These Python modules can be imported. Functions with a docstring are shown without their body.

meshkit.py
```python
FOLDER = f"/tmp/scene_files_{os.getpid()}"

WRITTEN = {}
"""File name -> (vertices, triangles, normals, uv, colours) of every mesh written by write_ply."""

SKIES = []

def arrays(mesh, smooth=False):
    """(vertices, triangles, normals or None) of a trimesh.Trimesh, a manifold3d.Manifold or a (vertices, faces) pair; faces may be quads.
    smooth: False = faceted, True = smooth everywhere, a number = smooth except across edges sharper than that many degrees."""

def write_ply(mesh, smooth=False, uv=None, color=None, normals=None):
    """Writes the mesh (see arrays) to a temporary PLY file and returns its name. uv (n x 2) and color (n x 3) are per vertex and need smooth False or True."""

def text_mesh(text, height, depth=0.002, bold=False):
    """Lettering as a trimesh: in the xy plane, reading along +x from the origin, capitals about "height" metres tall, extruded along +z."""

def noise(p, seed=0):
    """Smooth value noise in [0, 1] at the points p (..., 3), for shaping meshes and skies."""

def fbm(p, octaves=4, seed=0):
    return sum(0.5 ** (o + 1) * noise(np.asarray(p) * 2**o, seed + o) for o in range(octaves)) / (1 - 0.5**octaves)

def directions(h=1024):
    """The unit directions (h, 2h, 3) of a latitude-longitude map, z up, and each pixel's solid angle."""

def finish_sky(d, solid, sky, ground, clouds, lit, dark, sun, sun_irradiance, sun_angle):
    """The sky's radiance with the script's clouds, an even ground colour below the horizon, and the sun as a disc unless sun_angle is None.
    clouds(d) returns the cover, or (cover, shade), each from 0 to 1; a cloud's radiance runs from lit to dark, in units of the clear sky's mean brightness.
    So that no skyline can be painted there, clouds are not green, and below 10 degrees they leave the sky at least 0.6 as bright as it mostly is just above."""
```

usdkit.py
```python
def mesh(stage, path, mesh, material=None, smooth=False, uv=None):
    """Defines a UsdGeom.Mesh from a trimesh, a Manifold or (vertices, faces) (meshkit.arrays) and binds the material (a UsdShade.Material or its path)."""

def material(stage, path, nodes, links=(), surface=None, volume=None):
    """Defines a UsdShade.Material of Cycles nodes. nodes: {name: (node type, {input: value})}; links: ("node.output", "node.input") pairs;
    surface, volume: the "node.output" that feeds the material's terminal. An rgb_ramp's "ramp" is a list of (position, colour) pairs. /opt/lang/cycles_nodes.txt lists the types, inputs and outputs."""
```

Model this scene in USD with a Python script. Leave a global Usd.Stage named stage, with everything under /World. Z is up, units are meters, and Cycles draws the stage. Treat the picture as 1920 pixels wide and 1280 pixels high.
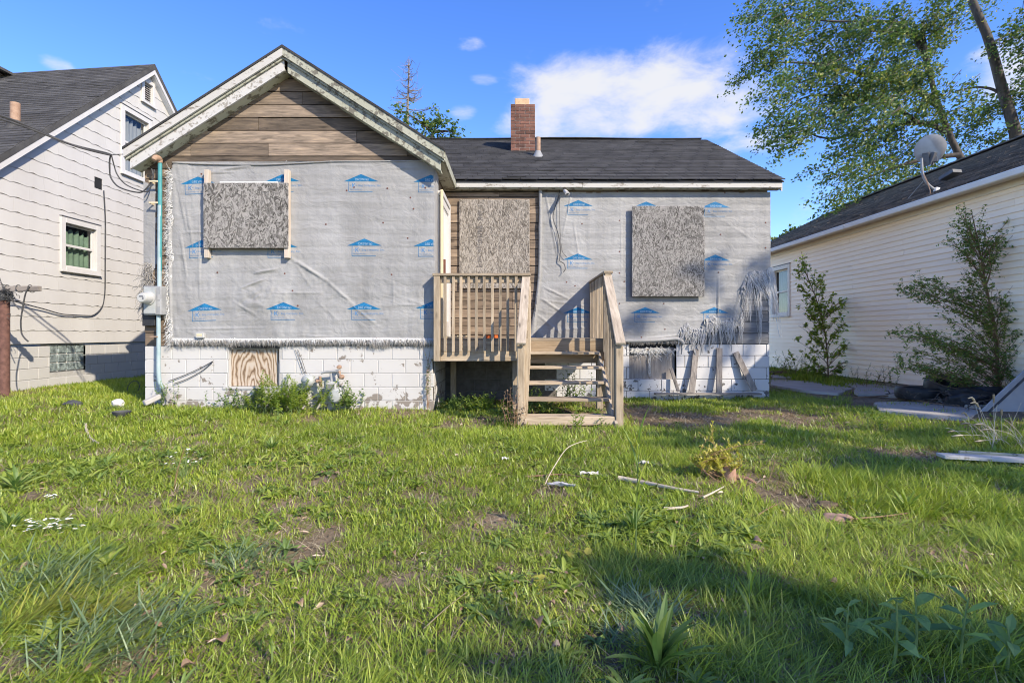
import math, random
import numpy as np, trimesh, shapely
import shapely.geometry as sg
import meshkit, usdkit
from pxr import Usd, UsdGeom, UsdLux, UsdShade, Gf, Sdf, Vt

random.seed(7)
R = np.random.RandomState(11)
stage = Usd.Stage.CreateInMemory()
UsdGeom.SetStageUpAxis(stage, UsdGeom.Tokens.z)
UsdGeom.SetStageMetersPerUnit(stage, 1.0)
W = UsdGeom.Xform.Define(stage, '/World')
stage.SetDefaultPrim(W.GetPrim())
UsdGeom.Scope.Define(stage, '/World/Looks')

# ------------------------------------------------------------------ camera, sky, sun, exposure
H = 1.15                                   # eye height
cam = UsdGeom.Camera.Define(stage, '/World/camera')
cam.CreateHorizontalApertureAttr(36.0)
cam.CreateFocalLengthAttr(18.75)
cam.CreateVerticalApertureOffsetAttr(-0.28)
cam.CreateFStopAttr(0.0)
cam.CreateExposureAttr(1.15)
cam.AddTranslateOp().Set(Gf.Vec3d(0, 0, H))
cam.AddRotateXOp().Set(90.0)

S = np.array([1.0, -1.0, 0.95]); S /= np.linalg.norm(S)
ELEV = math.asin(S[2]); ROT = math.atan2(S[0], S[1])
sun = UsdLux.DistantLight.Define(stage, '/World/sun')
sun.CreateNormalizeAttr(True); sun.CreateIntensityAttr(0.95); sun.CreateAngleAttr(0.53)
sun.CreateColorAttr(Gf.Vec3f(1.0, 0.9, 0.74))
zx = S; xx = np.cross([0, 0, 1.0], zx); xx /= np.linalg.norm(xx); yx = np.cross(zx, xx)
mt = Gf.Matrix4d(*xx, 0, *yx, 0, *zx, 0, 0, 0, 0, 1)
sun.AddTransformOp().Set(mt)


def P(px, py, Y):
    return np.array([(px - 960.0) * Y / 1000.0, Y, H + (625.0 - py) * Y / 1000.0])


dome = UsdLux.DomeLight.Define(stage, '/World/sky')
dome.GetPrim().SetCustomDataByKey('kind', 'structure')
nodes = {"tc": ("texture_coordinate", {}),
         "sky": ("sky_texture", {"sky_type": "single_scattering", "sun_disc": False, "sun_elevation": ELEV, "sun_rotation": ROT,
                                 "air_density": 1.0, "aerosol_density": 0.3, "ozone_density": 3.0, "altitude": 300.0}),
         "sat": ("hsv", {"hue": 0.518, "saturation": 1.26, "value": 1.0, "fac": 1.0}),
         "cm": ("mapping", {"scale": (1.0, 1.0, 2.2)}),
         "cn": ("noise_texture", {"scale": 7.5, "detail": 10.0, "roughness": 0.6, "distortion": 0.3}),
         "cn2": ("noise_texture", {"scale": 2.1, "detail": 5.0, "roughness": 0.55}),
         "mix": ("mix_color", {"blend_type": "mix", "b": (2.7, 2.72, 2.8)}),
         "bg": ("background_shader", {"strength": 0.15})}
links = [("sky.color", "sat.color"), ("sat.color", "mix.a"), ("tc.generated", "cm.vector"), ("cm.vector", "cn.vector"), ("cm.vector", "cn2.vector"), ("mix.result", "bg.color")]
blobs = [(1130, 150, .13, .05), (1230, 170, .19, .075), (1310, 190, .12, .06), (1060, 175, .1, .05), (1180, 220, .2, .045), (1010, 215, .09, .05), (1330, 222, .1, .04),
         (865, 212, .035, .017), (885, 82, .03, .016), (905, 152, .03, .012), (110, 122, .03, .014), (1900, 150, .09, .07), (1890, 90, .06, .03), (1440, 260, .12, .025), (1540, 90, .05, .03)]
last = None
for i, (bx_, by_, wx, wz) in enumerate(blobs):
    c = np.array([(bx_ - 960) / 1000., 1.0, (625 - by_) / 1000.]); n_ = np.linalg.norm(c); c /= n_
    wx /= n_; wz /= n_
    nodes[f"s{i}"] = ("vector_math", {"math_type": "subtract", "vector2": tuple(c)})
    nodes[f"m{i}"] = ("vector_math", {"math_type": "multiply", "vector2": (1 / wx, 1 / wx, 1 / wz)})
    nodes[f"l{i}"] = ("vector_math", {"math_type": "length"})
    nodes[f"r{i}"] = ("map_range", {"from_min": 0.25, "from_max": 1.55, "to_min": 1.0 if i < 7 else .62 if i not in (11, 12) else .85, "to_max": 0.0, "clamp": True, "range_type": "smoothstep"})
    links += [("tc.generated", f"s{i}.vector1"), (f"s{i}.vector", f"m{i}.vector1"), (f"m{i}.vector", f"l{i}.vector1"), (f"l{i}.value", f"r{i}.value")]
    if last is None:
        last = f"r{i}.result"
    else:
        nodes[f"x{i}"] = ("math", {"math_type": "maximum"})
        links += [(last, f"x{i}.value1"), (f"r{i}.result", f"x{i}.value2")]
        last = f"x{i}.value"
nodes["add"] = ("math", {"math_type": "multiply_add", "value2": 0.44})
nodes["ad2"] = ("math", {"math_type": "multiply_add", "value2": 0.16})
nodes["cov"] = ("map_range", {"from_min": 0.7, "from_max": 1.12, "to_min": 0.0, "to_max": 0.95, "clamp": True, "range_type": "smoothstep"})
links += [(last, "add.value1"), ("cn.fac", "add.value3"), ("cn2.fac", "ad2.value1"), ("add.value", "ad2.value3"), ("ad2.value", "cov.value"), ("cov.result", "mix.fac")]
usdkit.material(stage, '/World/Looks/sky_light', nodes, links, surface="bg.background")
UsdShade.MaterialBindingAPI.Apply(dome.GetPrim()).Bind(UsdShade.Material.Get(stage, '/World/Looks/sky_light'))

# ------------------------------------------------------------------ scene-writing helpers
count, ORG, LEAFY = {}, {}, set()


def numbered(parent, name):
    k = count.get((parent, name), 0); count[(parent, name)] = k + 1
    return name if k == 0 else f"{name}_{k:03d}"


def tag(p, label=None, cat=None, group=None, kind=None):
    for k, v in (('label', label), ('category', cat), ('group', group), ('kind', kind)):
        if v: p.SetCustomDataByKey(k, v)


def thing(name, label, cat, loc=(0, 0, 0), group=None, kind=None):
    path = '/World/' + numbered('/World', name)
    x = UsdGeom.Xform.Define(stage, path); x.AddTranslateOp().Set(Gf.Vec3d(*map(float, loc)))
    tag(x.GetPrim(), label, cat, group, kind)
    ORG[path] = np.asarray(loc, float)
    return path


def join(ms):
    vs, fs, n = [], [], 0
    for v, f in ms:
        if len(f) == 0: continue
        f = np.asarray(f)
        if f.shape[1] == 4: f = np.vstack([f[:, [0, 1, 2]], f[:, [0, 2, 3]]])
        vs.append(np.asarray(v, float)); fs.append(f + n); n += len(v)
    return np.vstack(vs), np.vstack(fs)


def part(parent, name, mesh, mat, label=None, kind=None, smooth=False):
    """world coordinates in; the thing's origin is taken off"""
    if isinstance(mesh, list): mesh = join(mesh)
    v, f = mesh
    path = parent + '/' + numbered(parent, name)
    o = ORG[parent]; ORG[path] = o
    m = usdkit.mesh(stage, path, (np.asarray(v) - o, f), MAT[mat], smooth=smooth)
    tag(m.GetPrim(), label, None, None, kind)
    if mat in LEAFY: add_tone(m, v, f)
    return path


def solo(name, mesh, mat, label=None, cat=None, group=None, kind=None, smooth=False):
    if isinstance(mesh, list): mesh = join(mesh)
    path = '/World/' + numbered('/World', name)
    m = usdkit.mesh(stage, path, mesh, MAT[mat], smooth=smooth)
    if mat in LEAFY: add_tone(m, *mesh)
    tag(m.GetPrim(), label, cat, group, kind)
    ORG[path] = np.zeros(3)
    return path


def add_tone(m, v, f):
    """a random number for every separate leaf, blade or strand of the mesh"""
    from scipy.sparse import coo_matrix
    from scipy.sparse.csgraph import connected_components
    f = np.asarray(f); e = np.vstack([f[:, [k, (k + 1) % f.shape[1]]] for k in range(f.shape[1])])
    n, lab = connected_components(coo_matrix((np.ones(len(e), np.int8), (e[:, 0], e[:, 1])), (len(v), len(v))), False)
    pv = UsdGeom.PrimvarsAPI(m).CreatePrimvar('tone', Sdf.ValueTypeNames.FloatArray, 'vertex')
    pv.Set(Vt.FloatArray.FromNumpy(np.random.RandomState(n).rand(n)[lab].astype(np.float32)))


BOXF = np.array([[0, 2, 1], [1, 2, 3], [4, 5, 6], [5, 7, 6], [0, 1, 4], [1, 5, 4], [2, 6, 3], [3, 6, 7], [0, 4, 2], [2, 4, 6], [1, 3, 5], [3, 7, 5]])


def box(x0, x1, y0, y1, z0, z1):
    v = np.array([[x, y, z] for z in (z0, z1) for y in (y0, y1) for x in (x0, x1)], float)
    return v, BOXF.copy()


def _bev_unit():
    s = []
    for sx in (-1, 1):
        for sy in (-1, 1):
            for sz in (-1, 1):
                for k in range(3): s.append((sx, sy, sz, k))
    return np.array(s)


BS = _bev_unit()


def _bev_pts(h, b):
    v = BS[:, :3] * h
    inset = np.full((24, 3), float(b)); inset[np.arange(24), BS[:, 3]] = 0
    return v - BS[:, :3] * inset


_hull = trimesh.convex.convex_hull(_bev_pts(np.array([1, 1, 1.]), .2))
_map = [int(np.argmin(((_bev_pts(np.array([1, 1, 1.]), .2) - q) ** 2).sum(1))) for q in _hull.vertices]
BEVF = np.array(_map)[_hull.faces]


def bev(x0, x1, y0, y1, z0, z1, b=.004):
    h = np.array([x1 - x0, y1 - y0, z1 - z0]) / 2; b = min(b, h.min() * .9)
    return _bev_pts(h, b) + np.array([x0 + x1, y0 + y1, z0 + z1]) / 2, BEVF.copy()


def beam(p0, p1, w, h, up=(0, 0, 1), b=.004):
    """bar from p0 to p1, w wide sideways, h along up"""
    p0, p1 = np.asarray(p0, float), np.asarray(p1, float); d = p1 - p0; L = np.linalg.norm(d); d /= L
    s = np.cross(d, up); s /= np.linalg.norm(s) + 1e-12; u = np.cross(s, d)
    v, f = bev(-L / 2, L / 2, -w / 2, w / 2, -h / 2, h / 2, b)
    return v[:, :1] * d + v[:, 1:2] * s + v[:, 2:] * u + (p0 + p1) / 2, f[:, ::-1] if np.dot(np.cross(d, s), u) < 0 else f


def prism(poly, y0, y1, axis='y'):
    """convex or simple polygon (a, z) extruded along y (a = x) or along x (a = y)"""
    if not isinstance(poly, sg.Polygon):
        poly = np.asarray(poly, float)
        poly = sg.Polygon(poly if sg.Polygon(poly).exterior.is_ccw else poly[::-1])
    m = trimesh.creation.extrude_polygon(poly, abs(y1 - y0), engine='earcut')
    v = np.array(m.vertices); lo = min(y0, y1)
    if axis == 'y':
        return np.stack([v[:, 0], lo + v[:, 2], v[:, 1]], 1), np.array(m.faces)[:, ::-1]
    return np.stack([lo + v[:, 2], v[:, 0], v[:, 1]], 1), np.array(m.faces)


def tube(points, radii, sides=7, caps=True):
    p = np.asarray(points, float); n = len(p)
    r = np.broadcast_to(np.asarray(radii, float), (n,))
    t = np.gradient(p, axis=0); t /= np.linalg.norm(t, axis=1, keepdims=True) + 1e-12
    ref = np.array([0, 0, 1.]) if abs(t[:, 2]).mean() < .8 else np.array([1., 0, 0])
    a = np.cross(t, ref); a /= np.linalg.norm(a, axis=1, keepdims=True) + 1e-12
    b = np.cross(t, a); ang = np.arange(sides) * 2 * np.pi / sides
    v = (p[:, None] + r[:, None, None] * (np.cos(ang)[None, :, None] * a[:, None] + np.sin(ang)[None, :, None] * b[:, None])).reshape(-1, 3)
    i, j = np.meshgrid(np.arange(n - 1), np.arange(sides), indexing='ij'); j2 = (j + 1) % sides
    q = np.stack([i * sides + j, (i + 1) * sides + j, (i + 1) * sides + j2, i * sides + j2], -1).reshape(-1, 4)
    f = np.vstack([q[:, [0, 2, 1]], q[:, [0, 3, 2]]])
    f = f[:, ::-1]
    if caps:
        v = np.vstack([v, p[:1], p[-1:]])
        k = np.arange(sides); k2 = (k + 1) % sides
        f = np.vstack([f, np.stack([np.full(sides, n * sides), k2, k], 1), np.stack([np.full(sides, n * sides + 1), (n - 1) * sides + k, (n - 1) * sides + k2], 1)])
    return v, f


def spline(pts, n=24):
    pts = np.asarray(pts, float); k = len(pts)
    if k < 3:
        return pts[0] + np.linspace(0, 1, n)[:, None] * (pts[-1] - pts[0])
    from scipy.interpolate import PchipInterpolator
    t = np.r_[0, np.cumsum(np.linalg.norm(np.diff(pts, axis=0), axis=1) + 1e-6)]
    return PchipInterpolator(t, pts)(np.linspace(0, t[-1], n))


def disc_lathe(profile, center, axis='y', sides=24):
    """profile of (r, h); turned round axis, h along axis"""
    pr = np.asarray(profile, float); ang = np.arange(sides) * 2 * np.pi / sides; n = len(pr)
    c, s = np.cos(ang), np.sin(ang)
    u = pr[:, 0][:, None] * c; w = pr[:, 0][:, None] * s; hh = np.repeat(pr[:, 1][:, None], sides, 1)
    v = {'y': np.stack([u, hh, w], -1), 'z': np.stack([u, w, hh], -1), 'x': np.stack([hh, u, w], -1)}[axis].reshape(-1, 3) + np.asarray(center)
    i, j = np.meshgrid(np.arange(n - 1), np.arange(sides), indexing='ij'); j2 = (j + 1) % sides
    q = np.stack([i * sides + j, i * sides + j2, (i + 1) * sides + j2, (i + 1) * sides + j], -1).reshape(-1, 4)
    return v, np.vstack([q[:, [0, 1, 2]], q[:, [0, 2, 3]]])


# ------------------------------------------------------------------ materials
MAT = {}


def mat(name, nodes, links, surface):
    MAT[name] = usdkit.material(stage, '/World/Looks/' + name, nodes, links, surface=surface)


def noisy(name, c1, c2, scale=5., rough=.75, stretch=(1, 1, 1), bump=.0, bscale=60., tone=.0, spec=.3, detail=6., lo=.3, hi=.7, metallic=0.):
    n = {"g": ("geometry", {}), "m": ("mapping", {"scale": stretch}), "n": ("noise_texture", {"scale": scale, "detail": detail, "roughness": .6}),
         "r": ("rgb_ramp", {"ramp": [(0, c1), (lo, c1), (hi, c2), (1, c2)]}), "p": ("principled_bsdf", {"roughness": rough, "specular_ior_level": spec, "metallic": metallic})}
    l = [("g.position", "m.vector"), ("m.vector", "n.vector"), ("n.fac", "r.fac")]
    col = "r.color"
    if tone:
        n["o"] = ("object_info", {}); n["t"] = ("map_range", {"to_min": 1 - tone, "to_max": 1 + tone}); n["h"] = ("hsv", {})
        l += [("o.random", "t.value"), ("t.result", "h.value"), (col, "h.color")]; col = "h.color"
    l += [(col, "p.base_color")]
    if bump:
        n["bn"] = ("noise_texture", {"scale": bscale, "detail": 5.}); n["b"] = ("bump", {"strength": bump, "distance": .01})
        l += [("m.vector", "bn.vector"), ("bn.fac", "b.height"), ("b.normal", "p.normal")]
    mat(name, n, l, "p.BSDF")


def wood(name, cols, axis='x', tone=.25, fine=34., rough=.85, bump=.5, gain=1.0, slope=0., knots=.6, stain=.55):
    st = {'x': (2.2, fine, fine), 'y': (fine, 2.2, fine), 'z': (fine, fine, 2.2)}[axis]
    s2 = {'x': (1.3, 9, 9), 'y': (9, 1.3, 9), 'z': (9, 9, 1.3)}[axis]
    s3 = {'x': (2.4, 0, 9.), 'y': (9., 2.4, 0), 'z': (9., 0, 2.4)}[axis]
    n = {"g": ("geometry", {}), "o": ("object_info", {}), "ov": ("vector_math", {"math_type": "scale", "vector1": (13.1, 7.7, 5.3)}), "vr": ("vector_rotate", {"rotate_type": "x_axis", "angle": slope, "axis": (1, 0, 0)}),
         "ad": ("vector_math", {"math_type": "add"}), "m": ("mapping", {"scale": st}), "m2": ("mapping", {"scale": s2}), "m3": ("mapping", {"scale": s3}),
         "n": ("noise_texture", {"scale": 1.5, "detail": 7., "roughness": .66, "distortion": .8}),
         "n2": ("noise_texture", {"scale": 1.4, "detail": 5., "roughness": .62, "distortion": .5}), "vo": ("voronoi_texture", {"scale": 1.0}),
         "kd": ("map_range", {"from_min": .05, "from_max": .2, "to_min": 1 - knots, "to_max": 1., "clamp": True}),
         "mx": ("math", {"math_type": "multiply_add", "value2": .5}), "h2": ("math", {"math_type": "multiply", "value2": stain}), "hv": ("math", {"math_type": "multiply"}),
         "r": ("rgb_ramp", {"ramp": [(.28, cols[0]), (.44, cols[1]), (.57, cols[2]), (.74, cols[3] if len(cols) > 3 else cols[2])]}),
         "t": ("map_range", {"to_min": 1 - tone, "to_max": 1 + tone}), "h": ("hsv", {}),
         "b": ("bump", {"strength": bump, "distance": .004}), "p": ("principled_bsdf", {"roughness": rough, "specular_ior_level": .2})}
    l = [("o.random", "ov.scale"), ("g.position", "vr.vector"), ("vr.vector", "ad.vector1"), ("ov.vector", "ad.vector2"), ("ad.vector", "m.vector"), ("ad.vector", "m2.vector"), ("ad.vector", "m3.vector"), ("m3.vector", "vo.vector"),
         ("m.vector", "n.vector"), ("m2.vector", "n2.vector"), ("n.fac", "mx.value1"), ("n2.fac", "h2.value1"), ("h2.value", "mx.value3"), ("mx.value", "r.fac"), ("vo.distance", "kd.value"),
         ("r.color", "h.color"), ("o.random", "t.value"), ("t.result", "hv.value1"), ("kd.result", "hv.value2"), ("hv.value", "h.value"), ("h.color", "p.base_color"), ("n.fac", "b.height"), ("b.normal", "p.normal")]
    mat(name, n, l, "p.BSDF")


def peel(name, paint, paint2, under, scale=9., thr=.6, stretch=(1, 1, 1), soft=.03, low=None, bump=.35):
    """old paint, flaked off where a noise passes thr; low = (z0, z1): more flaking towards the ground"""
    n = {"g": ("geometry", {}), "m": ("mapping", {"scale": stretch}), "n": ("noise_texture", {"scale": scale, "detail": 8., "roughness": .62}),
         "n2": ("noise_texture", {"scale": 2.2, "detail": 5.}), "n3": ("noise_texture", {"scale": scale * .35, "detail": 3.}),
         "sum": ("math", {"math_type": "multiply_add", "value2": .55}),
         "k": ("map_range", {"from_min": thr - soft, "from_max": thr + soft, "clamp": True}),
         "pm": ("mix_color", {"a": paint, "b": paint2}), "fm": ("mix_color", {"b": under}),
         "inv": ("math", {"math_type": "subtract", "value1": 1.0}), "b": ("bump", {"strength": bump, "distance": .004}),
         "p": ("principled_bsdf", {"roughness": .72, "specular_ior_level": .3})}
    l = [("g.position", "m.vector"), ("m.vector", "n.vector"), ("m.vector", "n2.vector"), ("m.vector", "n3.vector"), ("n3.fac", "sum.value1"), ("n.fac", "sum.value3")]
    src = "sum.value"
    if low:
        n["sx"] = ("separate_xyz", {}); n["lz"] = ("map_range", {"from_min": low[1], "from_max": low[0], "to_min": 0., "to_max": .12, "clamp": True}); n["la"] = ("math", {"math_type": "add"})
        l += [("g.position", "sx.vector"), ("sx.z", "lz.value"), (src, "la.value1"), ("lz.result", "la.value2")]; src = "la.value"
    l += [(src, "k.value"), ("n2.fac", "pm.fac"), ("pm.result", "fm.a"), ("k.result", "fm.fac"), ("fm.result", "p.base_color"), ("k.result", "inv.value2"), ("inv.value", "b.height"), ("b.normal", "p.normal")]
    mat(name, n, l, "p.BSDF")


def osb(name, dark, mid, light, k=1.0):
    """pressed wood strands: two layers of stretched cells, each cell its own tone"""
    n = {"g": ("geometry", {}), "wn": ("noise_texture", {"scale": 7., "detail": 2.}), "ws": ("vector_math", {"math_type": "scale", "scale": .07}),
         "wa": ("vector_math", {"math_type": "add"}),
         "m1": ("mapping", {"scale": (44 * k, 20, 12 * k), "rotation": (0, .7, 0)}), "m2": ("mapping", {"scale": (17 * k, 20, 48 * k), "rotation": (0, .5, 0)}),
         "m3": ("mapping", {"scale": (36 * k, 20, 10 * k), "rotation": (0, -.6, 0)}),
         "v1": ("voronoi_texture", {"scale": 1., "randomness": 1.}), "v2": ("voronoi_texture", {"scale": 1., "randomness": 1.}), "v3": ("voronoi_texture", {"scale": 1., "randomness": 1.}),
         "b1": ("separate_color", {}), "b2": ("separate_color", {}), "b3": ("separate_color", {}),
         "gt": ("math", {"math_type": "greater_than" if False else "less_than", "value2": .45}), "gt2": ("math", {"math_type": "less_than", "value2": .3}),
         "x1": ("mix_float", {}), "x2": ("mix_float", {}), "gn": ("noise_texture", {"scale": 3., "detail": 5.}), "fn": ("noise_texture", {"scale": 120., "detail": 3.}),
         "s1": ("math", {"math_type": "multiply_add", "value2": .55}), "s0": ("math", {"math_type": "multiply", "value2": .28}), "s2": ("math", {"math_type": "multiply_add", "value2": .2}),
         "r": ("rgb_ramp", {"ramp": [(.2, dark), (.5, mid), (.85, light)]}), "b": ("bump", {"strength": .35, "distance": .004}),
         "p": ("principled_bsdf", {"roughness": .85, "specular_ior_level": .2})}
    l = [("g.position", "wn.vector"), ("wn.color", "ws.vector1"), ("g.position", "wa.vector1"), ("ws.vector", "wa.vector2")]
    for c_ in "123":
        l += [("wa.vector", f"m{c_}.vector"), (f"m{c_}.vector", f"v{c_}.vector"), (f"v{c_}.color", f"b{c_}.color")]
    l += [("b1.g", "gt.value1"), ("b3.g", "gt2.value1"), ("gt.value", "x1.fac"), ("b1.r", "x1.a"), ("b2.r", "x1.b"), ("gt2.value", "x2.fac"), ("x1.result", "x2.a"), ("b3.r", "x2.b"),
          ("g.position", "gn.vector"), ("g.position", "fn.vector"), ("gn.fac", "s0.value1"), ("x2.result", "s1.value1"), ("s0.value", "s1.value3"), ("fn.fac", "s2.value1"), ("s1.value", "s2.value3"),
          ("s2.value", "r.fac"), ("r.color", "p.base_color"), ("x2.result", "b.height"), ("b.normal", "p.normal")]
    mat(name, n, l, "p.BSDF")


def leafy(name, cols, scale=.9, rough=.45, trans=.3, tcol=None, spec=.07, spread=.62):
    """leaf or blade: tone varies from leaf to leaf and in patches; light passes through"""
    LEAFY.add(name)
    n = {"g": ("geometry", {}), "i": ("attribute", {"attribute": "tone"}), "n": ("noise_texture", {"scale": scale, "detail": 3.}), "a": ("math", {"math_type": "multiply_add", "value2": spread}),
         "hn": ("math", {"math_type": "multiply_add", "value2": .6, "value3": -.1}),
         "r": ("rgb_ramp", {"ramp": [(.12, cols[0]), (.42, cols[1]), (.66, cols[2]), (.9, cols[3])]}),
         "d": ("diffuse_bsdf", {}), "gl": ("glossy_bsdf", {"color": (.9, .9, .85), "roughness": rough}), "y": ("mix_closure", {"fac": spec}),
         "tm": ("mix_color", {"blend_type": "multiply", "fac": 1., "b": tcol or (1.3, 1.4, .6), "use_clamp": False}), "t": ("translucent_bsdf", {}), "x": ("mix_closure", {"fac": trans})}
    l = [("g.position", "n.vector"), ("n.fac", "hn.value1"), ("i.fac", "a.value1"), ("hn.value", "a.value3"), ("a.value", "r.fac"), ("r.color", "d.color"), ("r.color", "tm.a"),
         ("tm.result", "t.color"), ("d.BSDF", "y.closure1"), ("gl.BSDF", "y.closure2"), ("y.closure", "x.closure1"), ("t.BSDF", "x.closure2")]
    mat(name, n, l, "x.closure")


G1, G2, G3, G4 = (.06, .095, .009), (.15, .215, .017), (.25, .32, .028), (.41, .42, .075)
leafy('grass_blade', [G1, G2, G3, G4], scale=.8, trans=.3)
leafy('grass_lush', [(0.08, 0.13, 0.01), (0.19, 0.26, 0.017), (0.3, 0.355, 0.03), (0.42, 0.42, 0.06)], scale=.8, trans=.35)
leafy('grass_blue', [(0.08, 0.13, 0.06), (0.13, 0.19, 0.09), (0.19, 0.255, 0.125), (0.27, 0.32, 0.16)], scale=2., trans=.35)
leafy('grass_yellow', [(0.14, 0.16, 0.018), (0.24, 0.25, 0.033), (0.33, 0.32, 0.048), (0.42, 0.38, 0.09)], scale=2., trans=.4)
leafy('dry_blade', [(0.15, 0.11, 0.06), (0.27, 0.215, 0.125), (0.38, 0.315, 0.195), (0.5, 0.43, 0.29)], scale=2., trans=.25, tcol=(1.1, 1., .8))
leafy('weed_leaf', [(0.06, 0.105, 0.02), (0.11, 0.175, 0.035), (0.17, 0.24, 0.05), (0.25, 0.3, 0.08)], scale=1.5, trans=.32)
leafy('weed_bright', [(0.11, 0.17, 0.022), (0.19, 0.26, 0.032), (0.27, 0.33, 0.048), (0.38, 0.4, 0.1)], scale=3., trans=.4)
leafy('weed_golden', [(0.23, 0.2, 0.035), (0.36, 0.32, 0.05), (0.45, 0.4, 0.08), (0.55, 0.48, 0.14)], scale=3., trans=.4)
leafy('milkweed_leaf', [(0.09, 0.16, 0.06), (0.13, 0.21, 0.075), (0.17, 0.26, 0.085), (0.22, 0.31, 0.09)], scale=2., trans=.25, spec=.02)
leafy('maple_leaf', [(0.03, 0.065, 0.025), (0.06, 0.115, 0.035), (0.105, 0.165, 0.04), (0.33, 0.31, 0.055)], scale=.5, trans=.38)
leafy('sapling_leaf', [(0.055, 0.1, 0.022), (0.105, 0.165, 0.032), (0.175, 0.24, 0.042), (0.31, 0.35, 0.07)], scale=1.3, trans=.35)
leafy('dry_leaf', [(0.15, 0.085, 0.045), (0.23, 0.145, 0.08), (0.3, 0.21, 0.13), (0.38, 0.29, 0.195)], scale=9., trans=.1, tcol=(1, .9, .7))
leafy('sapling_light', [(.1, .16, .025), (.18, .25, .035), (.27, .34, .045), (.42, .46, .08)], scale=1.3, trans=.45)
noisy('petal', (.8, .8, .78), (.85, .85, .85), rough=.7)
noisy('flower_eye', (.5, .35, .05), (.6, .45, .08), rough=.8)
noisy('block_dark', (.075, .066, .058), (.14, .125, .11), scale=9, bump=.5, bscale=80)  # darker block tone for the left part of the rear foundation
noisy('bark', (.035, .029, .025), (.085, .07, .058), scale=14, stretch=(1, 1, .25), bump=.8, bscale=30)
noisy('stem_brown', (.16, .09, .05), (.25, .16, .09), scale=20)
noisy('stem_green', (.09, .14, .04), (.15, .2, .06), scale=20)
noisy('twig_pale', (.36, .29, .21), (.5, .43, .33), scale=16)
noisy('bare_wood', (.12, .1, .09), (.2, .17, .15), scale=9)
wood('plank_gable', [(.028, .022, .018), (.1, .079, .061), (.195, .15, .112), (.34, .25, .168)], 'x', tone=.4, fine=48, gain=1.)
wood('plank_dark', [(.045, .033, .026), (.12, .09, .066), (.21, .155, .11), (.3, .225, .16)], 'x', tone=.3)
wood('plank_grey', [(.05, .05, .055), (.12, .12, .125), (.2, .195, .195), (.3, .29, .28)], 'x', tone=.25)
wood('deck_x', [(.12, .09, .06), (.24, .185, .125), (.345, .275, .195), (.45, .37, .27)], 'x', tone=.26, fine=42)
wood('deck_y', [(.12, .09, .06), (.24, .185, .125), (.345, .275, .195), (.45, .37, .27)], 'y', tone=.26, fine=42)
wood('deck_z', [(.12, .09, .06), (.24, .185, .125), (.345, .275, .195), (.45, .37, .27)], 'z', tone=.26, fine=42)
wood('deck_slope', [(.13, .103, .076), (.245, .2, .15), (.345, .287, .22), (.45, .38, .3)], 'y', tone=.2, fine=42, slope=-.637)
wood('deck_brown', [(.13, .088, .05), (.21, .15, .09), (.28, .205, .13), (.35, .27, .18)], 'x', tone=.1)
wood('old_board_z', [(.07, .062, .055), (.15, .13, .115), (.24, .21, .185), (.34, .3, .26)], 'z', tone=.2)
wood('old_board_x', [(.07, .062, .055), (.15, .13, .115), (.24, .21, .185), (.34, .3, .26)], 'x', tone=.2)
wood('batten', [(.28, .22, .17), (.38, .31, .25), (.46, .39, .32), (.52, .46, .4)], 'z', tone=.08)
wood('plywood_grey', [(.08, .07, .065), (.17, .15, .135), (.24, .215, .195), (.3, .27, .25)], 'z', tone=.02, fine=22)
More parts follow.
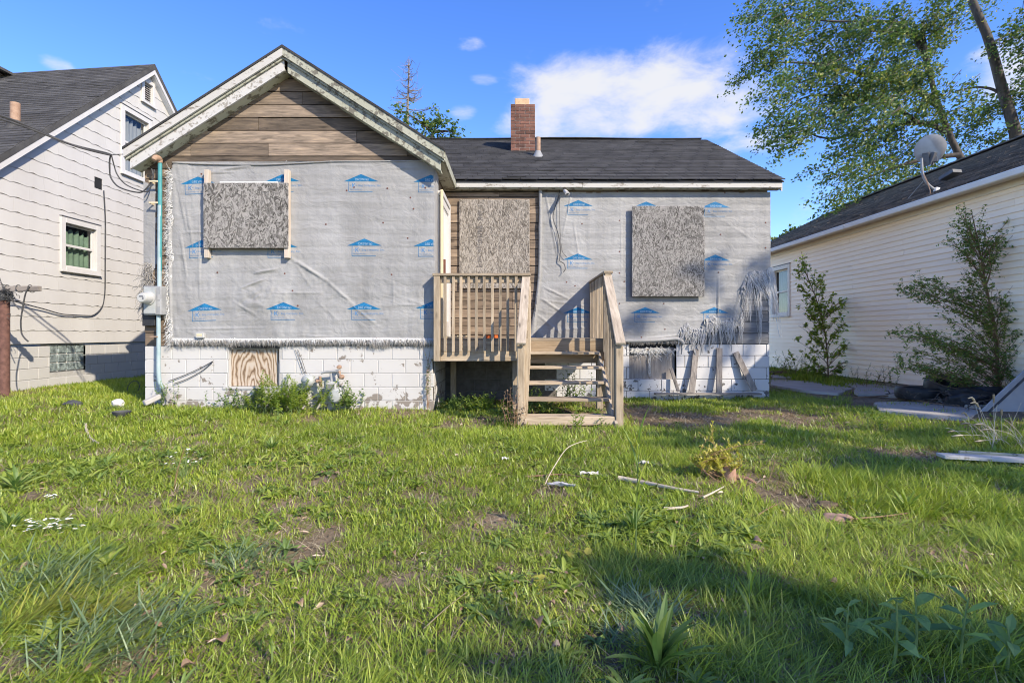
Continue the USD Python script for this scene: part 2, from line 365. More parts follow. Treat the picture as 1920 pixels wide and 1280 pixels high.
leafy('strand', [(0.042, 0.038, 0.034), (0.095, 0.088, 0.08), (0.155, 0.144, 0.132), (0.29, 0.272, 0.252)], scale=1.5, rough=.8, trans=0., spec=.02, spread=.95)
leafy('strand_tan', [(0.085, 0.071, 0.058), (0.145, 0.125, 0.104), (0.205, 0.179, 0.15), (0.315, 0.28, 0.24)], scale=1.5, rough=.8, trans=0., spec=.02, spread=.9)
osb('osb_grey', (.09, .084, .078), (.2, .188, .175), (.36, .335, .31), 1.35)
osb('osb_tan', (.15, .13, .11), (.27, .235, .2), (.37, .33, .285), 2.0)
peel('paint_trim', (.46, .44, .41), (.36, .345, .315), (.2, .175, .145), scale=22., thr=.885, stretch=(.4, 1, 1.2))
peel('paint_rake', (.47, .455, .44), (.39, .38, .36), (.24, .22, .195), scale=26., thr=.86, stretch=(1, 1, 1))
peel('paint_soffit', (.42, .42, .35), (.34, .33, .24), (.15, .135, .1), scale=9., thr=.84)
peel('paint_worn', (.34, .335, .28), (.26, .26, .19), (.13, .12, .095), scale=20., thr=.83)
peel('block_paint', (.47, .452, .432), (.4, .382, .36), (.2, .172, .145), scale=8., thr=.925, low=(.0, .5), soft=.012)
peel('block_rear', (.5, .485, .475), (.43, .415, .405), (.1, .09, .082), scale=13., thr=.955, low=(.0, .45), soft=.012)
peel('block_left', (.41, .395, .375), (.37, .355, .335), (.45, .42, .38), scale=5., thr=.95, soft=.02)
noisy('mortar', (.3, .285, .265), (.38, .365, .345), scale=20, bump=.4)
noisy('mortar_dark', (.1, .09, .08), (.16, .15, .135), scale=20, bump=.4)
noisy('left_shingle', (.41, .39, .368), (.46, .442, .42), scale=1.6, tone=.018, stretch=(1, 1, .35), bump=.15, bscale=90)
noisy('left_gap', (.24, .225, .205), (.31, .29, .265), scale=9)
noisy('roof_shingle', (.035, .034, .034), (.07, .068, .067), scale=3.2, tone=.22, bump=.9, bscale=260, rough=.9, spec=.25)
noisy('roof_left', (.05, .048, .047), (.088, .085, .083), scale=3., tone=.2, bump=.9, bscale=260, rough=.9, spec=.2)
noisy('roof_right', (.055, .048, .044), (.13, .115, .105), scale=5., tone=.3, bump=.9, bscale=200, rough=.92, spec=.2)
noisy('tar', (.018, .018, .02), (.035, .035, .037), scale=8)
noisy('siding_cream', (.86, .69, .51), (.92, .76, .58), scale=1.1, tone=.03, stretch=(1, .3, 1), rough=.6)
noisy('siding_gap', (.2, .17, .14), (.28, .25, .21), scale=6)
noisy('cream_trim', (.64, .58, .49), (.7, .64, .55), scale=4)
noisy('white_trim', (.48, .465, .44), (.54, .52, .495), scale=4, rough=.5)
noisy('vinyl_white', (.46, .44, .415), (.5, .48, .455), scale=4, rough=.4)
noisy('trim_yellow', (.5, .41, .26), (.56, .47, .32), scale=6)
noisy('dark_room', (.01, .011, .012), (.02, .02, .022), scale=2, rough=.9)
noisy('curtain_green', (.09, .135, .09), (.15, .21, .145), scale=5)
noisy('curtain_grey', (.14, .145, .15), (.24, .24, .25), scale=6, stretch=(1, 6, .3))
noisy('brick_red', (.085, .036, .025), (.165, .076, .052), scale=7, tone=.35, bump=.6, bscale=80)
noisy('brick_mortar', (.22, .195, .17), (.32, .29, .26), scale=25, bump=.5)
noisy('flue_clay', (.4, .26, .15), (.5, .35, .21), scale=8)
noisy('pipe_rust', (.22, .13, .085), (.34, .23, .16), scale=14)
noisy('rusty_steel', (.075, .036, .028), (.15, .075, .058), scale=18, bump=.4, bscale=90, rough=.8)
noisy('grey_steel', (.2, .2, .2), (.29, .29, .29), scale=8, rough=.5)
noisy('meter_glass', (.33, .325, .31), (.42, .41, .39), scale=6, rough=.2, spec=.6)
noisy('conduit_teal', (.04, .19, .2), (.07, .25, .25), scale=12, rough=.5)
noisy('conduit_pale', (.23, .31, .32), (.32, .38, .385), scale=9, rough=.6)
noisy('black_plastic', (.012, .012, .013), (.03, .03, .032), scale=9, rough=.5)
noisy('cable_black', (.03, .03, .032), (.06, .058, .056), scale=9, rough=.6)
noisy('label_dark', (.12, .12, .13), (.16, .16, .17), scale=9)
noisy('gas_grey', (.27, .28, .27), (.36, .37, .36), scale=9, rough=.5)
noisy('dish_grey', (.27, .265, .26), (.34, .335, .33), scale=5, rough=.5)
noisy('dish_dark', (.07, .072, .08), (.11, .113, .12), scale=7, rough=.6)
noisy('logo_blue', (.005, .1, .235), (.012, .14, .29), scale=9, rough=.6)
noisy('logo_pale', (.25, .33, .4), (.3, .38, .45), scale=9, rough=.6)
noisy('logo_ink', (.05, .15, .3), (.1, .2, .35), scale=9, rough=.6)
noisy('stamp_ink', (.1, .09, .085), (.17, .15, .14), scale=30, rough=.8)
noisy('nail_rust', (.09, .035, .025), (.15, .06, .04), scale=9)
noisy('tread_thread', (.38, .37, .355), (.52, .51, .49), scale=40, rough=.8)
noisy('thread_grey', (.17, .155, .14), (.32, .3, .275), scale=40, rough=.8)
noisy('concrete', (.27, .25, .225), (.38, .355, .325), scale=3.5, bump=.5, bscale=70, detail=8)
noisy('orange_paint', (.55, .1, .02), (.65, .15, .03), scale=9, rough=.5)
noisy('rubbish_white', (.38, .36, .34), (.5, .48, .45), scale=12)
noisy('rubbish_dark', (.03, .032, .034), (.075, .075, .075), scale=12)
noisy('panel_grey', (.3, .29, .29), (.38, .37, .365), scale=3)
noisy('stump_wood', (.2, .1, .065), (.36, .22, .15), scale=16, bump=.6)
noisy('fascia_white', (.7, .69, .66), (.78, .77, .74), scale=5)

# plywood with swirling grain for the front basement opening
mat('plywood_swirl', {"g": ("geometry", {}), "m": ("mapping", {"scale": (3.2, 1, 1.15), "location": (12.15, 0, -.72)}), "dn": ("noise_texture", {"scale": 2.2, "detail": 2.}), "ds": ("vector_math", {"math_type": "scale", "scale": .55}), "da": ("vector_math", {"math_type": "add"}),
                      "w": ("wave_texture", {"wave_type": "rings", "rings_direction": "y", "scale": 2.1, "distortion": 3.5, "detail": 3., "detail_scale": 1.2}), "fn": ("noise_texture", {"scale": 40., "detail": 4.}),
                      "mm": ("math", {"math_type": "multiply_add", "value2": .3}),
                      "r": ("rgb_ramp", {"ramp": [(.1, (.12, .075, .045)), (.4, (.3, .22, .15)), (.75, (.37, .29, .215)), (1, (.42, .35, .28))]}), "p": ("principled_bsdf", {"roughness": .8, "specular_ior_level": .2})},
    [("g.position", "m.vector"), ("m.vector", "dn.vector"), ("dn.color", "ds.vector1"), ("m.vector", "da.vector1"), ("ds.vector", "da.vector2"), ("da.vector", "w.vector"), ("g.position", "fn.vector"), ("fn.fac", "mm.value1"), ("w.fac", "mm.value3"), ("mm.value", "r.fac"), ("r.color", "p.base_color")], "p.BSDF")
# woven building wrap
mat('house_wrap', {"g": ("geometry", {}), "n": ("noise_texture", {"scale": 1.3, "detail": 5.}), "nv": ("noise_texture", {"scale": 1., "detail": 4.}), "mv": ("mapping", {"scale": (3., 3., .5)}),
                   "sm": ("math", {"math_type": "multiply_add", "value2": .5}), "hv": ("math", {"math_type": "multiply", "value2": .5}),
                   "r": ("rgb_ramp", {"ramp": [(.3, (.195, .189, .181)), (.48, (.268, .261, .252)), (.66, (.335, .327, .318))]}),
                   "mh": ("mapping", {"scale": (3, 3, 190)}), "mw": ("mapping", {"scale": (190, 3, 3)}), "n1": ("noise_texture", {"scale": 1., "detail": 2.}), "n2": ("noise_texture", {"scale": 1., "detail": 2.}),
                   "ad": ("math", {"math_type": "add"}), "b": ("bump", {"strength": .32, "distance": .004}),
                   "mc": ("mapping", {"scale": (2.4, 2.4, 4.2)}), "nc": ("noise_texture", {"scale": 1.3, "detail": 6., "roughness": .6, "distortion": 1.2}), "b2": ("bump", {"strength": .45, "distance": .04}),
                   "d": ("principled_bsdf", {"roughness": .55, "specular_ior_level": .3}), "t": ("translucent_bsdf", {"color": (.4, .4, .4)}), "x": ("mix_closure", {"fac": .08})},
    [("g.position", "n.vector"), ("g.position", "mv.vector"), ("mv.vector", "nv.vector"), ("nv.fac", "hv.value1"), ("n.fac", "sm.value1"), ("hv.value", "sm.value3"), ("sm.value", "r.fac"), ("r.color", "d.base_color"), ("g.position", "mh.vector"), ("g.position", "mw.vector"), ("mh.vector", "n1.vector"), ("mw.vector", "n2.vector"),
     ("n1.fac", "ad.value1"), ("n2.fac", "ad.value2"), ("ad.value", "b.height"), ("g.position", "mc.vector"), ("mc.vector", "nc.vector"), ("nc.fac", "b2.height"), ("b2.normal", "b.normal"), ("b.normal", "d.normal"), ("d.BSDF", "x.closure1"), ("t.BSDF", "x.closure2")], "x.closure")
mat('window_glass', {"f": ("layer_weight", {"blend": .5}), "pw": ("math", {"math_type": "power", "value2": 4.}), "ma": ("math", {"math_type": "multiply_add", "value2": .75, "value3": .05}), "t": ("transparent_bsdf", {"color": (.9, .93, .92)}), "gl": ("glossy_bsdf", {"color": (.9, .9, .9), "roughness": .02}), "x": ("mix_closure", {})},
    [("f.facing", "pw.value1"), ("pw.value", "ma.value1"), ("ma.value", "x.fac"), ("t.BSDF", "x.closure1"), ("gl.BSDF", "x.closure2")], "x.closure")
mat('glass_block', {"g": ("geometry", {}), "n": ("noise_texture", {"scale": 16., "detail": 2.}), "r": ("rgb_ramp", {"ramp": [(.3, (.06, .075, .075)), (.7, (.26, .3, .29))]}), "b": ("bump", {"strength": .6, "distance": .02}), "p": ("principled_bsdf", {"roughness": .12, "specular_ior_level": .8})},
    [("g.position", "n.vector"), ("n.fac", "r.fac"), ("r.color", "p.base_color"), ("n.fac", "b.height"), ("b.normal", "p.normal")], "p.BSDF")
# soil, dry thatch and moss
mat('soil', {"g": ("geometry", {}), "n": ("noise_texture", {"scale": 1.1, "detail": 7., "roughness": .65}), "n2": ("noise_texture", {"scale": 26., "detail": 6., "roughness": .7}), "n3": ("noise_texture", {"scale": 140., "detail": 3.}),
             "a": ("math", {"math_type": "multiply_add", "value2": .5}), "h": ("math", {"math_type": "multiply", "value2": .5}),
             "r": ("rgb_ramp", {"ramp": [(.25, (.06, .042, .025)), (.42, (.12, .09, .056)), (.55, (.21, .16, .105)), (.72, (.32, .25, .175))]}), "b": ("bump", {"strength": .9, "distance": .02}), "b2": ("bump", {"strength": .7, "distance": .006}),
             "p": ("principled_bsdf", {"roughness": .95, "specular_ior_level": .1})},
    [("g.position", "n.vector"), ("g.position", "n2.vector"), ("g.position", "n3.vector"), ("n2.fac", "a.value1"), ("n.fac", "h.value1"), ("h.value", "a.value3"), ("a.value", "r.fac"), ("r.color", "p.base_color"),
     ("n2.fac", "b.height"), ("n3.fac", "b2.height"), ("b.normal", "b2.normal"), ("b2.normal", "p.normal")], "p.BSDF")


# ------------------------------------------------------------------ ground
def sst(a, b, x):
    t = np.clip((x - a) / (b - a), 0, 1); return t * t * (3 - 2 * t)


def gz(x, y):
    x, y = np.asarray(x, float), np.asarray(y, float)
    q = np.stack([x, y, 0 * x], -1)
    b = .1 * sst(4.2, 7.2, np.abs(x)) * sst(3, 8, y) + .03 * sst(6.5, 7.8, y) * sst(-1., -1.8, x)
    rough = 1 - .75 * sst(4.6, 5.2, x) * sst(6.5, 7.5, y)
    return b + rough * (.07 * (meshkit.noise(q * .7, 3) - .5) + .05 * (meshkit.noise(q * 2.3, 5) - .5) + .022 * (meshkit.fbm(q * 7., 3, 9) - .5)) - .01


def G(px, py):
    """ground point under a pixel of the 1920 x 1280 survey photograph"""
    Y = H * 1000. / (py - 625.)
    for _ in range(6):
        X = (px - 960) * Y / 1000.; Y = (H - float(gz(X, Y))) * 1000. / (py - 625.)
    return np.array([(px - 960) * Y / 1000., Y, float(gz((px - 960) * Y / 1000., Y))])


def grid(xs, ys):
    X, Y = np.meshgrid(xs, ys, indexing='ij'); v = np.stack([X, Y, gz(X, Y)], -1).reshape(-1, 3)
    i, j = np.meshgrid(np.arange(len(xs) - 1), np.arange(len(ys) - 1), indexing='ij'); n = len(ys)
    q = np.stack([i * n + j, (i + 1) * n + j, (i + 1) * n + j + 1, i * n + j + 1], -1).reshape(-1, 4)
    return v, np.vstack([q[:, [0, 1, 2]], q[:, [0, 2, 3]]])


xs = np.unique(np.r_[np.linspace(-260, -14, 18), np.linspace(-14, -6, 60), np.linspace(-6, 6, 220), np.linspace(6, 14, 60), np.linspace(14, 260, 18)])
ys = np.unique(np.r_[np.linspace(-120, -2, 14), np.linspace(-2, 10.5, 230), np.linspace(10.5, 20, 40), np.linspace(20, 320, 16)])
solo('ground', grid(xs, ys), 'soil', kind='structure', smooth=True)

# ------------------------------------------------------------------ the boarded-up house
YF, YR = 7.9, 9.285                      # front gable wall, rear wall
XL, XC, XR = -5.44, -1.16, 4.48          # left end, inner corner, right end
house = thing('abandoned_house', 'boarded-up single-storey house stripped to torn white building wrap and bare planks', 'house', (-.5, 9.3, 0))
APX, APZ, PF = -3.28, 5.27, .64
roofz = lambda x: APZ - PF * np.abs(np.asarray(x, float) - APX)
YE = YR - .17                           # eave of the main roof
EZ, RY, RZ, PR = 3.79, 12.8, 5.80, .5455


def block_wall(parent, axis, at, a0, a1, ztop, rows, mat_, depth=.09, holes=(), face=-1, shift=0., mortar='mortar', core=True, b=.006):
    """concrete blocks, each its own piece, joints recessed. axis 'x': wall runs along x with its face at y = at; axis 'y': runs along y, face at x = at (face = side it looks to)"""
    Lb, Hb, j = .4064, .2032, .009
    for r in range(rows):
        z1 = ztop - r * Hb; z0 = z1 - Hb
        a = a0 - (Lb / 2 if r % 2 else 0) - shift
        while a < a1:
            s, e = max(a, a0), min(a + Lb, a1); a += Lb
            segs = [(s, e)]
            for (h0, h1, hz0, hz1) in holes:
                if hz0 < z1 - .05 and hz1 > z0 + .05:
                    new = []
                    for (u, w) in segs:
                        if w <= h0 or u >= h1: new.append((u, w))
                        else:
                            if u < h0: new.append((u, h0))
                            if w > h1: new.append((h1, w))
                    segs = new
            for (u, w) in segs:
                if w - u < .04: continue
                pr = R.uniform(-.002, .003)
                u2, w2 = u + (j / 2 if u == s and u > a0 else 0), w - (j / 2 if w == e and w < a1 else 0)
                zz0, zz1 = z0 + j / 2, z1 - j / 2
                if axis == 'x':
                    m = bev(u2, w2, at + face * pr, at - face * depth, zz0, zz1, b) if face < 0 else bev(u2, w2, at - depth, at + pr, zz0, zz1, b)
                else:
                    m = bev(at - depth, at + pr, u2, w2, zz0, zz1, b) if face > 0 else bev(at - pr, at + depth, u2, w2, zz0, zz1, b)
                part(parent, 'block', m, mat_(u2, w2) if callable(mat_) else mat_)


# foundation
FT = .965
fw = (-4.21, -3.44, .36, .93); rw = (2.04, 2.86, .345, .925)
base = [box(XL + .02, fw[0], YF + .007, YF + .3, -.5, FT), box(fw[1], XC - .02, YF + .007, YF + .3, -.5, FT), box(fw[0], fw[1], YF + .007, YF + .3, -.5, fw[2] - .004)]
found = part(house, 'foundation', base, 'mortar', 'white painted concrete block foundation, paint flaking')
block_wall(found, 'x', YF, XL, XC, FT, 6, 'block_paint', holes=[fw])
base2 = [box(XC - .3, rw[0], YR + .008, YR + .3, -.5, FT), box(rw[1], XR - .02, YR + .007, YR + .3, -.5, FT), box(rw[0], rw[1], YR + .007, YR + .3, -.5, rw[2] - .004)]
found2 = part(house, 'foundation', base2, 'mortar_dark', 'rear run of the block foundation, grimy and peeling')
block_wall(found2, 'x', YR, XC, XR, FT, 6, lambda u, w: 'block_dark' if w < .95 else 'block_rear', holes=[rw], shift=.1)
found3 = part(house, 'foundation', [box(XC - .3, XC - .007, YF + .1, YR + .05, -.5, FT)], 'mortar_dark', 'side of the block foundation beside the porch')
block_wall(found3, 'y', XC, YF + .1, YR, FT, 6, 'block_paint', face=1)
# body of the house behind the cladding
part(house, 'wall', [box(XL + .02, XC - .02, YF + .03, YF + .12, FT, 3.95), prism([(XL + .05, 3.75), (XC - .05, 3.75), (APX, roofz(APX) - .22)], YF + .03, YF + .12),
                     box(XC - .12, XC - .02, YF + .12, YR + .1, FT, 3.7)], 'plank_dark', 'front gable wall under the wrap')
part(house, 'wall', [box(XC - .1, XR - .02, YR + .03, YR + .13, FT, 3.7), box(XR - .12, XR - .01, YR + .13, 16.2, -.3, 3.7), box(XL, XL + .1, YF + .12, 16.2, -.3, 3.7), box(XL, XR, 16.1, 16.25, -.3, 3.7)], 'plank_dark', 'rear wall under the wrap')

# bare gable planks
gz0 = 3.58; pitch_p = .19
gab = part(house, 'gable_siding', [prism([(XL, gz0 - .05), (XC, gz0 - .05), (XC, 3.66), (APX, roofz(APX) - .16), (XL, 3.66)], YF + .018, YF + .03)], 'tar', 'bare weathered plank sheathing of the front gable')
tri = sg.Polygon([(XL, gz0 - .2), (XC, gz0 - .2), (XC, roofz(XC) - .12), (APX, APZ - .12), (XL, roofz(XL) - .12)])
z = gz0
splits = {1: [-4.75, -3.6, -1.55], 2: [-2.3], 3: [-3.75], 4: [-4.46, -2.0], 5: [-3.1], 6: [-3.9, -2.45], 7: [-3.05]}
r = 0
while z < APZ - .15:
    cuts = [XL] + splits.get(r, []) + [XC]
    for a, b in zip(cuts[:-1], cuts[1:]):
        g = tri.intersection(sg.box(a + .002, z + .006, b - .004, z + pitch_p - .006))
        if g.is_empty or g.area < .004: continue
        pr = R.uniform(0, .012)
        part(gab, 'plank', prism(np.array(g.exterior.coords)[:-1], YF - .004 - pr, YF + .016), 'plank_gable')
    z += pitch_p; r += 1

# left corner: bare planks beside the conduit
corner = part(house, 'corner_siding', [box(XL, -4.9, YF + .012, YF + .028, FT, 3.6)], 'tar', 'dark bare sheathing at the left corner beside the conduit')
z = FT + .005
while z < 3.57:
    part(corner, 'plank', bev(XL + R.uniform(0, .01), -4.95, YF - .006, YF + .011, z, min(z + .182, 3.575), .003), 'plank_dark'); z += .19

# planks of the recess behind the porch, and those laid bare at the lower right
rec = part(house, 'recess_siding', [box(XC, .6, YR + .012, YR + .028, FT, 3.62)], 'tar', 'dark bare planks behind the porch')
z = FT + .01; r = 0
while z < 3.6:
    cuts = [XC + .005] + ([R.uniform(-.9, .1)] if r % 3 else []) + [.56]
    for a, b in zip(cuts[:-1], cuts[1:]):
        part(rec, 'plank', bev(a + .002, b - .002, YR - .008 - R.uniform(0, .006), YR + .011, z + R.uniform(0, .006), min(z + .142, 3.6), .004), 'plank_dark')
    z += .15; r += 1
low = part(house, 'bare_siding', [box(2.5, XR - .01, YR + .014, YR + .03, FT, 2.35)], 'tar', 'grey planks laid bare below the torn wrap')
z = FT + .005; r = 0
while z < 2.3:
    cuts = [2.55] + [[3.9], [3.3], [], [3.6]][r % 4] + [XR - .005]
    for a, b in zip(cuts[:-1], cuts[1:]):
        part(low, 'plank', bev(a + .002, b - .002, YR - .01 - R.uniform(0, .005), YR + .012, z, z + .183, .004), 'plank_grey')
    z += .19; r += 1

# ---- building wrap
def seg_d(x, z, p, q):
    p, q = np.array(p), np.array(q); d = q - p; t = np.clip(((x - p[0]) * d[0] + (z - p[1]) * d[1]) / (d @ d), 0, 1)
    return np.hypot(x - p[0] - t * d[0], z - p[1] - t * d[1]), t


def pxf(px, py, Y=YF): return ((px - 960) * Y / 1000., H + (625 - py) * Y / 1000.)


FOLDS_F = [((547, 485), (612, 525), .014, .022), ((612, 525), (665, 572), .012, .02), ((560, 490), (607, 522), .008, .014), ((552, 490), (585, 540), .006, .012), ((520, 549), (605, 549), .008, .012), ((335, 437), (392, 436), .01, .012),
           ((318, 320), (322, 645), .024, .02), ((330, 330), (352, 435), .009, .014), ((340, 440), (352, 520), .011, .016), ((350, 380), (365, 470), .007, .013), ((375, 395), (376, 560), .006, .012),
           ((400, 322), (470, 312), .018, .02), ((395, 325), (440, 323), .014, .014), ((480, 512), (520, 505), .018, .02), ((455, 540), (500, 523), .014, .016), ((440, 565), (480, 590), .008, .016), ((560, 628), (625, 632), .009, .012),
           ((330, 617), (500, 614), .008, .013), ((660, 572), (715, 615), .008, .014), ((735, 570), (808, 574), .007, .011), ((737, 515), (738, 570), .006, .01), ((745, 555), (808, 575), .006, .011), ((590, 560), (640, 605), .006, .012), ((327, 306), (812, 303), .012, .011), ((620, 310), (700, 312), .006, .01), ((690, 318), (790, 316), .006, .01)]
FOLDS_R = [((1055, 440), (1075, 345), .008, .014), ((1022, 360), (1047, 490), .012, .018), ((1075, 420), (1085, 480), .008, .012), ((1163, 380), (1165, 520), .005, .01), ((1000, 560), (1110, 575), .006, .012), ((1022, 540), (1065, 560), .014, .016), ((1015, 560), (1060, 590), .014, .018),
           ((1008, 590), (1050, 625), .012, .018), ((1012, 365), (1011, 505), .03, .022), ((1011, 505), (998, 632), .045, .03), ((1035, 620), (1120, 612), .008, .012), ((1346, 520), (1345, 600), .02, .012), ((1165, 640), (1275, 628), .02, .022), ((1318, 390), (1440, 470), .003, .02)]


def folds(x, z, lst, Y):
    o = 0 * x
    for p, q, hgt, wd in lst:
        d, t = seg_d(x, z, pxf(*p, Y), pxf(*q, Y))
        o = o + 1.6 * hgt * np.exp(-(d / (.75 * wd)) ** 2) * (.35 + .65 * np.sin(np.pi * np.clip(t, .05, .95)))
    return o


def wob(x, z, s, seed): return meshkit.fbm(np.stack([x * s[0], z * s[1], 0 * x + seed], -1), 4, seed) - .5


def d_front(x, z):
    d = .012 + .02 * wob(x, z, (.9, .9), 3) + .0045 * wob(x, z, (2.5, 16), 5) + .0028 * np.sin(z * 2 * np.pi / .19 + 3 * wob(x, z, (.7, .7), 8)) ** 3 + .011 * wob(x, z, (11, 6), 6) * (.35 + sst(2.6, 1.6, z)) + .005 * wob(x + .4 * z, z, (26, 20), 7)
    lft = sst(-4.35, -4.85, x); d = d + lft * .03 * wob(x + .12 * z, z, (11, 1.1), 12)
    e = np.exp(-(((x + 3.72) / .36) ** 2 + ((z - 1.66) / .2) ** 2)); d = d + e * (.025 + .05 * wob(x, z, (9, 12), 15))
    e = np.exp(-(((x + 2.6) / .5) ** 2 + ((z - 1.75) / .35) ** 2)); d = d + e * .016 * wob(x + .5 * z, z, (8, 8), 17)
    return np.maximum(d + folds(x, z, FOLDS_F, YF), .004) + .006


def d_rear(x, z):
    d = .012 + .018 * wob(x, z, (.9, .9), 23) + .006 * wob(x, z, (12, 1.6), 25) * sst(2.2, 1.2, x) + .004 * wob(x, z, (2.5, 14), 26) + .005 * wob(x - .3 * z, z, (26, 18), 27) + .003 * np.sin(z * 2 * np.pi / .19 + 3 * wob(x, z, (.7, .7), 8)) ** 3
    d = d + sst(.95, .4, x) * (.02 + .035 * wob(x - .2 * z, z, (7, 3), 31)) * sst(2.3, 1.2, z)
    return np.maximum(d + folds(x, z, FOLDS_R, YR), .004) + .008


def sheet(x0, x1, z0, z1, Y, dfun, keep=None, step=.016):
    xs_, zs_ = np.arange(x0, x1 + step / 2, step), np.arange(z0, z1 + step / 2, step)
    X, Z = np.meshgrid(xs_, zs_, indexing='ij'); v = np.stack([X, Y - dfun(X, Z), Z], -1).reshape(-1, 3)
    i, j = np.meshgrid(np.arange(len(xs_) - 1), np.arange(len(zs_) - 1), indexing='ij'); n = len(zs_)
    q = np.stack([i * n + j, (i + 1) * n + j, (i + 1) * n + j + 1, i * n + j + 1], -1).reshape(-1, 4)
    if keep is not None:
        c = v[q].mean(1); q = q[keep(c[:, 0], c[:, 2])]
    f = np.vstack([q[:, [0, 1, 2]], q[:, [0, 2, 3]]])
    used = np.unique(f); mp = np.zeros(len(v), int); mp[used] = np.arange(len(used))
    return v[used], mp[f]


def rag(t, seed, amp, s=9.): return amp * (meshkit.fbm(np.stack([np.asarray(t) * s, 0 * np.asarray(t) + seed, 0 * np.asarray(t)], -1), 5, seed) - .5) * 2


keep_f = lambda x, z: (x > -5.07 + rag(z, 2, .05, 7) - .02 * sst(2.8, 3.6, z)) & (z < 3.685 + rag(x, 4, .012, 3) - .3 * sst(-4.98, -5.1, x)) & (z > .985)
wrapf = part(house, 'building_wrap', sheet(-5.16, XC + .012, .98, 3.7, YF - .004, d_front, keep_f), 'house_wrap', 'white building wrap with blue printed houses on the front gable wall', smooth=True)
# round the corner on to the side wall
vs = []
xs_ = np.arange(YF - .02, 8.34, .02); zs_ = np.arange(.985, 3.62, .03)
Yg, Zg = np.meshgrid(xs_, zs_, indexing='ij')
vv = np.stack([XC + .014 + .02 * wob(Yg, Zg, (5, 2), 41) * sst(7.95, 8.1, Yg) - .0 * Yg, Yg, Zg], -1).reshape(-1, 3); n = len(zs_)
ii, jj = np.meshgrid(np.arange(len(xs_) - 1), np.arange(len(zs_) - 1), indexing='ij')
qq = np.stack([ii * n + jj, (ii + 1) * n + jj, (ii + 1) * n + jj + 1, ii * n + jj + 1], -1).reshape(-1, 4)
part(house, 'building_wrap', (vv, np.vstack([qq[:, [0, 1, 2]], qq[:, [0, 2, 3]]])), 'house_wrap', 'strip of wrap folded round the inner corner by the side door', smooth=True)

TORN = np.array([pxf(*p, YR) for p in [(1160, 641), (1268, 640), (1274, 618), (1288, 612), (1300, 622), (1312, 619), (1322, 604), (1336, 598), (1345, 603), (1358, 607), (1372, 601), (1386, 604), (1391, 575), (1391, 545), (1398, 517), (1412, 511), (1430, 514), (1446, 504)]])
torn_z = lambda x: np.interp(x, TORN[:, 0], TORN[:, 1]) + rag(x, 9, .05, 22)
left_edge = lambda z: np.interp(z, [.98, 1.2, 2.0, 2.3, 3.3, 3.62], [.31, .36, .46, .49, .5, .48])
keep_r = lambda x, z: (x > left_edge(z)) & (z > np.where(x > 1.9, torn_z(x), .985)) & (z < 3.6 + rag(x, 14, .01, 3) - .12 * sst(4.38, 4.46, x) * 0)
wrapr = part(house, 'building_wrap', sheet(.28, XR + .008, .98, 3.62, YR - .006, d_rear, keep_r), 'house_wrap', 'white building wrap on the rear wall, torn to threads at the lower right', smooth=True)
# the loose left edge stands off the wall as a soft roll
pts = [pxf(1013, 356, YR), pxf(1013, 400, YR), pxf(1012, 505, YR), pxf(1009, 540, YR), pxf(1003, 590, YR), pxf(997, 632, YR)]
roll = spline([(a, YR - .055, b) for a, b in pts], 40)
part(wrapr, 'rolled_edge', tube(roll + np.stack([.012 * wob(roll[:, 2], roll[:, 2], (4, 4), 3)] * 3, 1), .03 + .02 * (meshkit.noise(roll * 5) - .4) + .03 * sst(1.9, 1.0, roll[:, 2]), 10), 'house_wrap', smooth=True)
part(wrapf, 'rolled_edge', tube(spline([(a, YF - .03, b) for a, b in [pxf(326, 306), pxf(480, 310), pxf(640, 304), pxf(814, 303)]], 40), .011, 7), 'house_wrap', smooth=True)

# frayed threads
def threads(base, tip, w0, w1, sag=.0, nseg=4, jit=.01):
    """thin ribbons from base points to tips"""
    nb = len(base); t = np.linspace(0, 1, nseg + 1)
    pts = base[:, None] * (1 - t)[None, :, None] + tip[:, None] * t[None, :, None]
    pts[:, 1:-1] += R.normal(0, jit, (nb, nseg - 1, 3)) * [1, .5, .5]
    pts[:, :, 1] -= sag * np.sin(np.pi * t)[None, :]
    d = tip - base; side = np.stack([d[:, 2], 0 * d[:, 0], -d[:, 0]], 1); side /= np.linalg.norm(side, axis=1, keepdims=True) + 1e-9
    side = side + R.normal(0, .5, (nb, 3)) * [0, 1, 0]
    w = (w0 + (w1 - w0) * t)[None, :, None] * R.uniform(.6, 1.4, (nb, 1, 1))
    v = np.stack([pts - side[:, None] * w / 2, pts + side[:, None] * w / 2], 2)        # nb, seg+1, 2, 3
    k = np.arange(nb)[:, None] * (nseg + 1) * 2 + np.arange(nseg)[None] * 2
    q = np.stack([k, k + 1, k + 3, k + 2], -1).reshape(-1, 4)
    return v.reshape(-1, 3), np.vstack([q[:, [0, 1, 2]], q[:, [0, 2, 3]]])


def fringe(x0, x1, zt, zb, Y, n, w=.007, rough=.02):
    x = np.sort(R.uniform(x0, x1, n)); gate = 1 + .25 * rag(x, 6, 1., 4)
    bs = np.stack([x, Y - .02 - R.uniform(0, .012, n), zt + R.normal(0, .008, n)], 1)
    tp = bs + np.stack([R.normal(0, .012, n), R.uniform(-.03, .02, n), -(zt - zb) * R.uniform(.55, 1.15, n) * gate], 1)
    return threads(bs, tp, w, w * .4, .025, 4, .006)


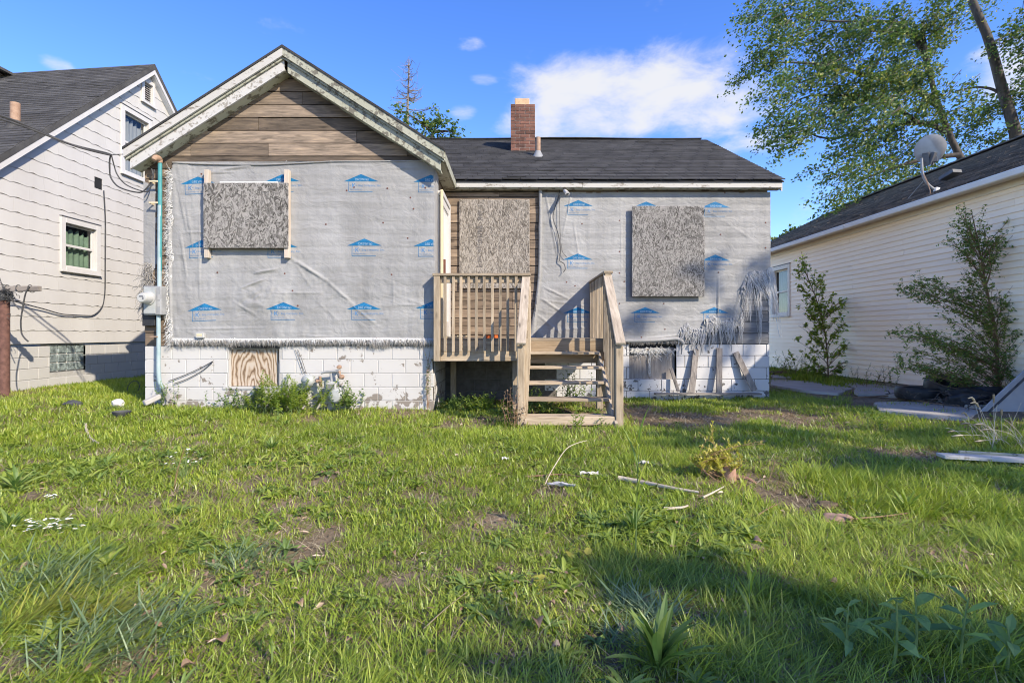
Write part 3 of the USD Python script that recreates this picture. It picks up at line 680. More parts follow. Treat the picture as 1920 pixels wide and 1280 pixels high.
part(wrapf, 'frayed_hem', fringe(-5.02, XC + .01, 1.065, .945, YF, 1500), 'thread_grey', kind='stuff')
part(wrapf, 'frayed_hem', fringe(-5.02, XC + .01, 1.07, .985, YF - .01, 700), 'tread_thread', kind='stuff')
part(wrapr, 'frayed_hem', fringe(1.65, 2.98, 1.04, .95, YR, 420), 'thread_grey', kind='stuff')
part(wrapf, 'hem_roll', tube(spline([(-5.02, YF - .02, 1.06), (-3.6, YF - .03, 1.055), (-2.4, YF - .026, 1.065), (XC, YF - .02, 1.055)], 30), .022, 8), 'tread_thread', smooth=True)
part(wrapr, 'hem_roll', tube(spline([(1.6, YR - .03, 1.02), (2.4, YR - .05, 1.03), (2.85, YR - .05, 1.06), (2.98, YR - .04, .98)], 30), .035, 8), 'house_wrap', smooth=True)
# torn lower right: threads gather in hanks
gath = [(1300, 645, 1276, 1312, 60, .35), (1335, 640, 1322, 1345, 60, .5), (1362, 622, 1325, 1392, 150, .25), (1364, 648, 1350, 1374, 70, .25), (1388, 632, 1376, 1392, 70, .3), (1402, 600, 1391, 1410, 60, .5), (1423, 632, 1405, 1425, 60, .22), (1444, 574, 1396, 1440, 70, .25), (1450, 602, 1425, 1447, 70, .25), (1458, 626, 1436, 1447, 60, .3), (1440, 560, 1400, 1446, 60, .6)]
allt, dark = [], []
for (gx, gy, xa, xb, k, spread) in gath:
    k = int(k * .42); px_ = R.uniform(xa, xb, k); bx = (px_ - 960) * YR / 1000.; bz = torn_z(bx) + .03
    b_ = np.stack([bx, YR - .03 - R.uniform(0, .02, k), bz], 1)
    tx, tz = pxf(gx, gy, YR)
    far = R.uniform(.35, 1.1, k)[:, None]
    e_ = np.stack([tx + (bx - tx) * spread * R.uniform(0, 1, k), YR - .05 - R.uniform(0, .05, k) - (.06 if gx > 1440 else 0), tz + R.normal(0, .04, k)], 1)
    allt.append(threads(b_, b_ + (e_ - b_) * far, .006, .003, .02, 6, .016))
x = R.uniform(2.9, 4.0, 200); b_ = np.stack([x, YR - .03 - 0 * x, torn_z(x) + .03], 1)
allt.append(threads(b_, b_ + np.stack([R.normal(0, .04, 200), R.uniform(-.04, 0, 200), -R.uniform(.05, .35, 200)], 1), .008, .003, .01, 4, .01))
k = 46; x = R.uniform(2.95, 4.46, k); b_ = np.stack([x, YR - .035 - 0 * x, torn_z(x) + .05], 1)
part(wrapr, 'torn_strip', threads(b_, b_ + np.stack([R.normal(0, .06, k), R.uniform(-.05, 0, k), -R.uniform(.15, .6, k)], 1), .045, .012, .02, 7, .014), 'house_wrap', kind='stuff')
part(wrapr, 'torn_threads', allt, 'tread_thread', 'long threads of torn wrap hanging over bare planks', kind='stuff')
# torn left corner
allt = []
zz = R.uniform(1.0, 3.55, 620); xx_ = -5.05 + rag(zz, 2, .05, 7)
b_ = np.stack([xx_ + .02, YF - .02 - 0 * zz, zz], 1)
allt.append(threads(b_, b_ + np.stack([-R.uniform(.02, .11, 620), -R.uniform(0, .04, 620), R.normal(-.05, .07, 620)], 1), .008, .004, .012, 4, .01))
part(wrapf, 'torn_threads', allt, 'tread_thread', 'ragged fringe along the torn left edge', kind='stuff')
rem = part(house, 'building_wrap', sheet(XL - .004, -5.2, 1.95, 3.42, YF - .002, lambda x, z: .02 + .03 * wob(x, z, (6, 2), 51), lambda x, z: (x < -5.255 + rag(z, 8, .03, 6) - .1 * sst(2.2, 1.95, z)) & (z < 3.38 + rag(x, 3, .05, 6))), 'house_wrap', 'torn remnant of wrap left of the conduit', smooth=True)
zz = R.uniform(1.55, 2.2, 260); b_ = np.stack([R.uniform(-5.42, -5.3, 260), YF - .025 - 0 * zz, zz], 1)
part(rem, 'torn_threads', threads(b_, b_ + np.stack([R.normal(-.05, .06, 260), -R.uniform(0, .05, 260), -R.uniform(.04, .25, 260)], 1), .008, .004, .02, 4, .015), 'thread_grey', kind='stuff')

# printed houses: blue roof, white lettering in it, K mark and maker's line below
def on(Y, dfun, v2, off):
    return np.stack([v2[:, 0], Y - dfun(v2[:, 0], v2[:, 1]) - off, v2[:, 1]], 1)


def fine(poly, n=10):
    """triangle strip columns of a convex (x, z) outline, so that it follows the folds"""
    m = trimesh.creation.triangulate_polygon(sg.Polygon(poly), engine='earcut')
    v, f = np.c_[m[0], np.zeros(len(m[0]))], m[1]
    for _ in range(n):
        v, f = trimesh.remesh.subdivide(v, f)
    return v[:, :2], f


def text2(t, hgt, bold=False):
    m = meshkit.text_mesh(t, hgt, .001, bold); v = np.array(m.vertices); f = np.array(m.faces)
    up = np.abs(v[f][:, :, 2].mean(1) - v[:, 2].max()) < 1e-5
    return v[:, :2], f[up]


T1, T2, T3, T4 = text2('DRI', .034), text2('Wrap', .034), text2('K', .062, True), text2('Bag Company, Inc.', .03)


def logo(parent, Y, dfun, px, py, clip=None, slant=0.):
    cx, cz = pxf(px, py, Y); s = 1.0
    def put(v, f, off):
        return on(Y - (.004 if Y == YF else .006), dfun, np.stack([cx + v[:, 0] * s, cz + v[:, 1] * s + slant * v[:, 0]], 1), off), f[:, ::1]
    roof_, body, ink, pale = [], [], [], []
    v, f = fine([(-.255, 0), (.255, 0), (0, .105)], 4); roof_.append(put(v, f, .002))
    for rc in ([(-.185, -.155), (-.178, -.155), (-.178, 0), (-.185, 0)], [(-.178, -.155), (.17, -.155), (.17, -.147), (-.178, -.147)]):
        v, f = fine(rc, 4); body.append(put(v, f, .002))
    for tx, (v, f) in ((-.088, T1), (.0, T2)): pale.append(put(v + [tx, .012], f, .0035))
    ink.append(put(T3[0] + [-.14, -.09], T3[1], .002)); ink.append(put(T4[0] * .92 + [-.04, -.075], T4[1], .002))
    for a in (-.165, -.08):
        v, f = fine([(a, -.064), (a + .018, -.064), (a + .018, -.056), (a, -.056)], 1); ink.append(put(v, f, .002))
    for q in (T4,):
        ink.append(put(q[0] * .5 + [-.165, -.125], q[1], .002))
    def fix(ms):
        v, f = join(ms)
        nrm = np.cross(v[f[:, 1]] - v[f[:, 0]], v[f[:, 2]] - v[f[:, 0]])[:, 1]
        f = np.where((nrm > 0)[:, None], f[:, ::-1], f)
        if clip is not None: f = f[clip(v[f].mean(1)[:, 0], v[f].mean(1)[:, 2])]
        return v, f
    part(parent, 'printed_house', fix(roof_ + body), 'logo_blue', kind='stuff' if clip is not None else None); part(parent, 'printed_lettering', fix(pale), 'logo_pale'); part(parent, 'printed_mark', fix(ink), 'logo_ink')


for (px, py, sl) in [(678, 341, 0), (372, 345, .05), (530, 341, .02), (684, 461, 0), (380, 464, .04), (527, 464, 0), (385, 582, .04), (533, 580, 0), (683, 580, 0)]:
    logo(wrapf, YF, d_front, px, py, slant=sl)
for (px, py) in [(808, 342), (808, 462), (812, 578)]:
    logo(wrapf, YF, d_front, px, py, clip=lambda x, z: x < XC + .005)
for (px, py) in [(1084, 387), (1211, 390), (1340, 390), (1083, 487), (1340, 489), (1083, 587), (1209, 587)]:
    logo(wrapr, YR, d_rear, px, py)
logo(wrapr, YR, d_rear, 1338, 587, clip=lambda x, z: z > torn_z(x) + .02)
# cap nails and rust spots on the wrap
nails = []
for (px, py) in [(651, 358), (665, 352), (727, 354), (798, 353), (612, 421), (719, 418), (765, 447), (776, 392), (770, 371), (535, 513), (409, 511), (379, 327), (735, 515), (560, 573), (707, 634), (550, 545)]:
    x, z = pxf(px, py); nails.append(disc_lathe([(.0, -.006), (.012, -.005), (.013, 0)], (x, YF - .004 - float(d_front(np.array(x), np.array(z))), z), 'y', 8))
part(wrapf, 'nail_head', nails, 'nail_rust', kind='stuff')
nails = []
for (px, py) in [(1161, 414), (1161, 472), (1161, 512), (1062, 529), (1078, 536), (1091, 420), (1434, 418), (1434, 465), (1350, 440), (1346, 511), (1244, 569), (1161, 569), (1202, 632), (1170, 528), (1157, 360), (1358, 362), (1246, 617)]:
    x, z = pxf(px, py, YR); nails.append(disc_lathe([(.0, -.006), (.012, -.005), (.013, 0)], (x, YR - .006 - float(d_rear(np.array(x), np.array(z))), z), 'y', 8))
part(wrapr, 'nail_head', nails, 'nail_rust', kind='stuff')

# ---- boards over the windows
def strands(parent, x0, x1, z0, z1, y, n, m, lean_, big=1.):
    """pressed wood strands showing on the face of the board"""
    c = np.stack([R.uniform(x0 + .01, x1 - .01, n), R.uniform(z0 + .01, z1 - .01, n)], 1)
    L = big * R.uniform(.02, .085, n) * R.choice([.6, 1, 1.35], n); w = big * R.uniform(.004, .017, n); a = R.normal(0, lean_, n)
    u = np.stack([np.sin(a), np.cos(a)], 1); s = np.stack([np.cos(a), -np.sin(a)], 1)
    k = np.array([[-.5, -.35], [-.42, .4], [.1, .5], [.5, .25], [.46, -.4], [0, -.5]])
    kk = k[None] * R.uniform(.7, 1.2, (n, 6, 2))
    xz = c[:, None] + u[:, None] * (kk[:, :, :1] * L[:, None, None]) + s[:, None] * (kk[:, :, 1:] * w[:, None, None])
    xz[..., 0] = np.clip(xz[..., 0], x0 + .001, x1 - .001); xz[..., 1] = np.clip(xz[..., 1], z0 + .001, z1 - .001)
    off = R.uniform(.001, .006, n)
    v = np.stack([xz[..., 0], np.repeat((y - off)[:, None], 6, 1), xz[..., 1]], -1).reshape(-1, 3)
    b_ = np.arange(n)[:, None] * 6
    f = np.concatenate([b_ + np.array([[0, i, i + 1]]) for i in range(1, 5)], 0)
    part(parent, 'wood_strand', (v, f), m, kind='stuff')


fb = part(house, 'window_board', bev(-4.50, -3.262, YF - .125, YF - .105, 2.395, 3.345, .003), 'osb_grey', 'grey strand board over the front window, on two battens')
strands(fb, -4.5, -3.262, 2.395, 3.345, YF - .125, 1700, 'strand', .8, 1.55)
for (a, b) in ((-4.505, -4.437), (-3.335, -3.262)):
    part(fb, 'batten', bev(a, b, YF - .104, YF - .03, 2.255, 3.545, .004), 'batten')
part(fb, 'window_head', bev(-4.3, -3.45, YF - .06, YF - .03, 3.345, 3.385, .004), 'white_trim')
rb = part(house, 'window_board', bev(2.065, 3.312, YR - .115, YR - .095, 1.785, 3.342, .003), 'osb_grey', 'tall grey strand board over the right rear window')
strands(rb, 2.065, 3.312, 1.785, 3.342, YR - .115, 3400, 'strand', .8, 1.2)
part(house, 'board_packing', [box(2.12, 2.2, YR - .094, YR - .01, 1.82, 3.3), box(3.18, 3.26, YR - .094, YR - .01, 1.82, 3.3)], 'batten')
db = part(house, 'window_board', bev(-.91, .306, YR - .06, YR - .04, 1.93, 3.47, .003), 'osb_tan', 'tan strand board with a faded ink stamp over the window behind the porch')
strands(db, -.91, .306, 1.93, 3.47, YR - .06, 3000, 'strand_tan', .4, 1.25)
part(house, 'board_packing', [box(-.86, -.76, YR - .039, YR - .013, 1.96, 3.44), box(.16, .26, YR - .039, YR - .013, 1.96, 3.44)], 'plank_dark')
st = []
def stamp(t, hgt, z, bold=False):
    v, f = text2(t, hgt, bold)
    st.append((np.stack([-.585 + v[:, 1], 0 * v[:, 0] + YR - .068, z - v[:, 0]], 1), f[:, ::-1]))
stamp('APA', .06, 3.28, True); stamp('24/16', .07, 3.02, True); stamp('7/16', .06, 2.75); stamp('SPAN', .05, 2.5); stamp('APA', .06, 2.22, True)
for z_ in (3.4, 3.36, 3.15, 3.11, 2.82, 2.55, 2.3, 2.04, 2.0): st.append(box(-.59, -.51, YR - .0685, YR - .0675, z_, z_ + .006))
v, f = join(st); nr = np.cross(v[f[:, 1]] - v[f[:, 0]], v[f[:, 2]] - v[f[:, 0]])[:, 1]
part(db, 'ink_stamp', (v, f), 'stamp_ink')

# basement openings
bw = part(house, 'basement_window', bev(fw[0] + .012, fw[1] - .012, YF + .075, YF + .095, fw[2] + .004, fw[3] - .02, .003), 'plywood_swirl', 'basement opening closed with swirl-grained plywood')
part(bw, 'reveal', [box(fw[0], fw[0] + .011, YF + .01, YF + .12, fw[2], fw[3]), box(fw[1] - .011, fw[1], YF + .01, YF + .12, fw[2], fw[3]), box(fw[0], fw[1], YF + .096, YF + .13, fw[2], FT), box(fw[0] - .06, fw[1] + .06, YF - .02, YF + .07, fw[2] - .03, fw[2] + .002)], 'block_paint')
part(bw, 'lintel', box(fw[0] - .02, fw[1] + .02, YF + .012, YF + .3, fw[3] + .002, FT + .03), 'tar')
bw2 = part(house, 'basement_window', bev(rw[0] + .01, rw[1] - .01, YR + .06, YR + .08, rw[2] + .004, rw[3] - .02, .003), 'plywood_grey', 'basement opening closed with grey plywood under a white strip')
part(bw2, 'window_rail', bev(rw[0] + .04, rw[1] - .1, YR + .02, YR + .045, .8, .885, .004), 'paint_trim')
part(bw2, 'reveal', [box(rw[0], rw[1], YR + .082, YR + .13, rw[2], FT)], 'tar')
k = 70; b_ = np.stack([R.uniform(2.05, 2.85, k), YR - .0 * np.ones(k), R.uniform(.83, .93, k)], 1)
part(bw2, 'torn_threads', [threads(b_, b_ + np.stack([R.normal(0, .1, k), R.uniform(-.04, .02, k), -R.uniform(.02, .2, k)], 1), .008, .003, .01, 5, .012),
                           threads(np.array([[2.4, YR + .02, .86]] * 14) + R.normal(0, .01, (14, 3)), np.array([[2.4, YR + .03, .4]] * 14) + R.normal(0, .012, (14, 3)), .006, .004, 0, 5, .008)], 'tread_thread', kind='stuff')

# ---- roofs
YO = YF - .285                           # front edge of the gable overhang
xl, xr = -5.56, -.965


def slope_board(x0, x1, top, bot, y0, y1):
    """board under the front gable slope: vertical drop top..bot below the roof surface"""
    return prism([(x0, float(roofz(x0)) - bot), (x1, float(roofz(x1)) - bot), (x1, float(roofz(x1)) - top), (x0, float(roofz(x0)) - top)], y0, y1)


roof1 = part(house, 'front_gable_roof', [slope_board(xl, APX, .0, .035, YO - .012, 11.77), slope_board(APX, xr, .0, .035, YO - .012, 11.77)], 'roof_shingle', 'gable roof with dark shingles over the front wall')
for (a, b, m2) in ((xl + .01, APX, 'paint_trim'), (APX, xr - .01, 'paint_worn')):
    part(roof1, 'rake_board', slope_board(a, b, .037, .15, YO, YO + .03), m2)
    part(roof1, 'rake_moulding', slope_board(a, b, .151, .185, YO + .035, YO + .06), 'paint_worn')
    part(roof1, 'rake_board', slope_board(a + .05, b - (.05 if b > APX + .1 else 0), .178, .335, YO + .065, YO + .095), 'paint_rake' if a < APX - 1 else 'paint_worn')
    part(roof1, 'soffit', slope_board(a + .06, b - (.06 if b > APX + .1 else 0), .3, .325, YO + .096, YF + .01), 'paint_soffit')
    part(roof1, 'roof_deck', slope_board(a + .02, b - .02, .0355, .075, YO + .031, 11.5), 'plank_dark')
# eave boards running back along both sides
part(roof1, 'eave_board', prism([(xr - .02, roofz(xr) - .16), (xr + .005, roofz(xr) - .16), (xr + .005, roofz(xr) - .037), (xr - .02, roofz(xr) - .037)], YO + .035, YE), 'paint_worn', 'weathered eave board above the side door')
part(roof1, 'eave_soffit', box(XC - .01, xr - .022, YO + .1, YR - .02, roofz(xr) - .17, roofz(xr) - .15), 'paint_soffit')
part(roof1, 'eave_board', prism([(xl, roofz(xl) - .16), (xl + .02, roofz(xl) - .16), (xl + .02, roofz(xl) - .037), (xl, roofz(xl) - .037)], YO + .035, 16.), 'paint_trim')

xe = XR + .165
def main_z(y): return EZ + PR * (np.asarray(y, float) - YE)


slab = prism([(YE, EZ - .03), (RY, RZ - .03), (2 * RY - YE, EZ - .03), (2 * RY - YE, EZ - .06), (RY, RZ - .07), (YE, EZ - .06)], XL - .33, xe - .004, axis='x')
roof2 = part(house, 'main_roof', slab, 'roof_shingle', 'long dark shingle roof with its ridge behind')


def shingle_strips(parent, mat_, to_world, u0, u1, vlen, expo=.127, width=.914, tabs=3, jit=.003, visible=None, limit=300, lift=.012):
    """courses of tab shingles; to_world(u, v, h): u along the eave, v up the slope, h off it"""
    rows = int(vlen / expo); out = []
    for r_ in range(rows):
        u = u0 - ((r_ * .1524 + (r_ % 3) * .07) % width)
        while u < u1:
            ms = []
            for t in range(tabs):
                a, b = u + t * width / tabs, u + (t + 1) * width / tabs - .011
                a, b = max(a, u0), min(b, u1)
                if b - a < .03: continue
                if visible and not visible((a + b) / 2, (r_ + .5) * expo): continue
                v0 = r_ * expo + R.normal(0, jit); v1 = (r_ + 1) * expo + .02
                h0 = lift + abs(R.normal(0, .002)) + (R.uniform(0, .012) if R.rand() < .03 else 0)
                c = np.array([to_world(a, v0, 0), to_world(b, v0, 0), to_world(b, v0, h0), to_world(a, v0, h0), to_world(a, v1, .003), to_world(b, v1, .003)])
                ms.append((c, np.array([[0, 1, 2], [0, 2, 3], [3, 2, 5], [3, 5, 4], [0, 3, 4], [1, 5, 2]])))
            if ms: out.append((r_, join(ms)))
            u += width
    for _, m in out[:limit]: part(parent, 'shingle', m, mat_)
    rest = [m for _, m in out[limit:]]
    if rest: part(parent, 'shingle_course', rest, mat_, kind='stuff')


nv = np.array([0, -PR, 1]) / math.hypot(PR, 1); sv = np.array([0, 1, PR]) / math.hypot(PR, 1)
shingle_strips(roof2, 'roof_shingle', lambda u, v, h: np.array([u, YE - .03, EZ - .046]) + sv * v + nv * (h + .028), -3.2, xe, math.hypot(RY - YE, RZ - EZ) - .0,
               visible=lambda u, v: EZ + v * sv[2] > float(roofz(u)) - .1)
part(roof2, 'ridge_cap', [beam((a, RY, RZ + .0 + .012 * math.sin(a * 1.3)), (a + .32, RY, RZ + .012 * math.sin((a + .3) * 1.3)), .22, .02) for a in np.arange(-5.4, xe - .2, .3)], 'roof_shingle')
part(roof2, 'fascia', [bev(xr + .01, 1.2, YE + .0, YE + .025, 3.645, EZ - .05, .004), bev(1.204, xe - .03, YE + .0, YE + .025, 3.64, EZ - .05, .004)], 'paint_trim', 'white fascia with paint flaking off')
part(roof2, 'soffit', box(XC, xe - .03, YE + .026, YR - .0, 3.63, 3.645), 'paint_soffit')
part(roof2, 'drip_edge', box(xr + .01, xe, YE - .015, YE - .001, EZ - .06, EZ - .04), 'tar')
part(roof2, 'rake_board', prism([(YE + .03, EZ - .2), (RY, RZ - .2), (RY, RZ - .072), (YE + .03, EZ - .062)], xe - .03, xe - .008, axis='x'), 'paint_trim')
part(house, 'gable_wall', prism([(YR + .02, 3.65), (2 * RY - YR, 3.65), (RY, RZ - .2)], XR - .06, XR - .01, axis='x'), 'plank_grey')
part(house, 'gable_wall', prism([(YR + .02, 3.65), (2 * RY - YR, 3.65), (RY, RZ - .2)], XL, XL + .05, axis='x'), 'plank_grey')

# chimney
cx0, cx1, cy0, cy1, cz0, cz1 = -.03, .495, 11.4, 11.85, 4.85, 6.05
ch = part(house, 'chimney', [box(cx0 + .008, cx1 - .008, cy0 + .008, cy1, cz0 - .3, cz1 - .01)], 'brick_mortar', 'red brick chimney stack')
nrow = int(round((cz1 - cz0 - .1) / .0715))
for r_ in range(nrow):
    z0_ = cz1 - (r_ + 1) * .0715
    cuts = [cx0, cx0 + .2, cx0 + .3 + .11, cx1] if r_ % 2 else [cx0, cx0 + .1, cx0 + .31, cx1]
    for a, b in zip(cuts[:-1], cuts[1:]):
        part(ch, 'brick', bev(a + .004, b - .004, cy0 - R.uniform(-.002, .004), cy0 + .09, z0_ + .005, z0_ + .0685, .004), 'brick_red')
    part(ch, 'brick', bev(cx1 - .09, cx1 + R.uniform(-.002, .003), cy0 + .094, cy0 + .29, z0_ + .005, z0_ + .0685, .004), 'brick_red')
part(ch, 'flue', [bev(cx0 + .09, cx1 - .12, cy0 + .08, cy1 - .08, cz1 - .02, cz1 + .16, .01)], 'flue_clay')
part(ch, 'mortar_cap', [bev(cx0 + .05, cx1 - .05, cy0 + .04, cy1 - .04, cz1 - .012, cz1 + .015, .01)], 'brick_mortar')
part(ch, 'flashing', [bev(cx0 - .015, cx1 + .015, cy0 - .02, cy0 + .1, cz0 - .2, cz0 + .07, .005)], 'grey_steel', 'grey metal flashing at the foot of the stack')
vp = part(house, 'vent_pipe', disc_lathe([(.052, -.1), (.052, .38), (.045, .38), (.045, .2)], (.535, 10.95, float(main_z(10.95))), 'z', 14), 'pipe_rust', 'short rusty vent pipe beside the chimney', smooth=40)
part(vp, 'pipe_boot', disc_lathe([(.13, -.06), (.075, .06), (.055, .1)], (.535, 10.95, float(main_z(10.95))), 'z', 14), 'grey_steel', smooth=40)

# side door on the inner wall
dy0, dy1, dX = 8.24, 9.16, XC + .1
dr = part(house, 'side_door', [box(XC - .01, XC + .03, dy0, dy1, 1.1, 3.3)], 'white_trim', 'white storm door on the side wall above the porch')
part(dr, 'door_frame', [bev(XC + .062, dX, dy0 - .06, dy0, 1.05, 3.36, .004)], 'trim_yellow', 'bare yellowish jamb')
part(dr, 'door_frame', [bev(XC - .01, dX, dy1, dy1 + .06, 1.05, 3.36, .004), bev(XC - .01, dX, dy0 + .002, dy1 - .002, 3.28, 3.36, .004)], 'vinyl_white')
for (a, b, z0_, z1_) in ((dy0 + .01, dy0 + .12, 1.1, 3.27), (dy1 - .12, dy1 - .01, 1.1, 3.27)):
    part(dr, 'stile', bev(XC + .035, dX - .015, a, b, z0_, z1_, .004), 'vinyl_white')
for (z0_, z1_) in ((1.1, 1.35), (2.02, 2.14), (3.15, 3.27)):
    part(dr, 'rail', bev(XC + .035, dX - .015, dy0 + .122, dy1 - .122, z0_, z1_, .004), 'vinyl_white')
part(dr, 'pane', (np.array([[XC + .05, a, c] for a, c in ((dy0 + .12, 1.35), (dy1 - .12, 1.35), (dy1 - .12, 3.15), (dy0 + .12, 3.15))]), np.array([[0, 1, 2], [0, 2, 3]])), 'window_glass')
for k in range(5):
    a = dy0 + .2 + k * .12
    part(dr, 'bar', bev(XC + .06, XC + .075, a, a + .02, 1.35, 3.15, .002), 'vinyl_white')
part(dr, 'handle', [bev(dX - .014, dX + .03, dy0 + .03, dy0 + .06, 2.0, 2.3, .005)], 'nail_rust')
part(house, 'side_siding', [box(XC - .01, XC + .012, dy1 + .062, YR - .02, 1.0, 3.58)], 'plank_dark')

# conduit and electric meter on the left corner
cy = YF - .1
cn = part(house, 'conduit', tube(spline([P(300, 305, cy), P(300, 420, cy), P(299, 538, cy)], 12), .028, 12), 'conduit_teal', 'teal painted electric conduit on the left corner', smooth=40)
part(cn, 'conduit_pipe', tube([P(299.7, 385, cy) - [0, .001, 0], P(299, 540, cy) - [0, .001, 0]], .0295, 12), 'conduit_pale', smooth=40)
for py in (341, 381): part(cn, 'strap', [bev(-5.29, -5.16, cy - .038, cy - .02, P(0, py, cy)[2] - .012, P(0, py, cy)[2] + .012, .003), box(-5.29, -5.28, cy - .03, YF, P(0, py, cy)[2] - .012, P(0, py, cy)[2] + .012)], 'trim_yellow')
part(cn, 'weather_head', tube(spline([P(300, 306, cy), P(299, 300, cy), P(294, 296, cy - .05), P(288, 300, cy - .1)], 10), [.034, .04, .045, .045, .05, .05, .05, .045, .04, .03], 12), 'pipe_rust', smooth=40)
low_ = spline([P(297, 590, cy), P(297.5, 640, cy), P(297, 690, cy), P(299, 715, cy), P(304, 727, cy + .02), P(308, 731, YF + .02)], 24)
part(cn, 'conduit_pipe', tube(low_, .029, 12), 'conduit_pale', smooth=40)
part(cn, 'strap', [bev(-5.275, -5.16, cy - .04, cy + .04, P(0, 631, cy)[2] - .008, P(0, 631, cy)[2] + .008, .003)], 'pipe_rust')
x0, z1 = P(281, 537, YF)[0], P(281, 538, YF)[2]; x1, z0 = P(316, 592, YF)[0], P(316, 591, YF)[2]
bx = part(house, 'meter_box', bev(x0 + .02, x1, YF - .17, YF - .02, z0, z1, .01), 'grey_steel', 'grey electric meter box with a round glass meter')
part(bx, 'cover_panel', bev(x0 + .03, x0 + .2, YF - .182, YF - .171, z0 + .02, z1 - .02, .004), 'gas_grey')
part(bx, 'meter_glass', disc_lathe([(0, -.16), (.06, -.158), (.073, -.14), (.08, -.02), (.095, -.018), (.095, 0)], (x0 + .11, YF - .183, z0 + .24), 'y', 24), 'meter_glass', smooth=40)
part(bx, 'meter_dial', [bev(x0 + .08, x0 + .135, YF - .347, YF - .342, z0 + .25, z0 + .27, .001), bev(x0 + .125, x0 + .145, YF - .347, YF - .342, z0 + .215, z0 + .25, .001)], 'label_dark')
part(bx, 'label_plate', [bev(x0 + .225, x0 + .26, YF - .173, YF - .1705, z0 + .12, z0 + .2, .001), bev(x0 + .225, x0 + .26, YF - .173, YF - .1705, z0 + .22, z0 + .3, .001)], 'dish_grey')
part(bx, 'junction_box', bev(XL + .02, XL + .21, YF - .09, YF - .015, 1.26, 1.74, .008), 'black_plastic', 'black box below the meter')
part(bx, 'seal_tag', [bev(XL + .06, XL + .11, YF - .098, YF - .091, 1.49, 1.55, .002)], 'logo_pale')
# outlet box above the basement window
ox, oz = pxf(381, 629)
ob = part(house, 'outlet_box', bev(ox - .065, ox + .055, YF - .09, YF - .03, oz - .035, oz + .04, .006), 'meter_glass', 'small outlet box above the left basement opening')
part(ob, 'outlet_face', bev(ox - .045, ox + .035, YF - .094, YF - .0905, oz - .01, oz + .03, .002), 'trim_yellow')
# thin dark lines on the front foundation
part(house, 'loose_wire', [tube(spline([P(399, 677, YF - .02), P(360, 697, YF - .03), P(316, 714, YF - .03)], 14), .006, 5), tube(spline([P(399, 678, YF - .02), P(372, 699, YF - .03), P(326, 719, YF - .03)], 14), .006, 5)], 'cable_black')
part(house, 'loose_wire', [tube(spline([P(a, 655, YF - .02), P(a + 10, 680, YF - .03), P(a + 16, 700, YF - .02)], 10), .004, 4) for a in (553, 558)], 'cable_black')
# security camera and its loose cables under the eave
sc = part(house, 'security_camera', tube([P(1059, 358, YR - .12), P(1064, 363, YR - .3)], [.032, .036], 12), 'vinyl_white', 'small white camera under the rear eave', smooth=40)
part(sc, 'bracket', [tube([P(1059, 350, YR - .1), P(1060, 358, YR - .13)], .014, 8), disc_lathe([(0, -.012), (.04, -.01), (.04, 0)], P(1059, 349, YR - .06), 'y', 12)], 'vinyl_white')
part(sc, 'lens', disc_lathe([(0, -.004), (.024, -.002), (.026, 0)], P(1064, 363, YR - .3), 'y', 12), 'black_plastic')
part(sc, 'cable', tube(spline([P(1049, 352, YR - .05), P(1048, 366, YR - .08), P(1041, 388, YR - .08), P(1037, 406, YR - .08), P(1047, 440, YR - .07), P(1051, 470, YR - .07), P(1049, 488, YR - .07), P(1058, 495, YR - .08), P(1060, 504, YR - .09), P(1056, 510, YR - .09)], 60), .007, 6), 'cable_black')
part(sc, 'cable', tube(spline([P(1049, 352, YR - .05), P(1049, 380, YR - .07), P(1050, 430, YR - .07), P(1054, 470, YR - .07), P(1063, 482, YR - .07)], 40), .004, 5), 'cable_black')

# ------------------------------------------------------------------ wooden porch with stairs
DY = 7.80; DZ = 1.077                    # front edge and top of the deck
por = thing('wooden_porch', 'weathered wooden porch with a baluster railing and five open stairs', 'porch', (.1, 8.4, 0))
dk = part(por, 'deck_frame', [box(-1.1, 1.39, DY + .045, DY + .085, .78, .995), box(-1.1, -1.06, DY + .09, 9.22, .78, 1.03), box(1.35, 1.39, DY + .09, 9.22, .78, 1.03), box(-1.05, 1.34, 8.5, 8.54, .78, 1.03)], 'deck_brown')
y = DY
while y < 9.12:
    part(dk, 'deck_board', bev(-1.115 + R.uniform(0, .01), 1.405 + R.uniform(0, .01), y, y + .135, DZ - .036, DZ + R.uniform(-.002, .002), .004), 'deck_x'); y += .142
part(por, 'rim_board', bev(-1.09, .147, DY, DY + .038, .747, 1.04, .004), 'deck_x')
part(por, 'rim_board', bev(.152, 1.41, DY, DY + .038, .747, 1.04, .004), 'deck_brown')
for x0_, x1_, y0_, z0_, z1_ in ((-1.135, -1.042, DY - .095, .747, 1.98), (.162, .255, DY + .04, 1.0, 1.98), (1.345, 1.438, DY - .06, .48, 2.02), (.01, .102, DY + .09, -.1, .778), (1.256, 1.348, DY + .09, -.1, .778), (-1.05, -.958, 9.1, -.1, .778)):
    part(por, 'post', bev(x0_, x1_, y0_, y0_ + .092, z0_, z1_, .006), 'deck_z')
part(por, 'cap_rail', bev(-1.152, .272, DY - .1, DY + .045, 1.982, 2.02, .005), 'deck_x')
part(por, 'rail', bev(-1.04, .157, DY - .042, DY - .004, 1.885, 1.98, .004), 'deck_x')
for k in range(10):
    x = -.968 + k * .1136 + R.normal(0, .003); tl = R.normal(0, .004)
    part(por, 'baluster', beam((x, DY - .062, .893 + R.normal(0, .006)), (x + tl, DY - .062, 1.98), .04, .038, up=(0, 1, 0), b=.003), 'deck_z')
part(por, 'screw_head', [disc_lathe([(0, -.003), (.006, -.002), (.007, 0)], (x_, DY - .002, z_), 'y', 7) for x_ in np.arange(-.95, .1, .114) for z_ in (.93, .99)], 'nail_rust', kind='stuff')
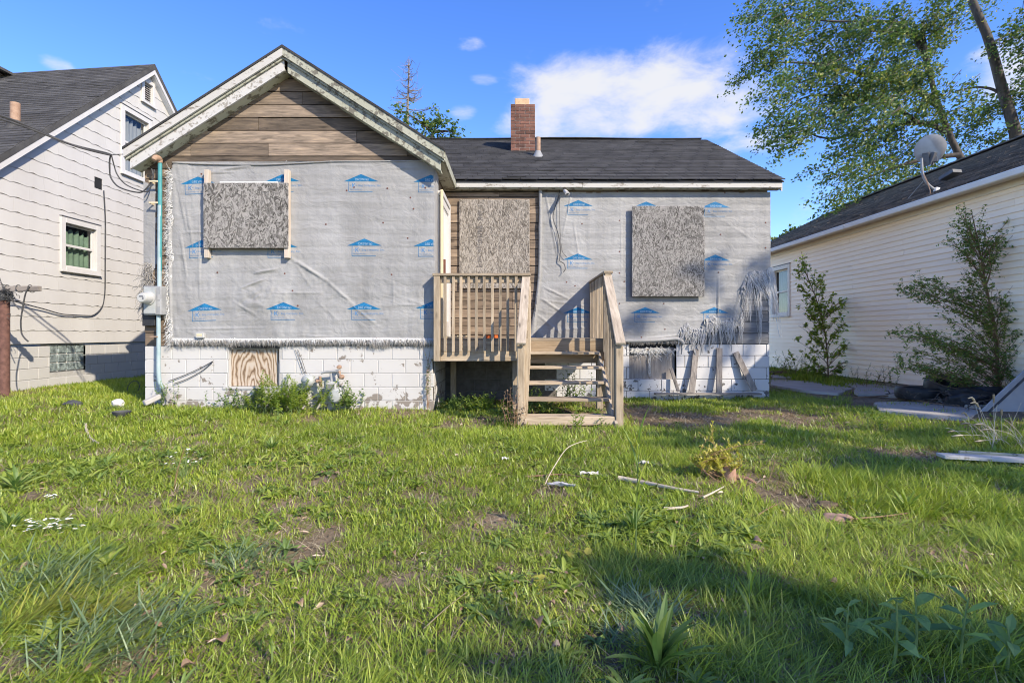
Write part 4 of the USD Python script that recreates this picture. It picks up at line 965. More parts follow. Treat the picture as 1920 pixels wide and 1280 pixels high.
# level rail on the right, back to the wall
part(por, 'cap_rail', bev(1.33, 1.466, DY - .07, 9.26, 2.022, 2.058, .005), 'deck_y')
part(por, 'rail', bev(1.372, 1.413, DY + .034, 9.26, 1.91, 2.02, .004), 'deck_y')
part(por, 'post', bev(1.345, 1.438, 9.16, 9.252, DZ, 2.02, .006), 'deck_z')
for k in range(9):
    y = DY + .16 + k * .137
    part(por, 'baluster', bev(1.33, 1.37, y, y + .038, .92, 2.008, .003), 'deck_z')
# the stairs
RISE, RUN, NT = .189, .254, 5
tread_z = [DZ - RISE * (i + 1) for i in range(NT)]
tread_y = [DY - RUN * (i + 1) for i in range(NT)]
for xs0 in (.157, 1.262):
    part(por, 'stringer', beam(np.array([xs0, DY + .05, DZ - .28]), np.array([xs0, tread_y[-1] - .02, tread_z[-1] - .17]), .038, .24, b=.004), 'deck_slope')
for i in range(NT):
    x0_, x1_ = .18, 1.24
    dz = R.normal(0, .004)
    part(por, 'tread', beam((x0_, tread_y[i] + .07, tread_z[i] - .019 + dz), (x1_, tread_y[i] + .07, tread_z[i] - .019 - dz), .138, .038, b=.007), 'deck_x')
    part(por, 'tread', bev(x0_ + .004, x1_ - .003, tread_y[i] + .146, tread_y[i] + .28, tread_z[i] - .038, tread_z[i] - .003, .006), 'deck_x')
part(por, 'bottom_step', bev(.147, 1.256, tread_y[-1] - .03, tread_y[-1] + .03, tread_z[-1] - .105, tread_z[-1] + .005, .009), 'deck_x')
part(por, 'bottom_step', bev(.168, 1.236, tread_y[-1] + .06, tread_y[-1] + .1, -.06, .03, .006), 'deck_brown')
part(por, 'riser', bev(.183, 1.238, DY - .043, DY - .004, .72, .893, .004), 'deck_brown')
for xs0, x_top in ((.11, .21), (1.309, 1.393)):
    yb = tread_y[-1]
    part(por, 'post', bev(xs0 - .046, xs0 + .046, yb - .045, yb + .047, -.12, .998, .006), 'deck_z')
    a = np.array([x_top, DY + .02, 2.022]); b = np.array([xs0, yb - .1, 1.024])
    part(por, 'cap_rail', beam(a, b, .118, .036, b=.005), 'deck_slope')
    part(por, 'rail', beam(a - [0, .05, .073], b + [0, .07, -.021], .04, .089, b=.004), 'deck_slope')
    for k in range(9):
        u = (k + .7) / 9.6
        c = a + (b - a) * u; zz0 = DZ - .125 + (tread_z[-1] - DZ) * u
        xo = xs0 + (x_top - xs0) * (1 - u) + (-.047 if xs0 > 1 else .052)
        part(por, 'baluster', bev(xo - .02, xo + .02, c[1] - .02, c[1] + .02, zz0, c[2] - .031, .003), 'deck_z')
solo('spirit_level', [bev(-.42, -.2, 7.97, 8.0, DZ + .003, DZ + .048, .004), bev(-.35, -.27, 7.965, 7.971, DZ + .017, DZ + .034, .002)], 'orange_paint', 'small bright orange object lying on the porch deck behind the balusters', 'tool')
solo('deck_scrap', [bev(-1.0, -.73, 8.05, 8.17, DZ + .003, DZ + .022, .004), beam((-.86, 7.97, DZ + .033), (-.65, 8.15, DZ + .038), .05, .012)], 'trim_yellow', 'pale wood scraps lying on the left of the porch deck', 'debris')

# ------------------------------------------------------------------ neighbour's white house on the left
LX = -8.8
lh = thing('white_house', 'white shingled one-and-a-half-storey house with a steep dark roof, left', 'house', (LX - 2, 12.9, 0))
LRY, LRZ, LP = 12.94, 7.68, .9
LB = .94
outl = sg.Polygon([(7.9, LB), (18., LB), (18., LRZ - LP * (18. - LRY)), (LRY, LRZ - .05), (7.9, LRZ - LP * (LRY - 7.9) - .05)])
part(lh, 'wall', [box(LX - 8, LX - .3, 7.95, 8.1, -.3, 3.2), box(LX - 8, LX - .3, 17.85, 17.98, -.3, 3.2)], 'left_shingle')
wl = (10.38, 11.38, 2.395, 3.44); wu = (11.99, 13.0, 4.78, 6.32); vt = (12.65, 13.12, 6.68, 7.27)
hole = (11.24, 11.46, 4.22, 4.46)
cut = shapely.union_all([sg.box(w[0], w[2], w[1], w[3]) for w in (wl, wu, vt, hole)])
lwall = part(lh, 'wall', prism(outl.difference(shapely.union_all([sg.box(w[0], w[2], w[1], w[3]) for w in (wl, wu, vt)]).buffer(-.012, join_style=2)), LX - .26, LX - .02, axis='x'), 'left_gap', 'gable wall clad in white shingles with wavy butts')
rowh = .262; z = LB; r = 0
while z < 7.6:
    y = 7.9 + (.3 if r % 2 else 0) - .61
    while y < 15.2:
        ya, yb = y + .0007, y + .6093
        k = np.linspace(ya, yb, 9)
        wav = .011 * np.sin((k - ya) / .61 * 2 * np.pi * 2) + .004 * np.sin(k * 31 + r)
        poly = [(a, z + .002 + w_) for a, w_ in zip(k, wav)] + [(yb, z + rowh - .004), (ya, z + rowh - .004)]
        g = sg.Polygon(poly).buffer(0).intersection(outl.buffer(-.02)).difference(cut)
        for gg in getattr(g, 'geoms', [g]):
            if gg.is_empty or gg.area < .006 or gg.geom_type != 'Polygon': continue
            v, f = prism(np.array(gg.exterior.coords)[:-1], LX - .02, LX, axis='x')
            front = v[:, 0] > LX - .01
            v[front, 0] = LX - .001 - .008 * np.clip((v[front, 2] - z) / rowh, 0, 1) + .004 + R.uniform(-.001, .001)
            part(lwall, 'shingle', (v, f), 'left_shingle')
        y += .61
    z += rowh; r += 1
lf = part(lh, 'foundation', [box(LX - .3, LX - .03, 7.9, 10.18, -.5, LB - .03), box(LX - .3, LX - .03, 11.04, 18, -.5, LB - .03), box(LX - .3, LX - .03, 10.18, 11.04, -.5, .4)], 'mortar', 'white painted block foundation')
block_wall(lf, 'y', LX - .02, 7.9, 15.0, LB - .03, 6, 'block_left', holes=[(10.18, 11.04, .41, .96)], face=1, b=.005)
gb = part(lh, 'glass_block_window', box(LX - .2, LX - .075, 10.18, 11.04, .41, .935), 'white_trim', 'basement window of glass blocks')
for i in range(4):
    for j in range(3):
        part(gb, 'glass_block', bev(LX - .12, LX - .05, 10.187 + i * .2145, 10.187 + i * .2145 + .196, .418 + j * .172, .418 + j * .172 + .155, .012), 'glass_block')


def hung_window(parent, X, y0, y1, z0, z1, side, curtain, frame='vinyl_white', label=None, board=False):
    """double-hung window in a wall of constant x; side = +1 looks to +x"""
    s = side; fr = part(parent, 'window', [box(min(X - s * .3, X - s * .28), max(X - s * .3, X - s * .28), y0 - .02, y1 + .02, z0 - .02, z1 + .02)], 'dark_room', label)
    def bx_(a, b, ya, yb, za, zb): return bev(min(X + s * a, X + s * b), max(X + s * a, X + s * b), ya, yb, za, zb, .004)
    w = .11
    part(fr, 'frame', [bx_(-.1, .03, y0, y0 + w, z0, z1), bx_(-.1, .03, y1 - w, y1, z0, z1), bx_(-.1, .03, y0 + w + .001, y1 - w - .001, z1 - w, z1), bx_(-.1, .035, y0 + w + .001, y1 - w - .001, z0, z0 + .07)], frame)
    part(fr, 'sill', bx_(-.02, .06, y0 - .01, y1 + .01, z0 - .035, z0 - .003), frame)
    part(fr, 'drip_cap', bx_(-.02, .045, y0 - .01, y1 + .01, z1 + .003, z1 + .02), 'label_dark')
    zm = (z0 + .07 + z1 - w) / 2
    part(fr, 'sash', [bx_(-.09, -.05, y0 + w + .002, y0 + w + .04, z0 + .072, z1 - w - .002), bx_(-.09, -.05, y1 - w - .04, y1 - w - .002, z0 + .072, z1 - w - .002), bx_(-.088, -.03, y0 + w + .042, y1 - w - .042, zm - .025, zm + .025),
                      bx_(-.088, -.05, y0 + w + .042, y1 - w - .042, z0 + .072, z0 + .11), bx_(-.088, -.05, y0 + w + .042, y1 - w - .042, z1 - w - .04, z1 - w - .002)], frame)
    part(fr, 'pane', (np.array([[X - s * .07, a, c] for a, c in ((y0 + w, z0 + .07), (y1 - w, z0 + .07), (y1 - w, z1 - w), (y0 + w, z1 - w))]), np.array([[0, 1, 2], [0, 2, 3]])), 'window_glass')
    ks = np.linspace(y0 + w, y1 - w, 46); dep = X - s * (.135 + .018 * np.sin(ks * 48) + .008 * np.sin(ks * 17))
    zt = z1 - w - (.12 + .05 * np.sin(ks * 40)) * (1 if s > 0 else 0)
    v = np.vstack([np.stack([dep, ks, 0 * ks + z0 + .07], 1), np.stack([dep, ks, 0 * ks + zt], 1)]); n_ = len(ks); i = np.arange(n_ - 1)
    part(fr, 'curtain', (v, np.vstack([np.stack([i, i + 1, i + 1 + n_], 1), np.stack([i, i + 1 + n_, i + n_], 1)])), curtain)
    return fr


hung_window(lh, LX, *wl[:2], *wl[2:], 1, 'curtain_green', label='lower window with a pale green curtain')
hung_window(lh, LX, *wu[:2], *wu[2:], 1, 'curtain_grey', label='tall upper window with grey drapes')
gv = part(lh, 'gable_vent', [box(LX - .15, LX - .1, vt[0], vt[1], vt[2], vt[3])], 'dark_room', 'white louvred vent high in the gable')
part(gv, 'frame', [bev(LX - .08, LX + .03, vt[0], vt[0] + .1, vt[2], vt[3], .004), bev(LX - .08, LX + .03, vt[1] - .08, vt[1], vt[2], vt[3], .004), bev(LX - .08, LX + .03, vt[0] + .101, vt[1] - .081, vt[3] - .09, vt[3], .004), bev(LX - .08, LX + .06, vt[0] - .02, vt[1] + .02, vt[2] - .03, vt[2] + .03, .004)], 'vinyl_white')
for k in range(9):
    z_ = vt[2] + .06 + k * .052
    part(gv, 'slat', beam((LX - .05, vt[0] + .1, z_), (LX - .05, vt[1] - .08, z_), .06, .012, up=(.6, 0, .8)), 'vinyl_white')
part(lh, 'wall_opening', box(LX - .019, LX - .013, *hole[:2], *hole[2:]), 'dark_room', 'square near-black plate standing in for the unlit hole in the shingles')  # flat plate: the darkness inside the hole is put into its colour
# roof
LRX = LX + .14; LE = 7.7
lslope = math.hypot(1, LP); lsv = np.array([0, 1, LP]) / lslope; lnv = np.array([0, -LP, 1]) / lslope
le_z = LRZ - LP * (LRY - LE)
sag = lambda x: .062 * (x - LRX)          # the old ridge drops away to the left
NS = 6
vsx = []
lxs = np.linspace(LRX - 8.5, LRX, NS)
pv = np.array([[x, LE, le_z + sag(x)] for x in lxs] + [[x, LRY, LRZ + sag(x)] for x in lxs] + [[x, 2 * LRY - LE, le_z + sag(x)] for x in lxs] +
              [[x, LE, le_z + sag(x) - .12] for x in lxs] + [[x, LRY, LRZ + sag(x) - .14] for x in lxs] + [[x, 2 * LRY - LE, le_z + sag(x) - .12] for x in lxs])
qf = []
for i in range(NS - 1):
    for a, b in ((0, 1), (1, 2)):
        qf += [[a * NS + i, a * NS + i + 1, b * NS + i + 1, b * NS + i], [(a + 3) * NS + i, (b + 3) * NS + i, (b + 3) * NS + i + 1, (a + 3) * NS + i + 1]]
for a, b in ((0, 1), (1, 2)):
    qf.append([a * NS + NS - 1, (a + 3) * NS + NS - 1, (b + 3) * NS + NS - 1, b * NS + NS - 1])
lr = part(lh, 'roof', (pv, np.array(qf)), 'roof_left', 'steep dark shingle roof')
shingle_strips(lr, 'roof_left', lambda u, v, h: np.array([u, LE, le_z + sag(u)]) + lsv * v + lnv * (h + .003), LRX - 4.9, LRX - .0, (LRY - LE) * lslope, visible=lambda u, v: v > 1.2)
part(lr, 'rake_board', prism([(LE, le_z - .24), (LRY, LRZ - .25), (LRY, LRZ - .125), (LE, le_z - .115)], LRX - .035, LRX - .004, axis='x'), 'vinyl_white')
part(lr, 'rake_board', prism([(2 * LRY - LE, le_z - .24), (LRY, LRZ - .25), (LRY, LRZ - .125), (2 * LRY - LE, le_z - .115)], LRX - .035, LRX - .004, axis='x'), 'vinyl_white')
part(lr, 'soffit', [prism([(LE, le_z - .25), (LRY, LRZ - .26), (LRY, LRZ - .235), (LE, le_z - .225)], LX + .004, LRX - .036, axis='x'), prism([(2 * LRY - LE, le_z - .25), (LRY, LRZ - .26), (LRY, LRZ - .235), (2 * LRY - LE, le_z - .225)], LX + .004, LRX - .036, axis='x')], 'white_trim')
vy = 10.18; vx = P(28.5, 0, vy)[0]; vz = LRZ - LP * (LRY - vy) + sag(vx)
lv = part(lh, 'vent_pipe', disc_lathe([(.08, -.1), (.08, .4), (.066, .4), (.066, .2)], (vx, vy, vz), 'z', 14), 'pipe_rust', 'rusty vent pipe on the dark roof', smooth=40)
part(lv, 'pipe_boot', disc_lathe([(.2, -.2), (.1, .03), (.085, .06)], (vx, vy, vz), 'z', 14), 'roof_left', smooth=40)
dm = part(lh, 'dormer', [prism([(-14.2, 6.2), (-12.2, 6.2), (-12.2, 7.35), (-14.2, 7.9)], 12.5, 14.5)], 'vinyl_white', 'white dormer at the far left of the ridge')
part(dm, 'dormer_roof', [prism([(-14.2, 7.92), (-11.9, 7.3), (-11.9, 7.36), (-14.2, 7.98)], 12.2, 14.6)], 'roof_left')

# ------------------------------------------------------------------ cream house on the right
RX = 7.6
rh = thing('cream_house', 'cream clapboard bungalow with a low weathered roof along the driveway, right', 'house', (RX + 3, 12, 0))
RB, RT = .17, 3.5
wr = (14.55, 15.62, 1.64, 3.06)
part(rh, 'wall', [prism(sg.box(5.5, RB - .03, 18, RT).difference(sg.box(wr[0] + .012, wr[2] + .012, wr[1] - .012, wr[3] - .012)), RX + .02, RX + .26, axis='x'), box(RX + .3, RX + 6.5, 5.5, 5.6, -.2, RT), box(RX + .3, RX + 6.5, 17.9, 18, -.2, RT)], 'siding_gap')
rf = part(rh, 'foundation', box(RX + .04, RX + .3, 5.5, 18, -.4, RB - .031), 'concrete')
sd = part(rh, 'siding', prism(sg.box(5.5, RB, 18, RT).difference(sg.box(wr[0] + .012, wr[2] + .012, wr[1] - .012, wr[3] - .012)), RX + .012, RX + .0195, axis='x'), 'siding_gap', 'cream horizontal clapboards')
ex = .104; z = RB; r = 0
while z < RT - .02:
    jo = [5.5] + sorted([6.5 + ((r * 2.37) % 3.6), 10.1 + ((r * 1.61) % 3.2), 14. + ((r * 2.9) % 3.)]) + [18.]
    for a, b in zip(jo[:-1], jo[1:]):
        segs = [(a, b)]
        if z + ex > wr[2] and z < wr[3]:
            segs = [(u, w) for (u, w) in ((a, min(b, wr[0])), (max(a, wr[1]), b)) if w - u > .05]
        for u, w in segs:
            z1_ = min(z + ex + .008, RT); t = R.uniform(-.001, .001)
            v = np.array([[RX - .016 + t, u + .001, z], [RX - .016 + t, w - .001, z], [RX + .012, w - .001, z], [RX + .012, u + .001, z], [RX - .002 + t, u + .001, z1_], [RX - .002 + t, w - .001, z1_]])
            part(sd, 'clapboard', (v, np.array([[0, 4, 5], [0, 5, 1], [0, 1, 2], [0, 2, 3], [0, 3, 4], [1, 5, 2]])), 'siding_cream')
    z += ex; r += 1
hung_window(rh, RX, *wr[:2], *wr[2:], -1, 'curtain_grey', frame='cream_trim', label='narrow window at the far end of the clapboard wall')
RP = .5; rxe = RX - .22
rr = part(rh, 'roof', prism([(rxe, RT + .05), (RX + 3.4, RT + .05 + RP * (RX + 3.4 - rxe)), (RX + 7.1, RT + .05), (RX + 7.1, RT + .0), (RX + 3.4, RT - .02 + RP * (RX + 3.4 - rxe)), (rxe, RT + .0)], 5.2, 18.3), 'roof_right', 'low roof of worn brown-grey shingles')
rn = np.array([-RP, 0, 1]) / math.hypot(1, RP); rs = np.array([1, 0, RP]) / math.hypot(1, RP)
shingle_strips(rr, 'roof_right', lambda u, v, h: np.array([rxe, 18.3 - (u - 5.2), RT + .05]) + rs * v + rn * (h * 1.6 + .002), 5.2, 18.3, (RX + 3.4 - rxe) * math.hypot(1, RP), jit=.004, lift=.012)
part(rr, 'gutter', [bev(rxe - .1, rxe - .01, 5.2, 11.7, RT - .06, RT + .045, .012), bev(rxe - .1, rxe - .01, 11.704, 18.3, RT - .06, RT + .045, .012)], 'cream_trim', 'cream gutter along the eave')
part(rr, 'soffit', box(rxe, RX + .02, 5.3, 18.2, RT - .03, RT - .002), 'cream_trim')
part(rr, 'frieze', bev(RX - .03, RX + .0, 5.5, 18, RT - .14, RT - .031, .004), 'cream_trim')
part(rr, 'ridge_cap', [beam((RX + 3.4, a, RT + .06 + RP * (RX + 3.4 - rxe)), (RX + 3.4, a + .32, RT + .07 + RP * (RX + 3.4 - rxe)), .24, .03) for a in np.arange(5.2, 18, .3)], 'roof_right')
part(rr, 'roof_vent', [beam(P(1768, 336, 10.6), P(1795, 320, 10.3), .2, .07)], 'dish_dark', 'grey low vent on the roof')

# satellite dish
dcen = P(1744, 281, 9.75)
sdh = thing('satellite_dish', 'grey satellite dish on a bent mast at the roof edge of the cream house', 'satellite dish', P(1757, 358, 9.75))
prof = [(0, .04), (.08, .037), (.15, .024), (.205, .008), (.232, -.008)]
v, f = disc_lathe(prof + [(.243, -.012), (.243, -.003), (.205, .02), (.15, .036), (.08, .05), (0, .054)], (0, 0, 0), 'y', 32)
v[:, 2] *= 1.14; v[:, 0] *= 1 - .12 * (v[:, 2] < 0) * np.abs(v[:, 2]) / .28
fw_ = np.array([.45, .72, .52]); fw_ /= np.linalg.norm(fw_)          # the dish looks away up to the right: its back shows
rt = np.cross(fw_, [0, 0, 1.]); rt /= np.linalg.norm(rt); upv = np.cross(rt, fw_)
M = lambda q: dcen + np.outer(q[:, 0], rt) + np.outer(-q[:, 1], fw_) * 1.0 + np.outer(q[:, 2], upv)
part(sdh, 'reflector', (M(v), f), 'dish_grey', smooth=40)
hub = M(np.array([[0, .1, -.12]]))[0]
part(sdh, 'bracket', [beam(M(np.array([[-.07, .075, -.02]]))[0], M(np.array([[-.05, .12, -.25]]))[0], .1, .07), beam(M(np.array([[.06, .075, -.03]]))[0], M(np.array([[.0, .13, -.24]]))[0], .07, .06), beam(M(np.array([[-.1, .1, -.16]]))[0], M(np.array([[.1, .1, -.16]]))[0], .06, .09)], 'dish_dark')
arm0, arm1 = M(np.array([[.05, .06, -.26]]))[0], M(np.array([[.12, -.38, -.26]]))[0]
part(sdh, 'feed_arm', beam(arm0, arm1, .025, .035), 'dish_grey')
part(sdh, 'feed_horn', [beam(arm1, arm1 + upv * .1 - rt * .02, .09, .07), tube([arm1 + upv * .06, arm1 + upv * .06 - fw_ * .09], [.03, .036], 10)], 'dish_grey')
part(sdh, 'mast', tube(spline([P(1728, 297, 9.75), P(1729, 318, 9.75), P(1731, 330, 9.75), P(1756, 357, 9.8)], 16), .022, 10), 'grey_steel', smooth=40)
part(sdh, 'foot', disc_lathe([(0, -.04), (.05, -.03), (.062, 0), (.05, .03)], P(1757, 357, 9.78), 'y', 14), 'white_trim', smooth=40)
part(sdh, 'cable', [tube(spline([P(1731, 326, 9.7), P(1738, 342, 9.65), P(1743, 355, 9.65), P(1743, 369, 9.7)], 14), .006, 5), tube(spline([P(1733, 328, 9.7), P(1741, 347, 9.65), P(1746, 367, 9.7)], 14), .006, 5)], 'pipe_rust')
part(sdh, 'guy_wire', tube([P(1731, 340, 9.7), P(1703, 372, 10.2)], .006, 5), 'grey_steel')

# ------------------------------------------------------------------ old clothes post, cables
py_ = 8.6; ppx = P(8, 0, py_)[0]; pzb = float(gz(ppx, py_))
cp = thing('clothes_post', 'rusty steel post with a wooden crossarm tangled in old wire, far left', 'post', (ppx, py_, pzb))
part(cp, 'pole', disc_lathe([(.085, pzb - .1), (.072, pzb + .02), (.07, P(0, 545, py_)[2]), (0, P(0, 544, py_)[2])], (ppx, py_, 0), 'z', 18), 'rusty_steel', smooth=40)
part(cp, 'crossarm', beam(P(-70, 542, py_ - .06), P(75, 541, py_ - .06), .07, .085), 'old_board_x')
part(cp, 'coupling', [disc_lathe([(.1, -.04), (.105, 0), (.1, .12), (.05, .13)], (ppx, py_, P(0, 558, py_)[2]), 'z', 16)], 'cable_black')
ws_ = []
for k in range(16):
    a = np.cumsum(R.normal(0, 1, (9, 3)) * [.05, .025, .04], 0); a = a - a.mean(0) + P(R.uniform(2, 22), R.uniform(545, 562), py_ - .1); ws_.append(tube(spline(a, 20), .004, 4))
for xk in (12, 33, 55):
    ang = np.linspace(0, 2.2 * np.pi, 16); c_ = P(xk, 541, py_ - .06)
    ws_.append(tube(np.stack([c_[0] + np.linspace(0, .06, 16), c_[1] + .06 * np.cos(ang), c_[2] + .06 * np.sin(ang)], 1), .006, 5))
ws_.append(tube(spline([P(18, 556, py_ - .1), P(24, 565, py_ - .1), P(36, 580, py_ - .1)], 10), .009, 5))
ws_.append(tube(spline([P(12, 590, py_ - .1), P(20, 588, py_ - .1), P(18, 598, py_ - .1), P(13, 594, py_ - .1)], 12), .004, 4))
ws_.append(tube(spline([P(-8, 500, py_ - .1), P(4, 535, py_ - .1), P(8, 548, py_ - .1)], 12), .007, 5))
part(cp, 'tangled_wire', ws_, 'cable_black', kind='stuff')
part(cp, 'hanging_cable', tube(spline([P(56, 537, py_ - .1), P(48, 550, py_ - .12), P(43, 575, py_ - .12), P(39, 605, py_ - .12), P(40, 622, py_ - .12), P(53, 640, py_ - .12)], 30), .011, 6), 'cable_black')
solo('overhead_cable', [tube(spline([P(-60, 200, 6.6), P(0, 217, 6.9), P(60, 240, 7.2), P(130, 270, 7.5), P(205, 289, 7.7), P(209, 291, 7.7)], 50), .016, 6),
                        tube(spline([P(-60, 203, 6.55), P(40, 236, 7.05), P(150, 277, 7.5), P(207, 291, 7.68)], 50), .012, 6),
                        tube(spline([P(208, 290, 7.7), P(206, 325, 7.75), P(222, 350, 7.75), P(262, 361, 7.76), P(279, 348, 7.78), P(287, 330, 7.8), P(284, 316, 7.8)], 50), .011, 6),
                        tube(spline([P(209, 290, 7.7), P(216, 318, 7.74), P(236, 346, 7.75), P(276, 360, 7.76), P(285, 342, 7.78), P(289, 318, 7.8)], 50), .009, 6),
                        tube(spline([P(209, 291, 7.72), P(250, 290, 7.75), P(283, 303, 7.8)], 24), .006, 5)], 'cable_black', 'black overhead service cable looping to the left corner of the boarded house', 'cable')
solo('wall_cable', tube(spline([np.array(q) for q in ([LX + .03, 11.46, 4.22], [LX + .035, 11.5, 3.5], [LX + .03, 11.5, 2.2], [LX + .03, 11.45, 1.8], [LX + .03, 11.1, 1.52], [LX + .04, 10.5, 1.52], [LX + .05, 9.9, 1.62], [LX + .08, 9.3, 1.72], [ppx + .08, 8.65, 1.79])], 70), .011, 6), 'cable_black', 'black cable hanging down the white house from the square hole to the clothes post', 'cable')

# ------------------------------------------------------------------ driveway
drv = thing('driveway', 'cracked grey concrete driveway between the boarded house and the cream house', 'driveway', (6, 10, .1), kind='structure')


def slab_poly(pxs, th=.05, up=.03):
    q = np.array([G(*p)[:2] for p in pxs]); zz = float(gz(*q.mean(0))) + up
    poly = sg.Polygon(q).buffer(.0).segmentize(.25)
    c = np.array(poly.exterior.coords)[:-1]; c = c + R.normal(0, .025, c.shape)
    m = trimesh.creation.extrude_polygon(sg.Polygon(c).buffer(0), th, engine='earcut'); v = np.array(m.vertices); v[:, 2] = v[:, 2] - th + zz + .02 * (gz(v[:, 0], v[:, 1]) - zz)
    return v, np.array(m.faces)


for pl in ([(1446, 712), (1560, 716), (1600, 728), (1570, 742), (1490, 735), (1446, 727)], [(1566, 716), (1640, 722), (1705, 735), (1690, 746), (1604, 744), (1606, 729)],
           [(1640, 758), (1740, 752), (1835, 770), (1820, 789), (1740, 786), (1650, 776)], [(1446, 704), (1500, 707), (1548, 712), (1446, 710)], [(1700, 738), (1800, 748), (1870, 762), (1838, 768), (1745, 750), (1698, 748)]):
    part(drv, 'concrete_slab', slab_poly(pl), 'concrete')

# ------------------------------------------------------------------ grass
def strips(base, az, length, width, a0, bend, seg=3, tipw=.12):
    """curved blades: base points, heading az, start angle a0 off the vertical, bending by bend"""
    n = len(base); t = np.linspace(0, 1, seg + 1)
    ang = a0[:, None] + bend[:, None] * t[None]; ds = length[:, None] / seg
    hx = np.cumsum(np.c_[np.zeros(n), (np.sin((ang[:, 1:] + ang[:, :-1]) / 2) * ds)], 1); hz = np.cumsum(np.c_[np.zeros(n), (np.cos((ang[:, 1:] + ang[:, :-1]) / 2) * ds)], 1)
    c, s = np.cos(az)[:, None], np.sin(az)[:, None]
    p = np.stack([base[:, :1] + hx * c, base[:, 1:2] + hx * s, base[:, 2:] + hz], -1)
    tw = az[:, None] + .35 * np.sin(az * 7)[:, None] * t[None] * 2
    sd = np.stack([-np.sin(tw), np.cos(tw), 0 * tw], -1)
    prof = np.interp(t, [0, .3, .75, 1], [.7, 1, .7, tipw])
    w = width[:, None, None] * prof[None, :, None] / 2
    v = np.stack([p - sd * w, p + sd * w], 2)
    k = np.arange(n)[:, None] * (seg + 1) * 2 + np.arange(seg)[None] * 2
    q = np.stack([k, k + 1, k + 3, k + 2], -1).reshape(-1, 4)
    return v.reshape(-1, 3), np.vstack([q[:, [0, 1, 2]], q[:, [0, 2, 3]]])


def tuft(n, rad, l0, l1, w, lean, spread, bend, seed, seg=3):
    r = np.random.RandomState(seed)
    a, q = r.uniform(0, 2 * np.pi, n), rad * np.sqrt(r.uniform(0, 1, n))
    b = np.stack([q * np.cos(a), q * np.sin(a), -.01 + 0 * a], 1)
    az = r.normal(0, spread, n) if spread < 3 else r.uniform(0, 2 * np.pi, n)
    return strips(b, az, r.uniform(l0, l1, n), w * r.uniform(.6, 1.3, n), np.abs(r.normal(lean, .25, n)), r.uniform(.3, 1., n) * bend, seg)


def instancer(name, protos, xy, yaw, scale, label, cat, lift=0., tilt=0., zs=None):
    path = '/World/' + numbered('/World', name)
    pi = UsdGeom.PointInstancer.Define(stage, path); tag(pi.GetPrim(), label, cat, None, 'stuff')
    rel = pi.CreatePrototypesRel()
    for k, (m, mt_) in enumerate(protos):
        mm = usdkit.mesh(stage, f'{path}/{name}_tuft_{k:03d}', m, MAT[mt_]); add_tone(mm, *m); rel.AddTarget(f'{path}/{name}_tuft_{k:03d}')
    n = len(xy); ids = R.randint(0, len(protos), n)
    z = gz(xy[:, 0], xy[:, 1]) + lift if zs is None else zs
    pi.CreatePositionsAttr(Vt.Vec3fArray.FromNumpy(np.c_[xy, z].astype(np.float32)))
    pi.CreateProtoIndicesAttr(Vt.IntArray.FromNumpy(ids.astype(np.int32)))
    pi.CreateScalesAttr(Vt.Vec3fArray.FromNumpy(np.repeat(scale[:, None], 3, 1).astype(np.float32)))
    qs = np.zeros((n, 4)); qs[:, 0] = np.cos(yaw / 2); qs[:, 3] = np.sin(yaw / 2)
    pi.CreateOrientationsAttr(Vt.QuathArray([Gf.Quath(float(q[0]), float(q[1]), float(q[2]), float(q[3])) for q in qs]))


BARE = []
for (px, py, rx, ry, s) in [(575, 1030, 52, 42, .95), (560, 985, 50, 20, .7), (935, 977, 40, 22, .9), (1030, 922, 45, 24, .8), (62, 928, 34, 14, .9), (255, 1243, 60, 30, .9), (40, 1248, 60, 30, .95), (880, 792, 75, 14, .85), (1290, 786, 150, 17, .95), (1440, 778, 110, 14, .9),
                            (1545, 792, 130, 17, .85), (1690, 850, 95, 13, .9), (1600, 838, 70, 10, .6), (1470, 935, 60, 16, .85), (1515, 955, 55, 14, .7), (1180, 770, 60, 18, .9), (1420, 905, 60, 18, .6), (700, 855, 60, 12, .45), (330, 860, 50, 12, .4), (390, 930, 50, 14, .55), (150, 965, 40, 18, .6), (300, 1080, 60, 20, .5), (700, 1090, 70, 25, .4),
                            (860, 1000, 50, 18, .5), (1650, 1040, 80, 16, .5), (1760, 1110, 70, 18, .5), (700, 1200, 60, 25, .45), (1060, 1150, 60, 25, .35), (430, 1120, 70, 25, .45), (960, 1240, 70, 30, .5), (650, 1250, 80, 25, .5), (790, 890, 90, 14, .35), (60, 735, 60, 8, .6), (770, 770, 60, 8, .8), (230, 1010, 60, 15, .5), (1240, 900, 60, 14, .4)]:
    c = G(px, py); Y = c[1]; BARE.append((c[0], c[1], rx * Y / 1000., ry * Y * Y / 1150., s))


def bare(x, y):
    o = np.zeros_like(x); q = np.stack([x, y, 0 * x], -1); wv = .5 * (meshkit.fbm(q * 2.2, 4, 77) - .5)
    for (cx, cy, rx, ry, s) in BARE:
        d = np.hypot((x - cx) / rx, (y - cy) / ry) + wv * 1.6
        o = np.maximum(o, s * sst(1.25, .65, d))
    return o


def allowed(x, y):
    ok = ~((x > XL - .03) & (x < XC + .03) & (y > YF - .05)) & ~((x > XC - .1) & (x < XR + .05) & (y > YR - .05)) & (x > LX + .05) & (x < RX - .05)
    return ok & ~((x > .12) & (x < 1.32) & (y > 6.45) & (y < 7.8))


def drive(x, y): return sst(4.9, 5.4, x) * sst(6.1, 6.8, y)


